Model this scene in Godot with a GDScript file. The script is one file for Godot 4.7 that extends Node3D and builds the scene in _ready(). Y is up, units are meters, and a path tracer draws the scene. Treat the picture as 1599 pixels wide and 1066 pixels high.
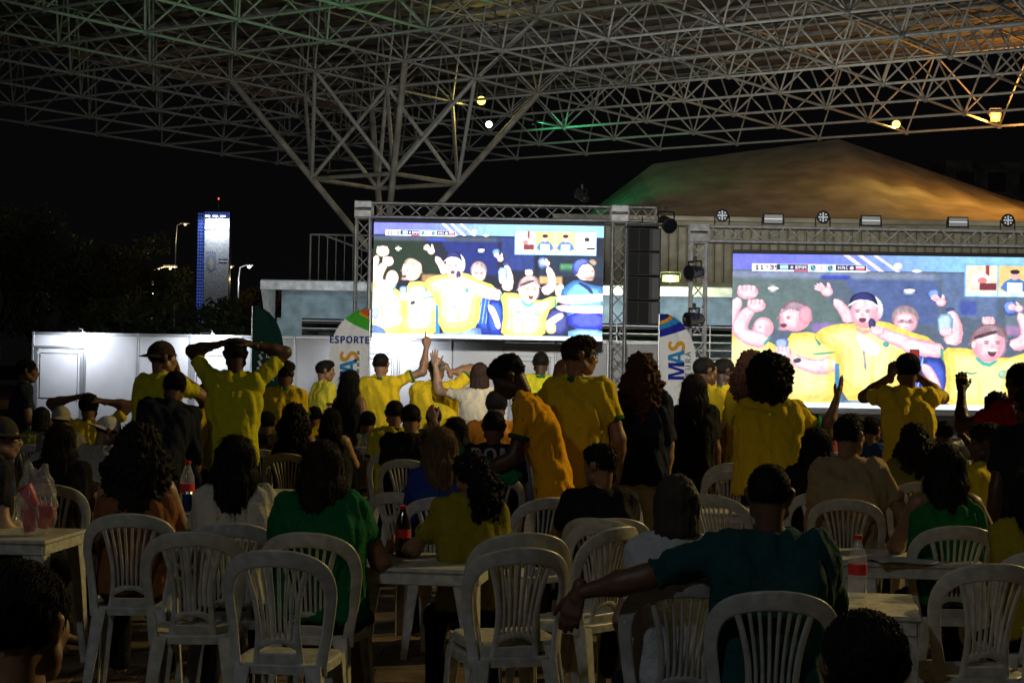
extends Node3D
# A covered plaza at night: a crowd on plastic chairs watches a match on two LED screens under a space frame canopy.
# Metres, y up. The camera stands at the origin and looks along -z.

var M := {}
var taken := {}
var MESH := {}
var wrinkle: NoiseTexture2D
var speckle: NoiseTexture2D
var folds := FastNoiseLite.new()

# ---------------------------------------------------------------- names, things, materials
func numbered(called: String) -> String:
	var n: int = taken.get(called, 0)
	taken[called] = n + 1
	return called if n == 0 else "%s_%03d" % [called, n]

func tag(o: Node, label: String, category: String, group := "") -> void:
	o.set_meta("label", label)
	o.set_meta("category", category)
	o.set_meta("kind", "thing")
	if group != "":
		o.set_meta("group", group)

func thing(called: String, label: String, category: String, at := Vector3.ZERO, turn := 0.0, group := "") -> Node3D:
	var o := Node3D.new()
	o.name = numbered(called)
	add_child(o)
	o.position = at
	o.rotation.y = deg_to_rad(turn)
	tag(o, label, category, group)
	return o

func part(called: String, mesh: Mesh, mat: Material, parent: Node, t := Transform3D()) -> MeshInstance3D:
	var o := MeshInstance3D.new()
	o.name = called
	o.mesh = mesh
	o.material_override = mat
	o.transform = t
	parent.add_child(o, true)
	return o

func struct(called: String, mesh: Mesh, mat: Material) -> MeshInstance3D:
	var o := part(numbered(called), mesh, mat, self)
	o.set_meta("kind", "structure")
	return o

func lin(r: float, g: float, b: float) -> Color:
	return Color(r, g, b).linear_to_srgb()

func mat(r: float, g: float, b: float, rough := 0.7, metal := 0.0) -> StandardMaterial3D:
	var m := StandardMaterial3D.new()
	m.albedo_color = lin(r, g, b)
	m.roughness = rough
	m.metallic = metal
	return m

func glow(r: float, g: float, b: float, energy: float) -> StandardMaterial3D:
	var m := mat(r * 0.5, g * 0.5, b * 0.5, 0.4)
	m.emission_enabled = true
	m.emission = lin(r, g, b)
	m.emission_energy_multiplier = energy
	return m

func cloth(c: Color) -> StandardMaterial3D:
	var key := "cloth" + str(c)
	if not M.has(key):
		var m := mat(c.r, c.g, c.b, 0.88)
		m.normal_enabled = true
		m.normal_texture = wrinkle
		m.normal_scale = 1.3
		m.uv1_triplanar = true
		m.uv1_scale = Vector3(2.2, 1.1, 2.2)
		m.metallic_specular = 0.25
		M[key] = m
	return M[key]

func skin(c: Color) -> StandardMaterial3D:
	var key := "skin" + str(c)
	if not M.has(key):
		var m := mat(c.r, c.g, c.b, 0.5)
		m.albedo_texture = speckle
		m.uv1_triplanar = true
		m.uv1_scale = Vector3.ONE * 3.0
		M[key] = m
	return M[key]

func hairmat(c: Color) -> StandardMaterial3D:
	var key := "hair" + str(c)
	if not M.has(key):
		M[key] = mat(c.r, c.g, c.b, 0.72)
		M[key].metallic_specular = 0.3
	return M[key]

func noise_tex(freq: float, lo: float, hi: float, size := 512, octaves := 4, sd := 1) -> NoiseTexture2D:
	var t := NoiseTexture2D.new()
	var n := FastNoiseLite.new()
	n.seed = sd
	n.frequency = freq
	n.fractal_octaves = octaves
	t.noise = n
	t.width = size
	t.height = size
	t.seamless = true
	var g := Gradient.new()
	g.set_color(0, Color(lo, lo, lo))
	g.set_color(1, Color(hi, hi, hi))
	t.color_ramp = g
	return t

# ---------------------------------------------------------------- mesh building
class MB:
	var v := PackedVector3Array()
	var n := PackedVector3Array()
	var u := PackedVector2Array()
	var ix := PackedInt32Array()

	func face(pts: Array, uvs := []) -> void:          # a convex polygon, counter-clockwise seen from outside
		var nn: Vector3 = (pts[1] - pts[0]).cross(pts[2] - pts[0]).normalized()
		var s := v.size()
		for i in pts.size():
			v.append(pts[i]); n.append(nn)
			u.append(uvs[i] if uvs.size() else Vector2.ZERO)
		for i in range(1, pts.size() - 1):
			ix.append(s); ix.append(s + i + 1); ix.append(s + i)

	func out(pts: Array, from: Vector3) -> void:       # the same, turned away from a point inside
		var nn: Vector3 = (pts[1] - pts[0]).cross(pts[2] - pts[0])
		if nn.dot(pts[0] - from) < 0.0:
			pts = pts.duplicate(); pts.reverse()
		face(pts)

	func box(c: Vector3, size: Vector3, bev := 0.0, b := Basis()) -> void:
		var h := size * 0.5
		bev = minf(bev, minf(h.x, minf(h.y, h.z)) * 0.9)
		var p := {}
		for sx in [-1, 1]:
			for sy in [-1, 1]:
				for sz in [-1, 1]:
					p[[sx, sy, sz, 0]] = c + b * Vector3(sx * h.x, sy * (h.y - bev), sz * (h.z - bev))
					p[[sx, sy, sz, 1]] = c + b * Vector3(sx * (h.x - bev), sy * h.y, sz * (h.z - bev))
					p[[sx, sy, sz, 2]] = c + b * Vector3(sx * (h.x - bev), sy * (h.y - bev), sz * h.z)
		for s in [-1, 1]:
			out([p[[s, -1, -1, 0]], p[[s, 1, -1, 0]], p[[s, 1, 1, 0]], p[[s, -1, 1, 0]]], c)
			out([p[[-1, s, -1, 1]], p[[1, s, -1, 1]], p[[1, s, 1, 1]], p[[-1, s, 1, 1]]], c)
			out([p[[-1, -1, s, 2]], p[[1, -1, s, 2]], p[[1, 1, s, 2]], p[[-1, 1, s, 2]]], c)
		if bev > 0.0:
			for s in [-1, 1]:
				for q in [-1, 1]:
					out([p[[s, q, -1, 0]], p[[s, q, 1, 0]], p[[s, q, 1, 1]], p[[s, q, -1, 1]]], c)
					out([p[[s, -1, q, 0]], p[[s, 1, q, 0]], p[[s, 1, q, 2]], p[[s, -1, q, 2]]], c)
					out([p[[-1, s, q, 1]], p[[1, s, q, 1]], p[[1, s, q, 2]], p[[-1, s, q, 2]]], c)
					for r in [-1, 1]:
						out([p[[s, q, r, 0]], p[[s, q, r, 1]], p[[s, q, r, 2]]], c)

	func grid(rows: Array, closed := false) -> void:   # rows of points, smooth; seen from outside the rows run to the right and upward
		var s := v.size()
		var w: int = rows[0].size()
		for r in rows.size():
			for i in w:
				v.append(rows[r][i])
				var a: Vector3 = rows[r][(i + 1) % w if closed else mini(i + 1, w - 1)] - rows[r][(i + w - 1) % w if closed else maxi(i - 1, 0)]
				var b: Vector3 = rows[mini(r + 1, rows.size() - 1)][i] - rows[maxi(r - 1, 0)][i]
				n.append(a.cross(b).normalized())
				u.append(Vector2(float(i) / (w - 1), float(r) / (rows.size() - 1)))
		for r in rows.size() - 1:
			for i in (w if closed else w - 1):
				var j := (i + 1) % w
				var a0 := s + r * w + i
				var a1 := s + r * w + j
				var b0 := a0 + w
				var b1 := a1 + w
				ix.append_array(PackedInt32Array([a0, b0, a1, a1, b0, b1]))

	func tube(path: Array, radii: Array, seg := 8, caps := true) -> void:
		var rows := []
		var prev := Vector3.ZERO
		for i in path.size():
			var t: Vector3 = (path[mini(i + 1, path.size() - 1)] - path[maxi(i - 1, 0)]).normalized()
			var x := prev
			if i == 0:
				x = t.cross(Vector3.UP if absf(t.y) < 0.9 else Vector3.RIGHT)
			x = (x - t * x.dot(t)).normalized()
			prev = x
			var y := t.cross(x)
			var ring := []
			for k in seg:
				var a := TAU * k / seg
				ring.append(path[i] + (x * cos(a) + y * sin(a)) * radii[i])
			rows.append(ring)
		grid(rows, true)
		if caps:
			var first: Array = rows[0].duplicate()
			first.reverse()
			face(first)
			face(rows[-1])

	func band(path: Array, half: Array, thick: float, up: Array) -> void:   # a flat strip with rounded edges; up = the normal of its broad face at each point
		var rows := []
		for i in path.size():
			var t: Vector3 = (path[mini(i + 1, path.size() - 1)] - path[maxi(i - 1, 0)]).normalized()
			var nn: Vector3 = up[i] if up.size() > 1 else up[0]
			nn = (nn - t * nn.dot(t)).normalized()
			var s := nn.cross(t).normalized()
			var w: float = half[i]
			var h := thick * 0.5
			var e := minf(h, w) * 0.7
			var ring := []
			for q in [[w, -h + e], [w, h - e], [w - e, h], [-w + e, h], [-w, h - e], [-w, -h + e], [-w + e, -h], [w - e, -h]]:
				ring.append(path[i] + s * q[0] + nn * q[1])
			rows.append(ring)
		grid(rows, true)
		var first: Array = rows[0].duplicate()
		first.reverse()
		face(first)
		face(rows[-1])

	func lathe(profile: Array, seg := 16, at := Vector3.ZERO, b := Basis()) -> void:   # [radius, height] from bottom to top
		var rows := []
		for q in profile:
			var ring := []
			for k in seg:
				var a := -TAU * k / seg
				ring.append(at + b * Vector3(cos(a) * q[0], q[1], sin(a) * q[0]))
			rows.append(ring)
		grid(rows, true)

	func mesh() -> ArrayMesh:
		var a := []
		a.resize(Mesh.ARRAY_MAX)
		a[Mesh.ARRAY_VERTEX] = v
		a[Mesh.ARRAY_NORMAL] = n
		a[Mesh.ARRAY_TEX_UV] = u
		a[Mesh.ARRAY_INDEX] = ix
		var m := ArrayMesh.new()
		m.add_surface_from_arrays(Mesh.PRIMITIVE_TRIANGLES, a)
		return m

func boxmesh(size: Vector3, bev := 0.004) -> ArrayMesh:
	var key := "box%s%s" % [size, bev]
	if not MESH.has(key):
		var b := MB.new()
		b.box(Vector3.ZERO, size, bev)
		MESH[key] = b.mesh()
	return MESH[key]

func boxpart(called: String, parent: Node, at: Vector3, size: Vector3, m: Material, bev := 0.004, turn := Basis()) -> MeshInstance3D:
	return part(called, boxmesh(size, bev), m, parent, Transform3D(turn, at))

func unit_bar() -> Mesh:
	if not MESH.has("bar"):
		var b := MB.new()
		b.tube([Vector3(0, -0.5, 0), Vector3(0, 0.5, 0)], [1.0, 1.0], 10)
		MESH["bar"] = b.mesh()
	return MESH["bar"]

func bar_at(a: Vector3, b: Vector3, r: float) -> Transform3D:
	var y := (b - a)
	var l := y.length()
	y /= l
	var x := y.cross(Vector3.UP if absf(y.y) < 0.9 else Vector3.RIGHT).normalized()
	var z := x.cross(y)
	return Transform3D(Basis(x * r, y * l, z * r), (a + b) * 0.5)

func bar(called: String, parent: Node, a: Vector3, b: Vector3, r: float, m: Material) -> MeshInstance3D:
	return part(called, unit_bar(), m, parent, bar_at(a, b, r))

func facing(y: Vector3, z: Vector3) -> Basis:           # a basis with this y axis and z as near as can be
	y = y.normalized()
	var x := y.cross(z).normalized()
	return Basis(x, y, x.cross(y).normalized())

# ---------------------------------------------------------------- smooth bodies: distance fields meshed as surface nets
# A piece is [0, a, b, radius_a, radius_b, cuts] (a tapered capsule) or [1, centre, radii, 0, 0, cuts] (an ellipsoid); cuts are planes whose outer side is removed.
func net(pieces: Array, c: float, k: float) -> Array:
	var lo := Vector3.INF
	var hi := -Vector3.INF
	for q in pieces:
		var a: Vector3 = q[1]
		var b: Vector3 = q[2]
		if q[0] == 0:
			var r := Vector3.ONE * maxf(q[3], q[4])
			lo = lo.min(a - r).min(b - r)
			hi = hi.max(a + r).max(b + r)
		else:
			lo = lo.min(a - b)
			hi = hi.max(a + b)
	var pad := Vector3.ONE * (k * 0.3 + c * 2.0)
	lo -= pad
	hi += pad
	var nx := int((hi.x - lo.x) / c) + 2
	var ny := int((hi.y - lo.y) / c) + 2
	var nz := int((hi.z - lo.z) / c) + 2
	var sy := nx
	var sz := nx * ny
	var f := PackedFloat32Array()
	f.resize(nx * ny * nz)
	f.fill(1.0)
	var inv := 1.0 / c
	for q in pieces:
		var a: Vector3 = q[1]
		var b: Vector3 = q[2]
		var ra: float = q[3]
		var rb: float = q[4]
		var kind: int = q[0]
		var cuts: Array = q[5] if q.size() > 5 else []
		var ncut := cuts.size()
		var m: Vector3
		var x: Vector3
		var reach := k * 0.5 + c * 1.6
		if kind == 0:
			var r := Vector3.ONE * (maxf(ra, rb) + reach)
			m = a.min(b) - r
			x = a.max(b) + r
		else:
			m = a - b - Vector3.ONE * reach
			x = a + b + Vector3.ONE * reach
		var x0 := maxi(0, int((m.x - lo.x) * inv))
		var y0 := maxi(0, int((m.y - lo.y) * inv))
		var z0 := maxi(0, int((m.z - lo.z) * inv))
		var x1 := mini(nx - 1, int((x.x - lo.x) * inv) + 1)
		var y1 := mini(ny - 1, int((x.y - lo.y) * inv) + 1)
		var z1 := mini(nz - 1, int((x.z - lo.z) * inv) + 1)
		var ab := b - a
		var il := 1.0 / maxf(ab.length_squared(), 1e-9)
		var dr := rb - ra
		var rmin := minf(b.x, minf(b.y, b.z))
		for iz in range(z0, z1 + 1):
			for iy in range(y0, y1 + 1):
				var i := iz * sz + iy * sy + x0
				var p := Vector3(lo.x + x0 * c, lo.y + iy * c, lo.z + iz * c)
				for ixx in range(x0, x1 + 1):
					var d: float
					if kind == 0:
						var w := p - a
						var t := clampf(w.dot(ab) * il, 0.0, 1.0)
						d = (w - ab * t).length() - ra - dr * t
					else:
						d = (((p - a) / b).length() - 1.0) * rmin
					for ci in ncut:
						var pl: Plane = cuts[ci]
						d = maxf(d, pl.distance_to(p))
					var o := f[i]
					var h := k - absf(o - d)
					if h > 0.0:
						f[i] = minf(o, d) - h * h / (4.0 * k)
					elif d < o:
						f[i] = d
					p.x += c
					i += 1
	var verts := PackedVector3Array()
	var id := PackedInt32Array()
	id.resize(nx * ny * nz)
	var cells := PackedInt32Array()
	for iz in nz - 1:
		for iy in ny - 1:
			var i := iz * sz + iy * sy
			var a0 := f[i] < 0.0
			var a1 := f[i + sy] < 0.0
			var a2 := f[i + sz] < 0.0
			var a3 := f[i + sy + sz] < 0.0
			for ixx in nx - 1:
				var b0 := f[i + 1] < 0.0
				var b1 := f[i + 1 + sy] < 0.0
				var b2 := f[i + 1 + sz] < 0.0
				var b3 := f[i + 1 + sy + sz] < 0.0
				if a0 != a1 or a0 != a2 or a0 != a3 or a0 != b0 or a0 != b1 or a0 != b2 or a0 != b3:
					var s := Vector3.ZERO
					var cnt := 0
					var g0 := f[i]; var g1 := f[i + 1]; var g2 := f[i + sy]; var g3 := f[i + 1 + sy]
					var h0 := f[i + sz]; var h1 := f[i + 1 + sz]; var h2 := f[i + sy + sz]; var h3 := f[i + 1 + sy + sz]
					if a0 != b0:
						s += Vector3(g0 / (g0 - g1), 0, 0); cnt += 1
					if a1 != b1:
						s += Vector3(g2 / (g2 - g3), 1, 0); cnt += 1
					if a2 != b2:
						s += Vector3(h0 / (h0 - h1), 0, 1); cnt += 1
					if a3 != b3:
						s += Vector3(h2 / (h2 - h3), 1, 1); cnt += 1
					if a0 != a1:
						s += Vector3(0, g0 / (g0 - g2), 0); cnt += 1
					if b0 != b1:
						s += Vector3(1, g1 / (g1 - g3), 0); cnt += 1
					if a2 != a3:
						s += Vector3(0, h0 / (h0 - h2), 1); cnt += 1
					if b2 != b3:
						s += Vector3(1, h1 / (h1 - h3), 1); cnt += 1
					if a0 != a2:
						s += Vector3(0, 0, g0 / (g0 - h0)); cnt += 1
					if b0 != b2:
						s += Vector3(1, 0, g1 / (g1 - h1)); cnt += 1
					if a1 != a3:
						s += Vector3(0, 1, g2 / (g2 - h2)); cnt += 1
					if b1 != b3:
						s += Vector3(1, 1, g3 / (g3 - h3)); cnt += 1
					s /= cnt
					id[i] = verts.size()
					verts.append(lo + (Vector3(ixx, iy, iz) + s) * c)
					cells.append(i)
				a0 = b0; a1 = b1; a2 = b2; a3 = b3
				i += 1
	var tri := PackedInt32Array()
	for i in cells:
		var ins := f[i] < 0.0
		if ins != (f[i + 1] < 0.0) and i >= sy + sz:
			var q0 := id[i]; var q1 := id[i - sy]; var q2 := id[i - sy - sz]; var q3 := id[i - sz]
			if ins:
				tri.append(q0); tri.append(q1); tri.append(q2); tri.append(q0); tri.append(q2); tri.append(q3)
			else:
				tri.append(q0); tri.append(q2); tri.append(q1); tri.append(q0); tri.append(q3); tri.append(q2)
		if ins != (f[i + sy] < 0.0) and i >= 1 + sz:
			var q0 := id[i]; var q1 := id[i - sz]; var q2 := id[i - 1 - sz]; var q3 := id[i - 1]
			if ins:
				tri.append(q0); tri.append(q1); tri.append(q2); tri.append(q0); tri.append(q2); tri.append(q3)
			else:
				tri.append(q0); tri.append(q2); tri.append(q1); tri.append(q0); tri.append(q3); tri.append(q2)
		if ins != (f[i + sz] < 0.0) and i >= 1 + sy:
			var q0 := id[i]; var q1 := id[i - 1]; var q2 := id[i - 1 - sy]; var q3 := id[i - sy]
			if ins:
				tri.append(q0); tri.append(q1); tri.append(q2); tri.append(q0); tri.append(q2); tri.append(q3)
			else:
				tri.append(q0); tri.append(q2); tri.append(q1); tri.append(q0); tri.append(q3); tri.append(q2)
	return [verts, tri]

func normals(v: PackedVector3Array, t: PackedInt32Array) -> PackedVector3Array:
	var n := PackedVector3Array()
	n.resize(v.size())
	for i in range(0, t.size(), 3):
		var a := v[t[i]]
		var w := (v[t[i + 2]] - a).cross(v[t[i + 1]] - a)
		n[t[i]] += w
		n[t[i + 1]] += w
		n[t[i + 2]] += w
	for i in n.size():
		n[i] = n[i].normalized()
	return n

func ruffle(d: Array, amount: float, scale: Vector3, sd: float) -> void:      # real folds and strands: the surface itself moves
	var v: PackedVector3Array = d[0]
	var n := normals(v, d[1])
	for i in v.size():
		var p := v[i] * scale
		v[i] += n[i] * (amount * folds.get_noise_3d(p.x + sd, p.y, p.z - sd))
	d[0] = v

func crease(d: Array, amount: float, scale: Vector3, sd: float, lift: float) -> void:   # cloth pulled into ridges
	var v: PackedVector3Array = d[0]
	var n := normals(v, d[1])
	for i in v.size():
		var p := v[i]
		var q := V(p.x + 0.35 * p.y, p.y, p.z) * scale
		var f := absf(folds.get_noise_3d(q.x + sd, q.y, q.z - sd))
		var g := absf(folds.get_noise_3d((q.x - 0.9 * q.y) * 1.7 - sd, q.y * 1.4, q.z * 1.7 + sd))
		v[i] += n[i] * (lift + amount * (0.55 - 2.2 * f) * 0.6 + amount * 0.3 * (0.5 - 2.0 * g))
	d[0] = v

func add_copy(d: Array, e: Array, t: Transform3D) -> void:
	var v: PackedVector3Array = d[0]
	var tri: PackedInt32Array = d[1]
	var s := v.size()
	var ev: PackedVector3Array = e[0]
	var et: PackedInt32Array = e[1]
	v.append_array(t * ev)
	var flip := t.basis.determinant() < 0.0
	for i in range(0, et.size(), 3):
		tri.append(et[i] + s)
		tri.append(et[i + (2 if flip else 1)] + s)
		tri.append(et[i + (1 if flip else 2)] + s)
	d[0] = v
	d[1] = tri

func arr_mesh(d: Array) -> ArrayMesh:
	var a := []
	a.resize(Mesh.ARRAY_MAX)
	a[Mesh.ARRAY_VERTEX] = d[0]
	a[Mesh.ARRAY_NORMAL] = d[2] if d.size() > 2 else normals(d[0], d[1])
	a[Mesh.ARRAY_INDEX] = d[1]
	var m := ArrayMesh.new()
	m.add_surface_from_arrays(Mesh.PRIMITIVE_TRIANGLES, a)
	return m

# ---------------------------------------------------------------- heads, hands and hair, built once
var HEAD := []
var HANDS := {}
var HAIR := {}

func V(x: float, y: float, z: float) -> Vector3:
	return Vector3(x, y, z)

func make_head() -> void:
	var q := [
		[1, V(0, 0.032, 0.018), V(0.076, 0.084, 0.097), 0, 0], [1, V(0, -0.028, -0.028), V(0.062, 0.084, 0.066), 0, 0],
		[0, V(-0.018, -0.092, -0.062), V(0.018, -0.092, -0.062), 0.022, 0.022], [0, V(-0.05, -0.06, -0.01), V(-0.018, -0.09, -0.055), 0.028, 0.022], [0, V(0.05, -0.06, -0.01), V(0.018, -0.09, -0.055), 0.028, 0.022],
		[0, V(0, 0.012, -0.093), V(0, -0.026, -0.112), 0.009, 0.013], [0, V(-0.012, -0.03, -0.1), V(0.012, -0.03, -0.1), 0.009, 0.009],
		[0, V(-0.034, 0.03, -0.08), V(0.034, 0.03, -0.08), 0.013, 0.013], [0, V(-0.018, -0.055, -0.089), V(0.018, -0.055, -0.089), 0.009, 0.009], [0, V(-0.014, -0.066, -0.087), V(0.014, -0.066, -0.087), 0.009, 0.009],
		[0, V(-0.04, -0.012, -0.07), V(-0.042, -0.02, -0.06), 0.018, 0.02], [0, V(0.04, -0.012, -0.07), V(0.042, -0.02, -0.06), 0.018, 0.02],
		[0, V(0, -0.05, 0.035), V(0, -0.12, 0.03), 0.056, 0.05],
	]
	for s in [-1.0, 1.0]:
		q.append([0, V(s * 0.077, -0.024, 0.008), V(s * 0.083, 0.016, 0.018), 0.008, 0.011])
		q.append([0, V(s * 0.083, 0.016, 0.018), V(s * 0.082, 0.0, 0.03), 0.009, 0.008])
	HEAD = net(q, 0.0085, 0.022)

func make_hand(curls: Array, spread: float, thumb: Vector3) -> Array:        # a right hand: wrist at the origin, fingers along +y, palm towards -z, thumb on -x
	var q := []
	var bx := [-0.029, -0.0095, 0.0105, 0.029]
	var ln := [0.074, 0.082, 0.076, 0.060]
	for i in 4:
		var x: float = bx[i]
		q.append([0, V(x * 0.6, 0.012, 0), V(x, 0.084 - absf(x) * 0.25, 0), 0.016, 0.0135])
		var p := V(x, 0.086 - absf(x) * 0.25, 0)
		var ang := 0.0
		var side := x * spread
		for j in 3:
			ang += curls[i] * [0.8, 1.15, 0.8][j]
			var dir := V(side, cos(ang), -sin(ang)).normalized()
			var e: Vector3 = p + dir * ln[i] * [0.44, 0.32, 0.27][j]
			q.append([0, p, e, 0.0095 - j * 0.0008, 0.0088 - j * 0.0009])
			p = e
	var t0 := V(-0.02, 0.022, -0.004)
	var t1 := t0 + V(-0.022, 0.026, -0.008)
	var t2 := t1 + thumb.normalized() * 0.036
	q.append([0, t0, t1, 0.016, 0.0125])
	q.append([0, t1, t2, 0.012, 0.0105])
	q.append([0, t2, t2 + (thumb + V(0.25, 0.3, 0)).normalized() * 0.026, 0.0105, 0.0085])
	q.append([0, V(0, -0.03, 0), V(0, 0.02, 0), 0.027, 0.024])
	return net(q, 0.0068, 0.007)

func cut(n: Vector3, at: Vector3) -> Plane:
	return Plane(n.normalized(), at)

func fuzz(d: Array, count: int, length: float, sd: int, lie := 0.0) -> void:           # loose curls that stand off the hair
	var rng := RandomNumberGenerator.new()
	rng.seed = sd
	var v: PackedVector3Array = d[0]
	var tri: PackedInt32Array = d[1]
	var n := normals(v, tri)
	var total := v.size()
	for i in count:
		var k := rng.randi() % total
		var p := v[k] - n[k] * 0.004
		var dir := (n[k] + Vector3(rng.randf_range(-1, 1), rng.randf_range(-1, 0.6), rng.randf_range(-1, 1)) * 0.7).normalized()
		if lie > 0.0:                                      # combed hair lies along the head
			var flow := Vector3(0.25 * n[k].x, -1.0, 0.5) + Vector3(rng.randfn(), rng.randfn(), rng.randfn()) * 0.25
			flow = (flow - n[k] * flow.dot(n[k])).normalized()
			dir = (n[k] * (1.0 - lie) + flow * lie).normalized()
		var side := dir.cross(Vector3(rng.randf(), rng.randf(), rng.randf())).normalized()
		var bend := side.cross(dir) * rng.randf_range(-0.8, 0.8) * (1.0 - lie)
		var s := v.size()
		var l := length * rng.randf_range(0.4, 1.2)
		var w := 0.0013
		for j in 4:
			var f := j / 3.0
			var c := p + dir * l * f + bend * l * f * f + side.rotated(dir, f * 4.0) * l * 0.25 * f * (1.0 - lie)
			v.append(c + side * w * (1.1 - f)); v.append(c - side * w * (1.1 - f)); v.append(c + side.cross(dir) * w * 1.4 * (1.1 - f))
		for j in 3:
			for e in 3:
				var a := s + j * 3 + e
				var b := s + j * 3 + (e + 1) % 3
				tri.append_array(PackedInt32Array([a, b, a + 3, b, b + 3, a + 3]))
	d[0] = v
	d[1] = tri

func brows() -> Array:
	var q := []
	for s in [-1.0, 1.0]:
		q.append([0, V(s * 0.018, 0.03, -0.094), V(s * 0.046, 0.031, -0.081), 0.005, 0.004])
		q.append([0, V(s * 0.03, 0.009, -0.0835), V(s * 0.036, 0.009, -0.081), 0.006, 0.006])
	return q

func make_hair(kind: String) -> Array:
	var line := cut(V(0, -0.52, -0.85), V(0, 0.075, -0.088))
	var nape := cut(V(0, -1, 0.25), V(0, -0.088, 0.075))
	var d := []
	match kind:
		"short":
			d = net([[1, V(0, 0.036, 0.02), V(0.085, 0.09, 0.105), 0, 0, [line, nape]]] + brows(), 0.006, 0.006)
			ruffle(d, 0.005, V(25, 18, 25), 1.0)
			ruffle(d, 0.005, V(150, 60, 150), 1.5)
			fuzz(d, 4500, 0.032, 2, 0.8)
		"crop":
			d = net([[1, V(0, 0.034, 0.02), V(0.081, 0.086, 0.101), 0, 0, [line, nape]]] + brows(), 0.007, 0.006)
			ruffle(d, 0.003, V(160, 120, 160), 2.0)
			fuzz(d, 3000, 0.01, 3, 0.55)
		"top":                                             # curly on top, shaved sides
			d = net([[1, V(0, 0.034, 0.02), V(0.08, 0.084, 0.1), 0, 0, [line, nape]], [1, V(0, 0.075, 0.005), V(0.088, 0.066, 0.112), 0, 0, [cut(V(0, -1, 0), V(0, 0.045, 0))]]] + brows(), 0.009, 0.012)
			ruffle(d, 0.012, V(30, 30, 30), 3.0)
			fuzz(d, 3500, 0.026, 4)
		"flat":                                            # short hair standing up at the front
			d = net([[1, V(0, 0.034, 0.02), V(0.082, 0.088, 0.102), 0, 0, [line, nape]], [1, V(0, 0.085, -0.02), V(0.07, 0.05, 0.085), 0, 0, []]] + brows(), 0.009, 0.015)
			ruffle(d, 0.012, V(70, 40, 70), 5.0)
			fuzz(d, 2500, 0.03, 6, 0.6)
		"afro":
			d = net([[1, V(0, 0.045, 0.045), V(0.165, 0.158, 0.165), 0, 0, [cut(V(0, -0.35, -1), V(0, 0.08, -0.07))]], [1, V(0, -0.05, 0.07), V(0.15, 0.12, 0.1), 0, 0, [cut(V(0, -0.2, -1), V(0, 0.0, -0.0))]]], 0.013, 0.03)
			ruffle(d, 0.035, V(20, 20, 20), 7.0)
			ruffle(d, 0.01, V(90, 90, 90), 9.0)
			fuzz(d, 5000, 0.04, 8)
		"bob":
			var q := [[1, V(0, 0.036, 0.02), V(0.09, 0.095, 0.108), 0, 0, [line]]]
			for i in 9:
				var a := PI * (i / 8.0) 
				q.append([0, V(cos(a) * 0.07, 0.03, 0.02 + sin(a) * 0.065), V(cos(a) * 0.082, -0.12, 0.02 + sin(a) * 0.075), 0.028, 0.022])
			d = net(q + brows(), 0.011, 0.012)
			ruffle(d, 0.012, V(55, 7, 55), 10.0)
		"bun":
			d = net([[1, V(0, 0.036, 0.02), V(0.085, 0.09, 0.105), 0, 0, [line, nape]], [1, V(0, 0.04, 0.135), V(0.05, 0.05, 0.045), 0, 0, []]] + brows(), 0.01, 0.012)
			ruffle(d, 0.012, V(45, 45, 45), 11.0)
			fuzz(d, 150, 0.02, 12)
		"long", "longer", "wavy", "big", "fluffy":
			var ln: float = {"long": 0.30, "longer": 0.44, "wavy": 0.34, "big": 0.36, "fluffy": 0.26}[kind]
			var wide: float = {"long": 0.0, "longer": 0.0, "wavy": 0.03, "big": 0.055, "fluffy": 0.035}[kind]
			var q := [[1, V(0, 0.036, 0.02), V(0.09 + wide * 0.4, 0.097 + wide * 0.25, 0.11 + wide * 0.3), 0, 0, [line]]]
			for i in 11:
				var a := PI * (0.02 + 0.96 * i / 10.0)
				var e := 0.03 * sin(i * 2.3)
				var top := V(cos(a) * 0.072, 0.035, 0.02 + sin(a) * 0.07)
				var mid := V(cos(a) * (0.088 + wide), -0.10, 0.028 + sin(a) * (0.085 + wide * 0.6))
				var low := V(cos(a) * (0.098 + wide * 0.8), -ln + e + 0.05 * absf(cos(a)), 0.05 + sin(a) * (0.085 + wide * 0.6))
				q.append([0, top, mid, 0.03, 0.032 + wide * 0.3])
				q.append([0, mid, low, 0.032 + wide * 0.3, 0.017])
			d = net(q + brows(), 0.0125, 0.018)
			if kind in ["long", "longer"]:
				ruffle(d, 0.016, V(52, 5, 52), 13.0)
				fuzz(d, 2500, 0.1, 14, 0.9)
			else:
				ruffle(d, 0.03, V(30, 18, 30), 15.0)
				ruffle(d, 0.014, V(80, 50, 80), 16.0)
				fuzz(d, 2600 if kind == "big" else 1500, 0.05, 17)
		"ponytail":
			var q := [[1, V(0, 0.036, 0.02), V(0.092, 0.095, 0.11), 0, 0, [line, nape]]]
			for i in 9:
				var rx := 0.06 * sin(i * 1.9)
				q.append([0, V(0.02, 0.02, 0.11), V(0.045 + rx, -0.07 - 0.012 * i, 0.135 + 0.03 * cos(i * 2.1)), 0.035, 0.05])
				q.append([0, V(0.045 + rx, -0.07 - 0.012 * i, 0.135 + 0.03 * cos(i * 2.1)), V(0.06 + rx * 1.2, -0.2 - 0.012 * i, 0.125 + 0.03 * cos(i * 2.1)), 0.045, 0.018])
			d = net(q + brows(), 0.012, 0.02)
			ruffle(d, 0.035, V(32, 24, 32), 18.0)
			ruffle(d, 0.015, V(90, 60, 90), 19.0)
			fuzz(d, 2600, 0.05, 20)
	return d

func hair_mesh(kind: String) -> ArrayMesh:
	if not HAIR.has(kind):
		HAIR[kind] = arr_mesh(make_hair(kind))
	return HAIR[kind]

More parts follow.
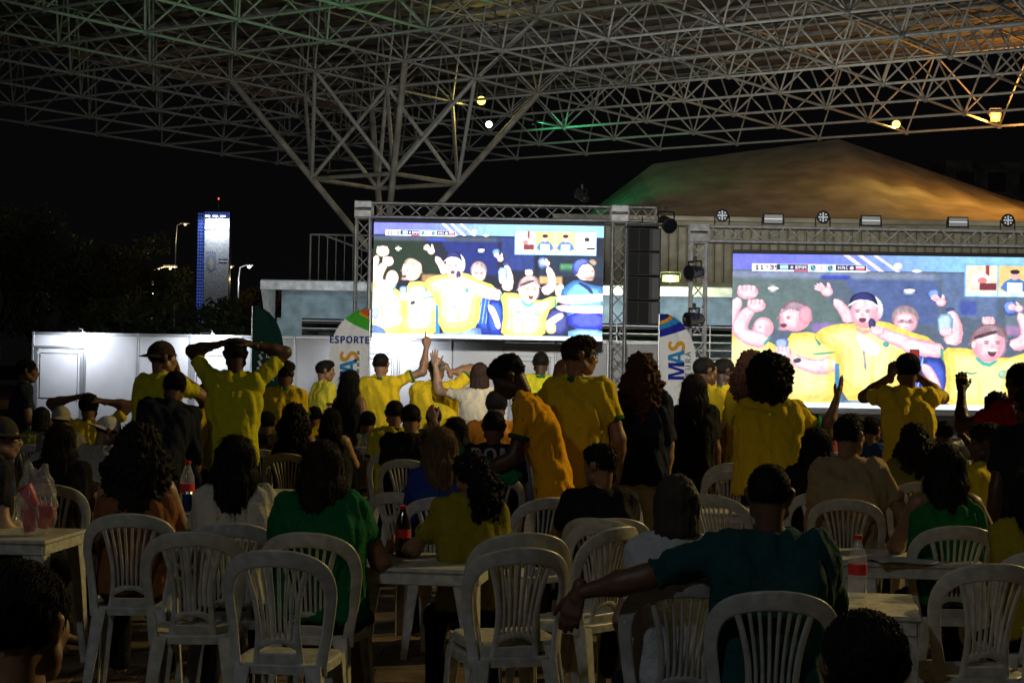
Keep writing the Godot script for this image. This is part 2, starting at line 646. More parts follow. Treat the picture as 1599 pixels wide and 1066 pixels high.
func cap_mesh(kind: String) -> ArrayMesh:                   # "cap": peak forward, "cap_back": peak behind, "hat": round brim
	var key := "headgear_" + kind
	if HAIR.has(key):
		return HAIR[key]
	var b := MB.new()
	var rows := []
	for r in 9:
		var ph := (r / 8.0) * PI * 0.5
		var ring := []
		for k in 24:
			var a := -TAU * k / 24.0
			ring.append(V(cos(a) * 0.092 * cos(ph * 0.98), 0.03 + sin(ph) * 0.108 + (0.0 if r > 0 else -0.004), 0.016 + sin(a) * 0.112 * cos(ph * 0.98)))
		rows.append(ring)
	b.grid(rows, true)
	var inside := []
	for k in 24:
		inside.append(rows[0][23 - k])
	b.face(inside)
	if kind == "hat":
		b.lathe([[0.09, 0.028], [0.15, 0.018], [0.155, 0.022], [0.15, 0.026], [0.09, 0.036]], 28, V(0, 0, 0.016))
	else:
		var s := -1.0 if kind == "cap" else 1.0
		var lower := []
		var upper := []
		for r in 6:
			var f := r / 5.0
			var la := []
			var ua := []
			for k in 13:
				var a := PI * (0.1 + 0.8 * k / 12.0)
				var reach := 0.10 + 0.085 * f * pow(sin(a), 0.6)
				var x := cos(a) * (0.088 + 0.01 * f)
				var z := 0.016 + s * sin(a) * reach
				var y := 0.032 - 0.028 * f + 0.6 * x * x * -1.0
				la.append(V(x, y, z))
				ua.append(V(x, y + 0.004, z))
			if s > 0:
				la.reverse()
				ua.reverse()
			lower.append(la)
			upper.append(ua)
		b.grid(upper)
		for q in lower:
			q.reverse()
		b.grid(lower)
		b.tube([V(0, 0.139, 0.016), V(0, 0.143, 0.016)], [0.008, 0.006], 8)
	HAIR[key] = b.mesh()
	return HAIR[key]

# ---------------------------------------------------------------- people
var PEOPLE := []
var made := []

func arm_of(spec: Dictionary, side: float) -> Array:
	return spec.get("ra" if side > 0 else "la", [0.12, -1.0, 0.05, 0.0, -1.0, -0.2, "relaxed"])

func person_field(idx: int) -> void:
	var e: Dictionary = PEOPLE[idx]
	var H: float = e.H
	var s := H / 1.7
	var w: float = e.get("w", 1.0)
	var sit: bool = e.m == "sit"
	var c: float = e.get("c", 0.022)
	var hip := V(0, 0.53 * H, 0)
	if sit:
		hip = V(0, 0.545, 0.07)
	var lean := deg_to_rad(e.get("lean", 4.0 if sit else 3.0))
	var sidel := deg_to_rad(e.get("side", 0.0))
	var UPV := (V(0, 1, 0).rotated(Vector3.RIGHT, -lean)).rotated(Vector3.BACK, -sidel)
	var tw := deg_to_rad(e.get("twist", 0.0))
	var R := Vector3.RIGHT.rotated(Vector3.UP, -tw)
	R = (R - UPV * R.dot(UPV)).normalized()
	var fwd := UPV.cross(R)                                  # forward is -z for an upright body
	fwd = -fwd if fwd.z > 0 else fwd
	var hunch: float = e.get("hunch", 0.0)
	var sc := hip + UPV * 0.285 * H + fwd * (0.03 + hunch) * s
	var hy := deg_to_rad(e.get("hy", 0.0))
	var hp := deg_to_rad(e.get("hp", 0.0))
	var neck := UPV
	var hb := Basis(Vector3.UP, -hy - tw) * Basis(Vector3.RIGHT, -hp - lean * 0.35)
	hb = Basis(Vector3.BACK, -sidel * 0.6 - deg_to_rad(e.get("ht", 0.0))) * hb
	var hc := sc + neck * 0.062 * H + hb.y * 0.053 * H + fwd * (0.012 + 0.25 * maxf(0.0, sin(hp)) * 0.2) * s
	var hs := 0.955 * s
	var fem: bool = e.get("f", false)
	var shw := (0.148 if fem else 0.165) * s * (0.6 + 0.4 * w)
	var body := []
	var shirt := []
	var legs := []
	var hr := 0.066 * s * w
	body.append([0, hip - R * hr, hip + R * hr, 0.098 * s * w, 0.098 * s * w])
	body.append([0, hip + UPV * 0.13 * s - R * 0.06 * s * w, hip + UPV * 0.13 * s + R * 0.06 * s * w, 0.09 * s * w, 0.09 * s * w])
	body.append([0, hip + UPV * 0.31 * s + fwd * 0.01 - R * 0.08 * s, hip + UPV * 0.31 * s + fwd * 0.01 + R * 0.08 * s, 0.096 * s * (0.4 + 0.6 * w), 0.096 * s * (0.4 + 0.6 * w)])
	body.append([0, sc - R * shw * 0.8, sc + R * shw * 0.8, 0.055 * s, 0.055 * s])
	body.append([0, sc, hc - hb.y * 0.05 * s + hb.z * 0.02 * s, 0.057 * s, 0.05 * s])
	var hem: float = e.get("hem", 0.06) * s
	var hemcut := [cut(-UPV, hip - UPV * hem)]
	var sleeve: float = e.get("sleeve", 0.62)
	var drop := 0.014 * s
	shirt.append([0, hip - UPV * 0.05 * s - R * 0.078 * s * w, hip - UPV * 0.05 * s + R * 0.078 * s * w, 0.117 * s * w, 0.117 * s * w, hemcut])
	shirt.append([0, hip + UPV * 0.14 * s - R * 0.067 * s * w, hip + UPV * 0.14 * s + R * 0.067 * s * w, 0.105 * s * w, 0.105 * s * w, hemcut])
	shirt.append([0, hip + UPV * 0.31 * s + fwd * 0.01 - R * 0.082 * s, hip + UPV * 0.31 * s + fwd * 0.01 + R * 0.082 * s, 0.105 * s * (0.4 + 0.6 * w) + drop, 0.105 * s * (0.4 + 0.6 * w) + drop, hemcut])
	for q in [[0.045, 0.068, 0.11], [0.225, 0.074, 0.106], [0.39, 0.09, 0.096]]:
		shirt.append([0, hip + UPV * q[0] * s - R * q[1] * s * w, hip + UPV * q[0] * s + R * q[1] * s * w, q[2] * s * w, q[2] * s * w, hemcut])
	if sleeve > 0.0:
		shirt.append([0, sc - R * shw * 0.82, sc + R * shw * 0.82, 0.055 * s + drop, 0.055 * s + drop])
		shirt.append([0, sc - R * 0.035 * s + UPV * 0.028 * s, sc - R * shw * 0.9, 0.052 * s, 0.055 * s])
		shirt.append([0, sc + R * 0.035 * s + UPV * 0.028 * s, sc + R * shw * 0.9, 0.052 * s, 0.055 * s])
	else:
		shirt.append([0, sc - R * shw * 0.45 - UPV * 0.03 * s, sc + R * shw * 0.45 - UPV * 0.03 * s, 0.055 * s, 0.055 * s])
	if sleeve > 0.0:
		shirt.append([0, sc - UPV * 0.01 * s, sc + UPV * 0.09 * s, 0.078 * s, 0.068 * s, [cut(UPV, sc + UPV * 0.058 * s)]])
	var ends := []
	var hands := []
	for side in [-1.0, 1.0]:
		var a := arm_of(e, side)
		var sj: Vector3 = sc + R * side * shw - UPV * 0.012 * s
		var reach := []
		if a[0] is String:                                 # the hand goes to a point given from the middle of the head; the elbow bends outward
			var goal: Vector3 = hc + R * side * a[1] * s + UPV * a[2] * s + fwd * a[3] * s
			var l1 := 0.172 * H
			var l2 := 0.148 * H
			if a[2] > -0.05:
				sj += UPV * 0.02 * s
			var to := goal - sj
			var dd := clampf(to.length(), 0.08, (l1 + l2) * 0.98)
			to = to.normalized()
			var ca := clampf((l1 * l1 + dd * dd - l2 * l2) / (2.0 * l1 * dd), -1.0, 1.0)
			var pole: Vector3 = R * side * a[4] + UPV * a[5] + fwd * a[6]
			pole = (pole - to * pole.dot(to)).normalized()
			var elb := sj + to * l1 * ca + pole * l1 * sqrt(1.0 - ca * ca)
			reach = [(elb - sj).normalized(), (sj + to * dd - elb).normalized()]
			a = [0, 0, 0, 0, 0, 0, a[7], a[8], a[9], a[10], a[11], a[12], a[13]]
		var ud: Vector3 = reach[0] if reach.size() else (R * side * a[0] + V(0, a[1], 0) + V(0, 0, a[2])).normalized()
		var fd: Vector3 = reach[1] if reach.size() else (R * side * a[3] + V(0, a[4], 0) + V(0, 0, a[5])).normalized()
		if a[1] > 0.1:
			sj += UPV * 0.03 * s - R * side * 0.01 * s
		var el: Vector3 = sj + ud * 0.172 * H
		var wr: Vector3 = el + fd * 0.148 * H
		var aw := 0.5 + 0.5 * w
		body.append([0, sj, el, 0.05 * s * aw, 0.041 * s * aw])
		body.append([0, el, el.lerp(wr, 0.35), 0.041 * s * aw, 0.041 * s * aw])
		body.append([0, el.lerp(wr, 0.35), wr, 0.041 * s * aw, 0.0275 * s])
		if sleeve > 0.0:
			var l := minf(sleeve, 1.0)
			var se: Vector3 = sj.lerp(el, l)
			if sleeve <= 1.0:
				shirt.append([0, sj, se + ud * 0.05, 0.062 * s * aw, 0.06 * s * aw, [cut(ud, se)]])
				ends.append([se, ud, 0.061 * s * aw])
			else:
				shirt.append([0, sj, el, 0.062 * s * aw, 0.055 * s * aw])
				shirt.append([0, el, wr + fd * 0.03, 0.055 * s * aw, 0.042 * s, [cut(fd, wr)]])
				ends.append([wr, fd, 0.042 * s])
		var palm: Vector3 = -R * side if fd.y < 0.35 else V(0, 0, -1) - R * side * 0.4
		if a.size() > 7:
			palm = R * side * a[7] + V(0, a[8], a[9])
		var hbz: Vector3 = -palm
		var hand_dir: Vector3 = fd
		if a.size() > 10:
			hand_dir = (R * side * a[10] + V(0, a[11], a[12])).normalized()
		var hbasis := facing(hand_dir, hbz)
		if side < 0:
			hbasis = hbasis * Basis(V(-1, 0, 0), V(0, 1, 0), V(0, 0, 1))
		hands.append([a[6], Transform3D(hbasis.scaled_local(V(s, s, s) * 1.0), wr)])
	for side in [-1.0, 1.0]:
		var hj: Vector3 = hip + V(side * 0.088 * s * w, -0.02 * s, 0)
		var kn: Vector3
		var an: Vector3
		if sit:
			kn = V(side * 0.12, 0.5 * s, hip.z - 0.42 * s)
			an = V(side * 0.12, 0.07, hip.z - 0.38 * s + 0.06 * side)
		else:
			kn = V(side * 0.095 * s, 0.285 * H, -0.02 + 0.03 * side)
			an = V(side * 0.1 * s, 0.07, 0.02 + 0.05 * side)
		body.append([0, hj - V(side * 0.018 * s, 0, 0), kn, 0.075 * s * w, 0.055 * s])
		body.append([0, kn, an, 0.056 * s, 0.036 * s])
		body.append([0, an, an + V(0, -0.03, -0.13), 0.035 * s, 0.03 * s])
		legs.append([0, hj - V(side * 0.018 * s, 0, 0), kn, 0.084 * s * w, 0.07 * s, [cut(kn - hj, hj.lerp(kn, 0.93))] if e.get("shorts", false) else []])
		if not e.get("shorts", false):
			legs.append([0, kn, an, 0.069 * s, 0.055 * s, [cut(V(0, -1, 0), V(0, 0.05, 0))]])
	legs.append([0, hip - R * hr, hip + R * hr, 0.106 * s * w, 0.106 * s * w, [cut(UPV, hip + UPV * (0.06 if e.get("hem", 0.06) < 0.0 else 0.01) * s)]])
	var bd := net(body, c, 0.035)
	add_copy(bd, HEAD, Transform3D(hb.scaled_local(Vector3.ONE * hs), hc))
	for h in hands:
		add_copy(bd, HANDS[h[0]], h[1])
	bd.append(normals(bd[0], bd[1]))
	var sd := net(shirt, c * 0.75, 0.05)
	crease(sd, 0.028 * s, V(6.0, 1.5, 6.0), idx * 3.7, 0.004)
	ruffle(sd, 0.004 * s, V(22, 6, 22), idx * 5.1)
	sd.append(normals(sd[0], sd[1]))
	var ld := net(legs, c * 1.1, 0.03)
	crease(ld, 0.012, V(9, 5, 9), idx * 2.9, 0.0)
	ld.append(normals(ld[0], ld[1]))
	made[idx] = [bd, sd, ld, Transform3D(hb.scaled_local(Vector3.ONE * hs), hc), ends, Transform3D(Basis(R, UPV, R.cross(UPV)).scaled_local(Vector3.ONE * s), sc + UPV * 0.052 * s)]

func ring_mesh(r: float, h: float, flare := 1.0) -> ArrayMesh:
	var b := MB.new()
	b.lathe([[r * 0.96, -h * 0.5], [r * 1.03, -h * 0.5], [r * 1.05 * flare, 0.0], [r * 1.03 * flare, h * 0.5], [r * 0.96 * flare, h * 0.5], [r * 0.96, -h * 0.5]], 18)
	return b.mesh()

func glasses_mesh() -> ArrayMesh:
	var b := MB.new()
	for s in [-1.0, 1.0]:
		var ring := []
		for k in 13:
			var a := TAU * k / 12.0
			ring.append(V(s * 0.034 + cos(a) * 0.026, 0.008 + sin(a) * 0.019, -0.107 + absf(s * 0.034 + cos(a) * 0.026) * 0.12))
		var rad := []
		for k in 13:
			rad.append(0.0025)
		b.tube(ring, rad, 6)
		b.tube([V(s * 0.06, 0.014, -0.1), V(s * 0.086, 0.015, -0.04), V(s * 0.086, 0.006, 0.03)], [0.0028, 0.0028, 0.0028], 6)
	b.tube([V(-0.01, 0.012, -0.106), V(0.01, 0.012, -0.106)], [0.0022, 0.0022], 6)
	return b.mesh()

func place_people() -> void:
	make_head()
	HANDS["relaxed"] = make_hand([0.3, 0.35, 0.4, 0.45], 0.6, V(-0.5, 0.8, -0.35))
	HANDS["open"] = make_hand([0.06, 0.05, 0.07, 0.1], 6.0, V(-0.85, 0.55, -0.1))
	HANDS["point"] = make_hand([0.03, 1.15, 1.2, 1.2], 0.3, V(0.1, 0.6, -0.7))
	HANDS["grip"] = make_hand([0.75, 0.8, 0.85, 0.9], 0.2, V(-0.1, 0.6, -0.8))
	made.resize(PEOPLE.size())
	var job := WorkerThreadPool.add_group_task(person_field, PEOPLE.size(), -1, true)
	WorkerThreadPool.wait_for_group_task_completion(job)
	for i in PEOPLE.size():
		var e: Dictionary = PEOPLE[i]
		var g: Array = made[i]
		var o := thing("person", e.label, "person", e.p, -e.yaw, e.get("group", ""))
		part("body", arr_mesh(g[0]), skin(e.skin), o)
		var shirt := part(e.get("top", "shirt"), arr_mesh(g[1]), cloth(e.shirt), o)
		part(e.get("bottom", "trousers"), arr_mesh(g[2]), cloth(e.get("pants", Color(0.012, 0.013, 0.018))), o)
		var ht: Transform3D = g[3]
		if e.hair != "":
			part("hair", hair_mesh(e.hair), hairmat(e.get("hc", Color(0.008, 0.007, 0.006))), o, ht)
		if e.has("cap"):
			part("cap" if e.cap != "hat" else "hat", cap_mesh(e.cap), cloth(e.get("capc", Color(0.5, 0.5, 0.5))), o, ht)
		if e.get("glasses", false):
			if not MESH.has("glasses"):
				MESH["glasses"] = glasses_mesh()
			part("glasses", MESH["glasses"], M.black_plastic, o, ht)
		if e.has("trim"):
			for q in g[4]:
				var y: Vector3 = q[1]
				part("cuff", ring_mesh(q[2] * 1.04, 0.026), cloth(e.trim), shirt, Transform3D(facing(y, Vector3.BACK if absf(y.z) < 0.9 else Vector3.RIGHT), q[0] - y * 0.008))
			part("collar", ring_mesh(0.0785, 0.03, 0.95), cloth(e.trim), shirt, g[5])
		if e.has("chair"):
			chair(e.p, e.yaw + e.get("cyaw", 0.0), e.chair)

# ---------------------------------------------------------------- plastic chairs and tables
var chair_parts := []

func back_at(x: float, y: float) -> Vector3:
	return V(x, y, 0.185 + (y - 0.44) * 0.2 + 0.12 * (y - 0.44) * (y - 0.44) - 1.5 * x * x * smoothstep(0.4, 0.6, y))

func strip(pts: Array, half: Array, thick: float) -> ArrayMesh:
	var path := []
	var ups := []
	for q in pts:
		path.append(back_at(q[0], q[1]))
		ups.append(V(3.0 * q[0], -0.22, 1.0).normalized())
	var b := MB.new()
	b.band(path, half, thick, ups)
	return b.mesh()

func fine(pts: Array, steps: int) -> Array:                # a smooth line through the points
	var out := []
	for i in pts.size() - 1:
		var a: Array = pts[maxi(i - 1, 0)]
		var b: Array = pts[i]
		var c: Array = pts[i + 1]
		var d: Array = pts[mini(i + 2, pts.size() - 1)]
		for s in steps:
			var t := float(s) / steps
			var q := []
			for k in b.size():
				q.append(0.5 * (2.0 * b[k] + (c[k] - a[k]) * t + (2.0 * a[k] - 5.0 * b[k] + 4.0 * c[k] - d[k]) * t * t + (3.0 * b[k] - a[k] - 3.0 * c[k] + d[k]) * t * t * t))
			out.append(q)
	out.append(pts[-1])
	return out

func make_chair() -> void:
	var half_arch := [[0.168, 0.40, 0.024], [0.172, 0.46, 0.024], [0.186, 0.56, 0.023], [0.199, 0.66, 0.024], [0.203, 0.72, 0.026], [0.190, 0.785, 0.029], [0.15, 0.832, 0.032], [0.08, 0.857, 0.034]]
	var arch := half_arch.duplicate()
	arch.append([0.0, 0.864, 0.034])
	for i in half_arch.size():
		var q: Array = half_arch[half_arch.size() - 1 - i]
		arch.append([-q[0], q[1], q[2]])
	var p := fine(arch, 4)
	var w := []
	for q in p:
		w.append(q[2])
	chair_parts.append(["back_frame", strip(p, w, 0.02)])
	for s in [-1.0, 1.0]:
		var rib := fine([[s * 0.128, 0.838, 0.012], [s * 0.104, 0.76, 0.011], [s * 0.084, 0.67, 0.011], [s * 0.077, 0.58, 0.012], [s * 0.083, 0.5, 0.013], [s * 0.09, 0.435, 0.014]], 4)
		w = []
		for q in rib:
			w.append(q[2])
		chair_parts.append(["back_rib", strip(rib, w, 0.016)])
	for i in 6:
		var k := (i - 2.5) / 2.5
		chair_parts.append(["slat", strip(fine([[k * 0.088, 0.85], [k * 0.068, 0.74], [k * 0.055, 0.63], [k * 0.053, 0.525]], 3), [0.0065, 0.0065, 0.0065, 0.0065, 0.0065, 0.0065, 0.0065, 0.0065, 0.0065, 0.0065], 0.011)])
	chair_parts.append(["back_panel", strip(fine([[-0.08, 0.512], [-0.04, 0.531], [0.0, 0.537], [0.04, 0.531], [0.08, 0.512]], 3), [0.016, 0.016, 0.015, 0.014, 0.013, 0.012, 0.012, 0.012, 0.013, 0.014, 0.015, 0.016, 0.016], 0.014)])
	chair_parts.append(["back_panel", strip(fine([[-0.088, 0.462], [0.0, 0.462], [0.088, 0.462]], 4), [0.027, 0.027, 0.027, 0.027, 0.027, 0.027, 0.027, 0.027, 0.027], 0.014)])
	var b := MB.new()
	var rim := []
	var rows := []
	for r in 9:
		var f := r / 8.0
		var row := []
		for k in 28:
			var a := -TAU * k / 28.0
			var cx := signf(cos(a)) * pow(absf(cos(a)), 0.45)
			var cz := signf(sin(a)) * pow(absf(sin(a)), 0.45)
			var z := cz * 0.205
			var x := cx * (0.195 - 0.06 * (z + 0.2) * 0.5)
			if r == 0:
				row.append(V(x * 0.985, 0.405, z * 0.985))
			elif r == 1:
				row.append(V(x, 0.436, z))
			else:
				var g := 1.0 - (r - 2) / 6.0
				row.append(V(x * g * 0.985, 0.444 - 0.014 * (1.0 - g * g) + 0.012 * g * absf(cx) * 0.5, z * g * 0.985))
		rows.append(row)
	b.grid(rows, true)
	chair_parts.append(["seat", b.mesh()])
	for s in [-1.0, 1.0]:
		for q in [[0.168, 0.175, 0.207, 0.275, 1.0], [0.18, -0.175, 0.205, -0.23, -1.0]]:
			var leg := MB.new()
			var top := V(s * q[0], 0.435, q[1])
			var foot := V(s * q[2], 0.0, q[3])
			leg.band([top, top.lerp(foot, 0.5), foot], [0.034, 0.027, 0.02], 0.009, [V(s, 0.05, 0)])
			leg.band([top + V(-s * 0.03, 0, q[4] * 0.028), top.lerp(foot, 0.5) + V(-s * 0.023, 0, q[4] * 0.022), foot + V(-s * 0.016, 0, q[4] * 0.015)], [0.03, 0.023, 0.016], 0.009, [V(0, 0.05, q[4])])
			chair_parts.append(["leg", leg.mesh()])

func chair(at: Vector3, yaw: float, label: String, group := "", tilt := Basis()) -> Node3D:
	var o := thing("plastic_chair", label, "chair", at, -yaw, group)
	o.basis = o.basis * tilt
	var tone: StandardMaterial3D = M[["chair", "chair_b", "chair_c"][absi(int(at.x * 37.0 + at.z * 53.0)) % 3]]
	for q in chair_parts:
		part(q[0], q[1], tone, o)
	return o

var table_parts := []

func make_table() -> void:
	var b := MB.new()
	b.box(V(0, 0.705, 0), V(0.70, 0.022, 0.70), 0.008)
	table_parts.append(["table_top", b.mesh()])
	for s in [[0, 1], [0, -1], [1, 0], [-1, 0]]:
		var sk := MB.new()
		sk.box(V(s[0] * 0.335, 0.668, s[1] * 0.335), V(0.66 if s[0] == 0 else 0.012, 0.05, 0.66 if s[1] == 0 else 0.012), 0.003)
		table_parts.append(["apron", sk.mesh()])
	for sx in [-1.0, 1.0]:
		for sz in [-1.0, 1.0]:
			var l := MB.new()
			var top := V(sx * 0.325, 0.69, sz * 0.325)
			var foot := V(sx * 0.355, 0.0, sz * 0.355)
			l.band([top + V(-sx * 0.05, 0, 0), top.lerp(foot, 0.35) + V(-sx * 0.035, 0, 0), foot + V(-sx * 0.018, 0, 0)], [0.06, 0.036, 0.022], 0.01, [V(0, 0.05, sz)])
			l.band([top + V(0, 0, -sz * 0.05), top.lerp(foot, 0.35) + V(0, 0, -sz * 0.035), foot + V(0, 0, -sz * 0.018)], [0.06, 0.036, 0.022], 0.01, [V(sx, 0.05, 0)])
			table_parts.append(["leg", l.mesh()])

func table(at: Vector3, yaw: float, label: String) -> Node3D:
	var o := thing("plastic_table", label, "table", at, -yaw)
	for q in table_parts:
		part(q[0], q[1], M.chair, o)
	return o

func bottle(at: Vector3, label: String, h: float, cap: Material, body: Material, paper: Material) -> void:
	var o := thing("soda_bottle", label, "bottle", at)
	var b := MB.new()
	var r := h * 0.15
	b.lathe([[0.001, 0.0], [r * 0.85, 0.0], [r, 0.03], [r * 0.96, h * 0.2], [r, h * 0.3], [r, h * 0.58], [r * 0.9, h * 0.68], [r * 0.45, h * 0.87], [r * 0.36, h * 0.92], [r * 0.36, h * 0.95]], 18)
	part("bottle_body", b.mesh(), body, o)
	b = MB.new()
	b.lathe([[r * 0.36, h * 0.93], [r * 0.46, h * 0.93], [r * 0.46, h * 0.995], [r * 0.4, h], [0.001, h]], 16)
	part("cap", b.mesh(), cap, o)
	b = MB.new()
	b.lathe([[r * 1.015, h * 0.37], [r * 1.02, h * 0.38], [r * 1.02, h * 0.53], [r * 1.015, h * 0.54]], 18)
	part("label_band", b.mesh(), paper, o)

func can(at: Vector3, label: String, body: Material, group := "") -> void:
	var o := thing("drink_can", label, "can", at, 0.0, group)
	var b := MB.new()
	b.lathe([[0.001, 0.002], [0.025, 0.002], [0.033, 0.012], [0.033, 0.105]], 16)
	part("can_body", b.mesh(), body, o)
	b = MB.new()
	b.lathe([[0.033, 0.105], [0.027, 0.119], [0.028, 0.122], [0.025, 0.12], [0.001, 0.117]], 16)
	part("lid", b.mesh(), M.alu, o)

# ---------------------------------------------------------------- aluminium box trusses
func truss_run(o: Node3D, a: Vector3, b: Vector3, across: Vector3, m: Material, w := 0.29, step := 0.3) -> void:
	var d := (b - a).normalized()
	var x := across.normalized() * w * 0.5 * 0.83
	var y := d.cross(across).normalized() * w * 0.5 * 0.83
	for q in [x + y, x - y, -x - y, -x + y]:
		bar("chord", o, a + q, b + q, 0.025, m)
	var l := a.distance_to(b)
	var n := maxi(1, roundi(l / step))
	var corners := [x + y, x - y, -x - y, -x + y, x + y]
	for f in 4:
		for i in n:
			var s: Vector3 = corners[f] if (i + f) % 2 == 0 else corners[f + 1]
			var e: Vector3 = corners[f + 1] if (i + f) % 2 == 0 else corners[f]
			bar("brace", o, a + d * (l * (i + 0.06) / n) + s, a + d * (l * (i + 0.94) / n) + e, 0.011, m)
	for t in [0.0, 1.0]:
		var c: Vector3 = a.lerp(b, t)
		for f in 4:
			bar("end_bar", o, c + corners[f], c + corners[f + 1], 0.014, m)

func sleeve_block(o: Node3D, at: Vector3, m: Material) -> void:      # the cube that joins tower and beam
	for s in [-1.0, 1.0]:
		for q in [V(s, 0, 0), V(0, s, 0), V(0, 0, s)]:
			var size := V(0.3, 0.3, 0.3)
			if q.x != 0: size.x = 0.012
			if q.y != 0: size.y = 0.012
			if q.z != 0: size.z = 0.012
			if q.z != 0:
				boxpart("corner_plate", o, at + q * 0.15 + V(0, 0.09, 0), V(0.3, 0.11, 0.012), m, 0.003)
				boxpart("corner_plate", o, at + q * 0.15 + V(0, -0.07, 0), V(0.3, 0.12, 0.012), m, 0.003)
			else:
				boxpart("corner_plate", o, at + q * 0.146, size * 0.97, m, 0.003)

# ---------------------------------------------------------------- the picture on the screens
class Canvas:
	var im: Image
	var k: Vector2
	var off := Vector2.ZERO
	func p(q: Array) -> Vector2:
		return Vector2(q[0] / 5.33 + off.x, q[1] / 5.33 + off.y) * k
	func poly(pts: Array, c: Color) -> void:
		var v := []
		for q in pts:
			v.append(p(q))
		raw(v, c)
	func raw(v: Array, c: Color) -> void:
		var lo := 1e9
		var hi := -1e9
		for q in v:
			lo = minf(lo, q.y); hi = maxf(hi, q.y)
		for y in range(maxi(0, int(lo)), mini(im.get_height() - 1, int(hi)) + 1):
			var yy := y + 0.5
			var xs := []
			for i in v.size():
				var a: Vector2 = v[i]
				var b: Vector2 = v[(i + 1) % v.size()]
				if (a.y <= yy) != (b.y <= yy):
					xs.append(a.x + (yy - a.y) / (b.y - a.y) * (b.x - a.x))
			xs.sort()
			for i in range(0, xs.size() - 1, 2):
				var x0 := maxi(0, roundi(xs[i]))
				var x1 := mini(im.get_width(), roundi(xs[i + 1]))
				if x1 > x0:
					im.fill_rect(Rect2i(x0, y, x1 - x0, 1), c)
	func tint(pts: Array, c: Color, share: float) -> void:   # a half-transparent patch
		var v := []
		var lo := 1e9
		var hi := -1e9
		for i in pts.size():
			var a: Array = pts[i]
			var b: Array = pts[(i + 1) % pts.size()]
			for f in [0.25, 0.75]:
				var q := p([lerpf(a[0], b[0], f), lerpf(a[1], b[1], f)])
				v.append(q)
				lo = minf(lo, q.y); hi = maxf(hi, q.y)
		for y in range(maxi(0, int(lo)), mini(im.get_height() - 1, int(hi)) + 1):
			var yy := y + 0.5
			var xs := []
			for i in v.size():
				var a: Vector2 = v[i]
				var b: Vector2 = v[(i + 1) % v.size()]
				if (a.y <= yy) != (b.y <= yy):
					xs.append(a.x + (yy - a.y) / (b.y - a.y) * (b.x - a.x))
			xs.sort()
			for i in range(0, xs.size() - 1, 2):
				for x in range(maxi(0, roundi(xs[i])), mini(im.get_width(), roundi(xs[i + 1]))):
					im.set_pixel(x, y, im.get_pixel(x, y).lerp(c, share))
	func spot(cx: float, cy: float, rx: float, ry: float, c: Color, share: float) -> void:
		for g in [1.0, 0.8, 0.6, 0.4]:
			var pts := []
			for i in 14:
				pts.append([cx + cos(TAU * i / 14.0) * rx * g, cy + sin(TAU * i / 14.0) * ry * g])
			tint(pts, c, share * 0.4)
	func blur(n: int) -> void:
		var w := im.get_width()
		var h := im.get_height()
		im.resize(n, n / 2, Image.INTERPOLATE_BILINEAR)
		im.resize(w, h, Image.INTERPOLATE_CUBIC)
	func face(cx: float, cy: float, r: float, shade: Color, dark: Color, turn: float, open: float) -> void:   # brows, eyes, nose, cheeks and mouth
		spot(cx + r * 0.75, cy + r * 0.2, r * 0.45, r * 0.9, shade, 0.7)
		spot(cx - r * 0.8, cy + r * 0.3, r * 0.3, r * 0.8, shade, 0.5)
		spot(cx + turn * r, cy + r * 1.05, r * 0.6, r * 0.25, shade, 0.8)
		for e in [-0.4, 0.4]:
			spot(cx + (e + turn) * r, cy - r * 0.12, r * 0.24, r * 0.12, shade, 0.9)
			tint([[cx + (e + turn - 0.2) * r, cy - r * 0.3], [cx + (e + turn + 0.2) * r, cy - r * 0.34], [cx + (e + turn + 0.2) * r, cy - r * 0.24], [cx + (e + turn - 0.2) * r, cy - r * 0.2]], dark, 0.7)
			tint([[cx + (e + turn - 0.15) * r, cy - r * 0.12], [cx + (e + turn + 0.15) * r, cy - r * 0.14], [cx + (e + turn + 0.15) * r, cy - r * 0.04], [cx + (e + turn - 0.15) * r, cy - r * 0.03]], dark, 0.8)
		tint([[cx + (turn * 1.2 - 0.1) * r, cy - r * 0.1], [cx + (turn * 1.2 + 0.1) * r, cy], [cx + (turn * 1.2 + 0.2) * r, cy + r * 0.3], [cx + (turn * 1.2 - 0.2) * r, cy + r * 0.32]], shade, 0.6)
		if open > 0.0:
			tint([[cx + (turn - 0.35) * r, cy + r * 0.5], [cx + (turn + 0.35) * r, cy + r * 0.48], [cx + (turn + 0.2) * r, cy + r * (0.6 + open)], [cx + (turn - 0.2) * r, cy + r * (0.6 + open)]], dark, 0.95)
		else:
			tint([[cx + (turn - 0.28) * r, cy + r * 0.58], [cx + (turn + 0.28) * r, cy + r * 0.56], [cx + (turn + 0.2) * r, cy + r * 0.68], [cx + (turn - 0.2) * r, cy + r * 0.68]], dark, 0.6)
	func blob(cx: float, cy: float, rx: float, ry: float, c: Color, tilt := 0.0) -> void:
		var pts := []
		for i in 26:
			var a := TAU * i / 26.0
			var e := Vector2(cos(a) * rx, sin(a) * ry).rotated(tilt)
			pts.append([cx + e.x, cy + e.y])
		poly(pts, c)
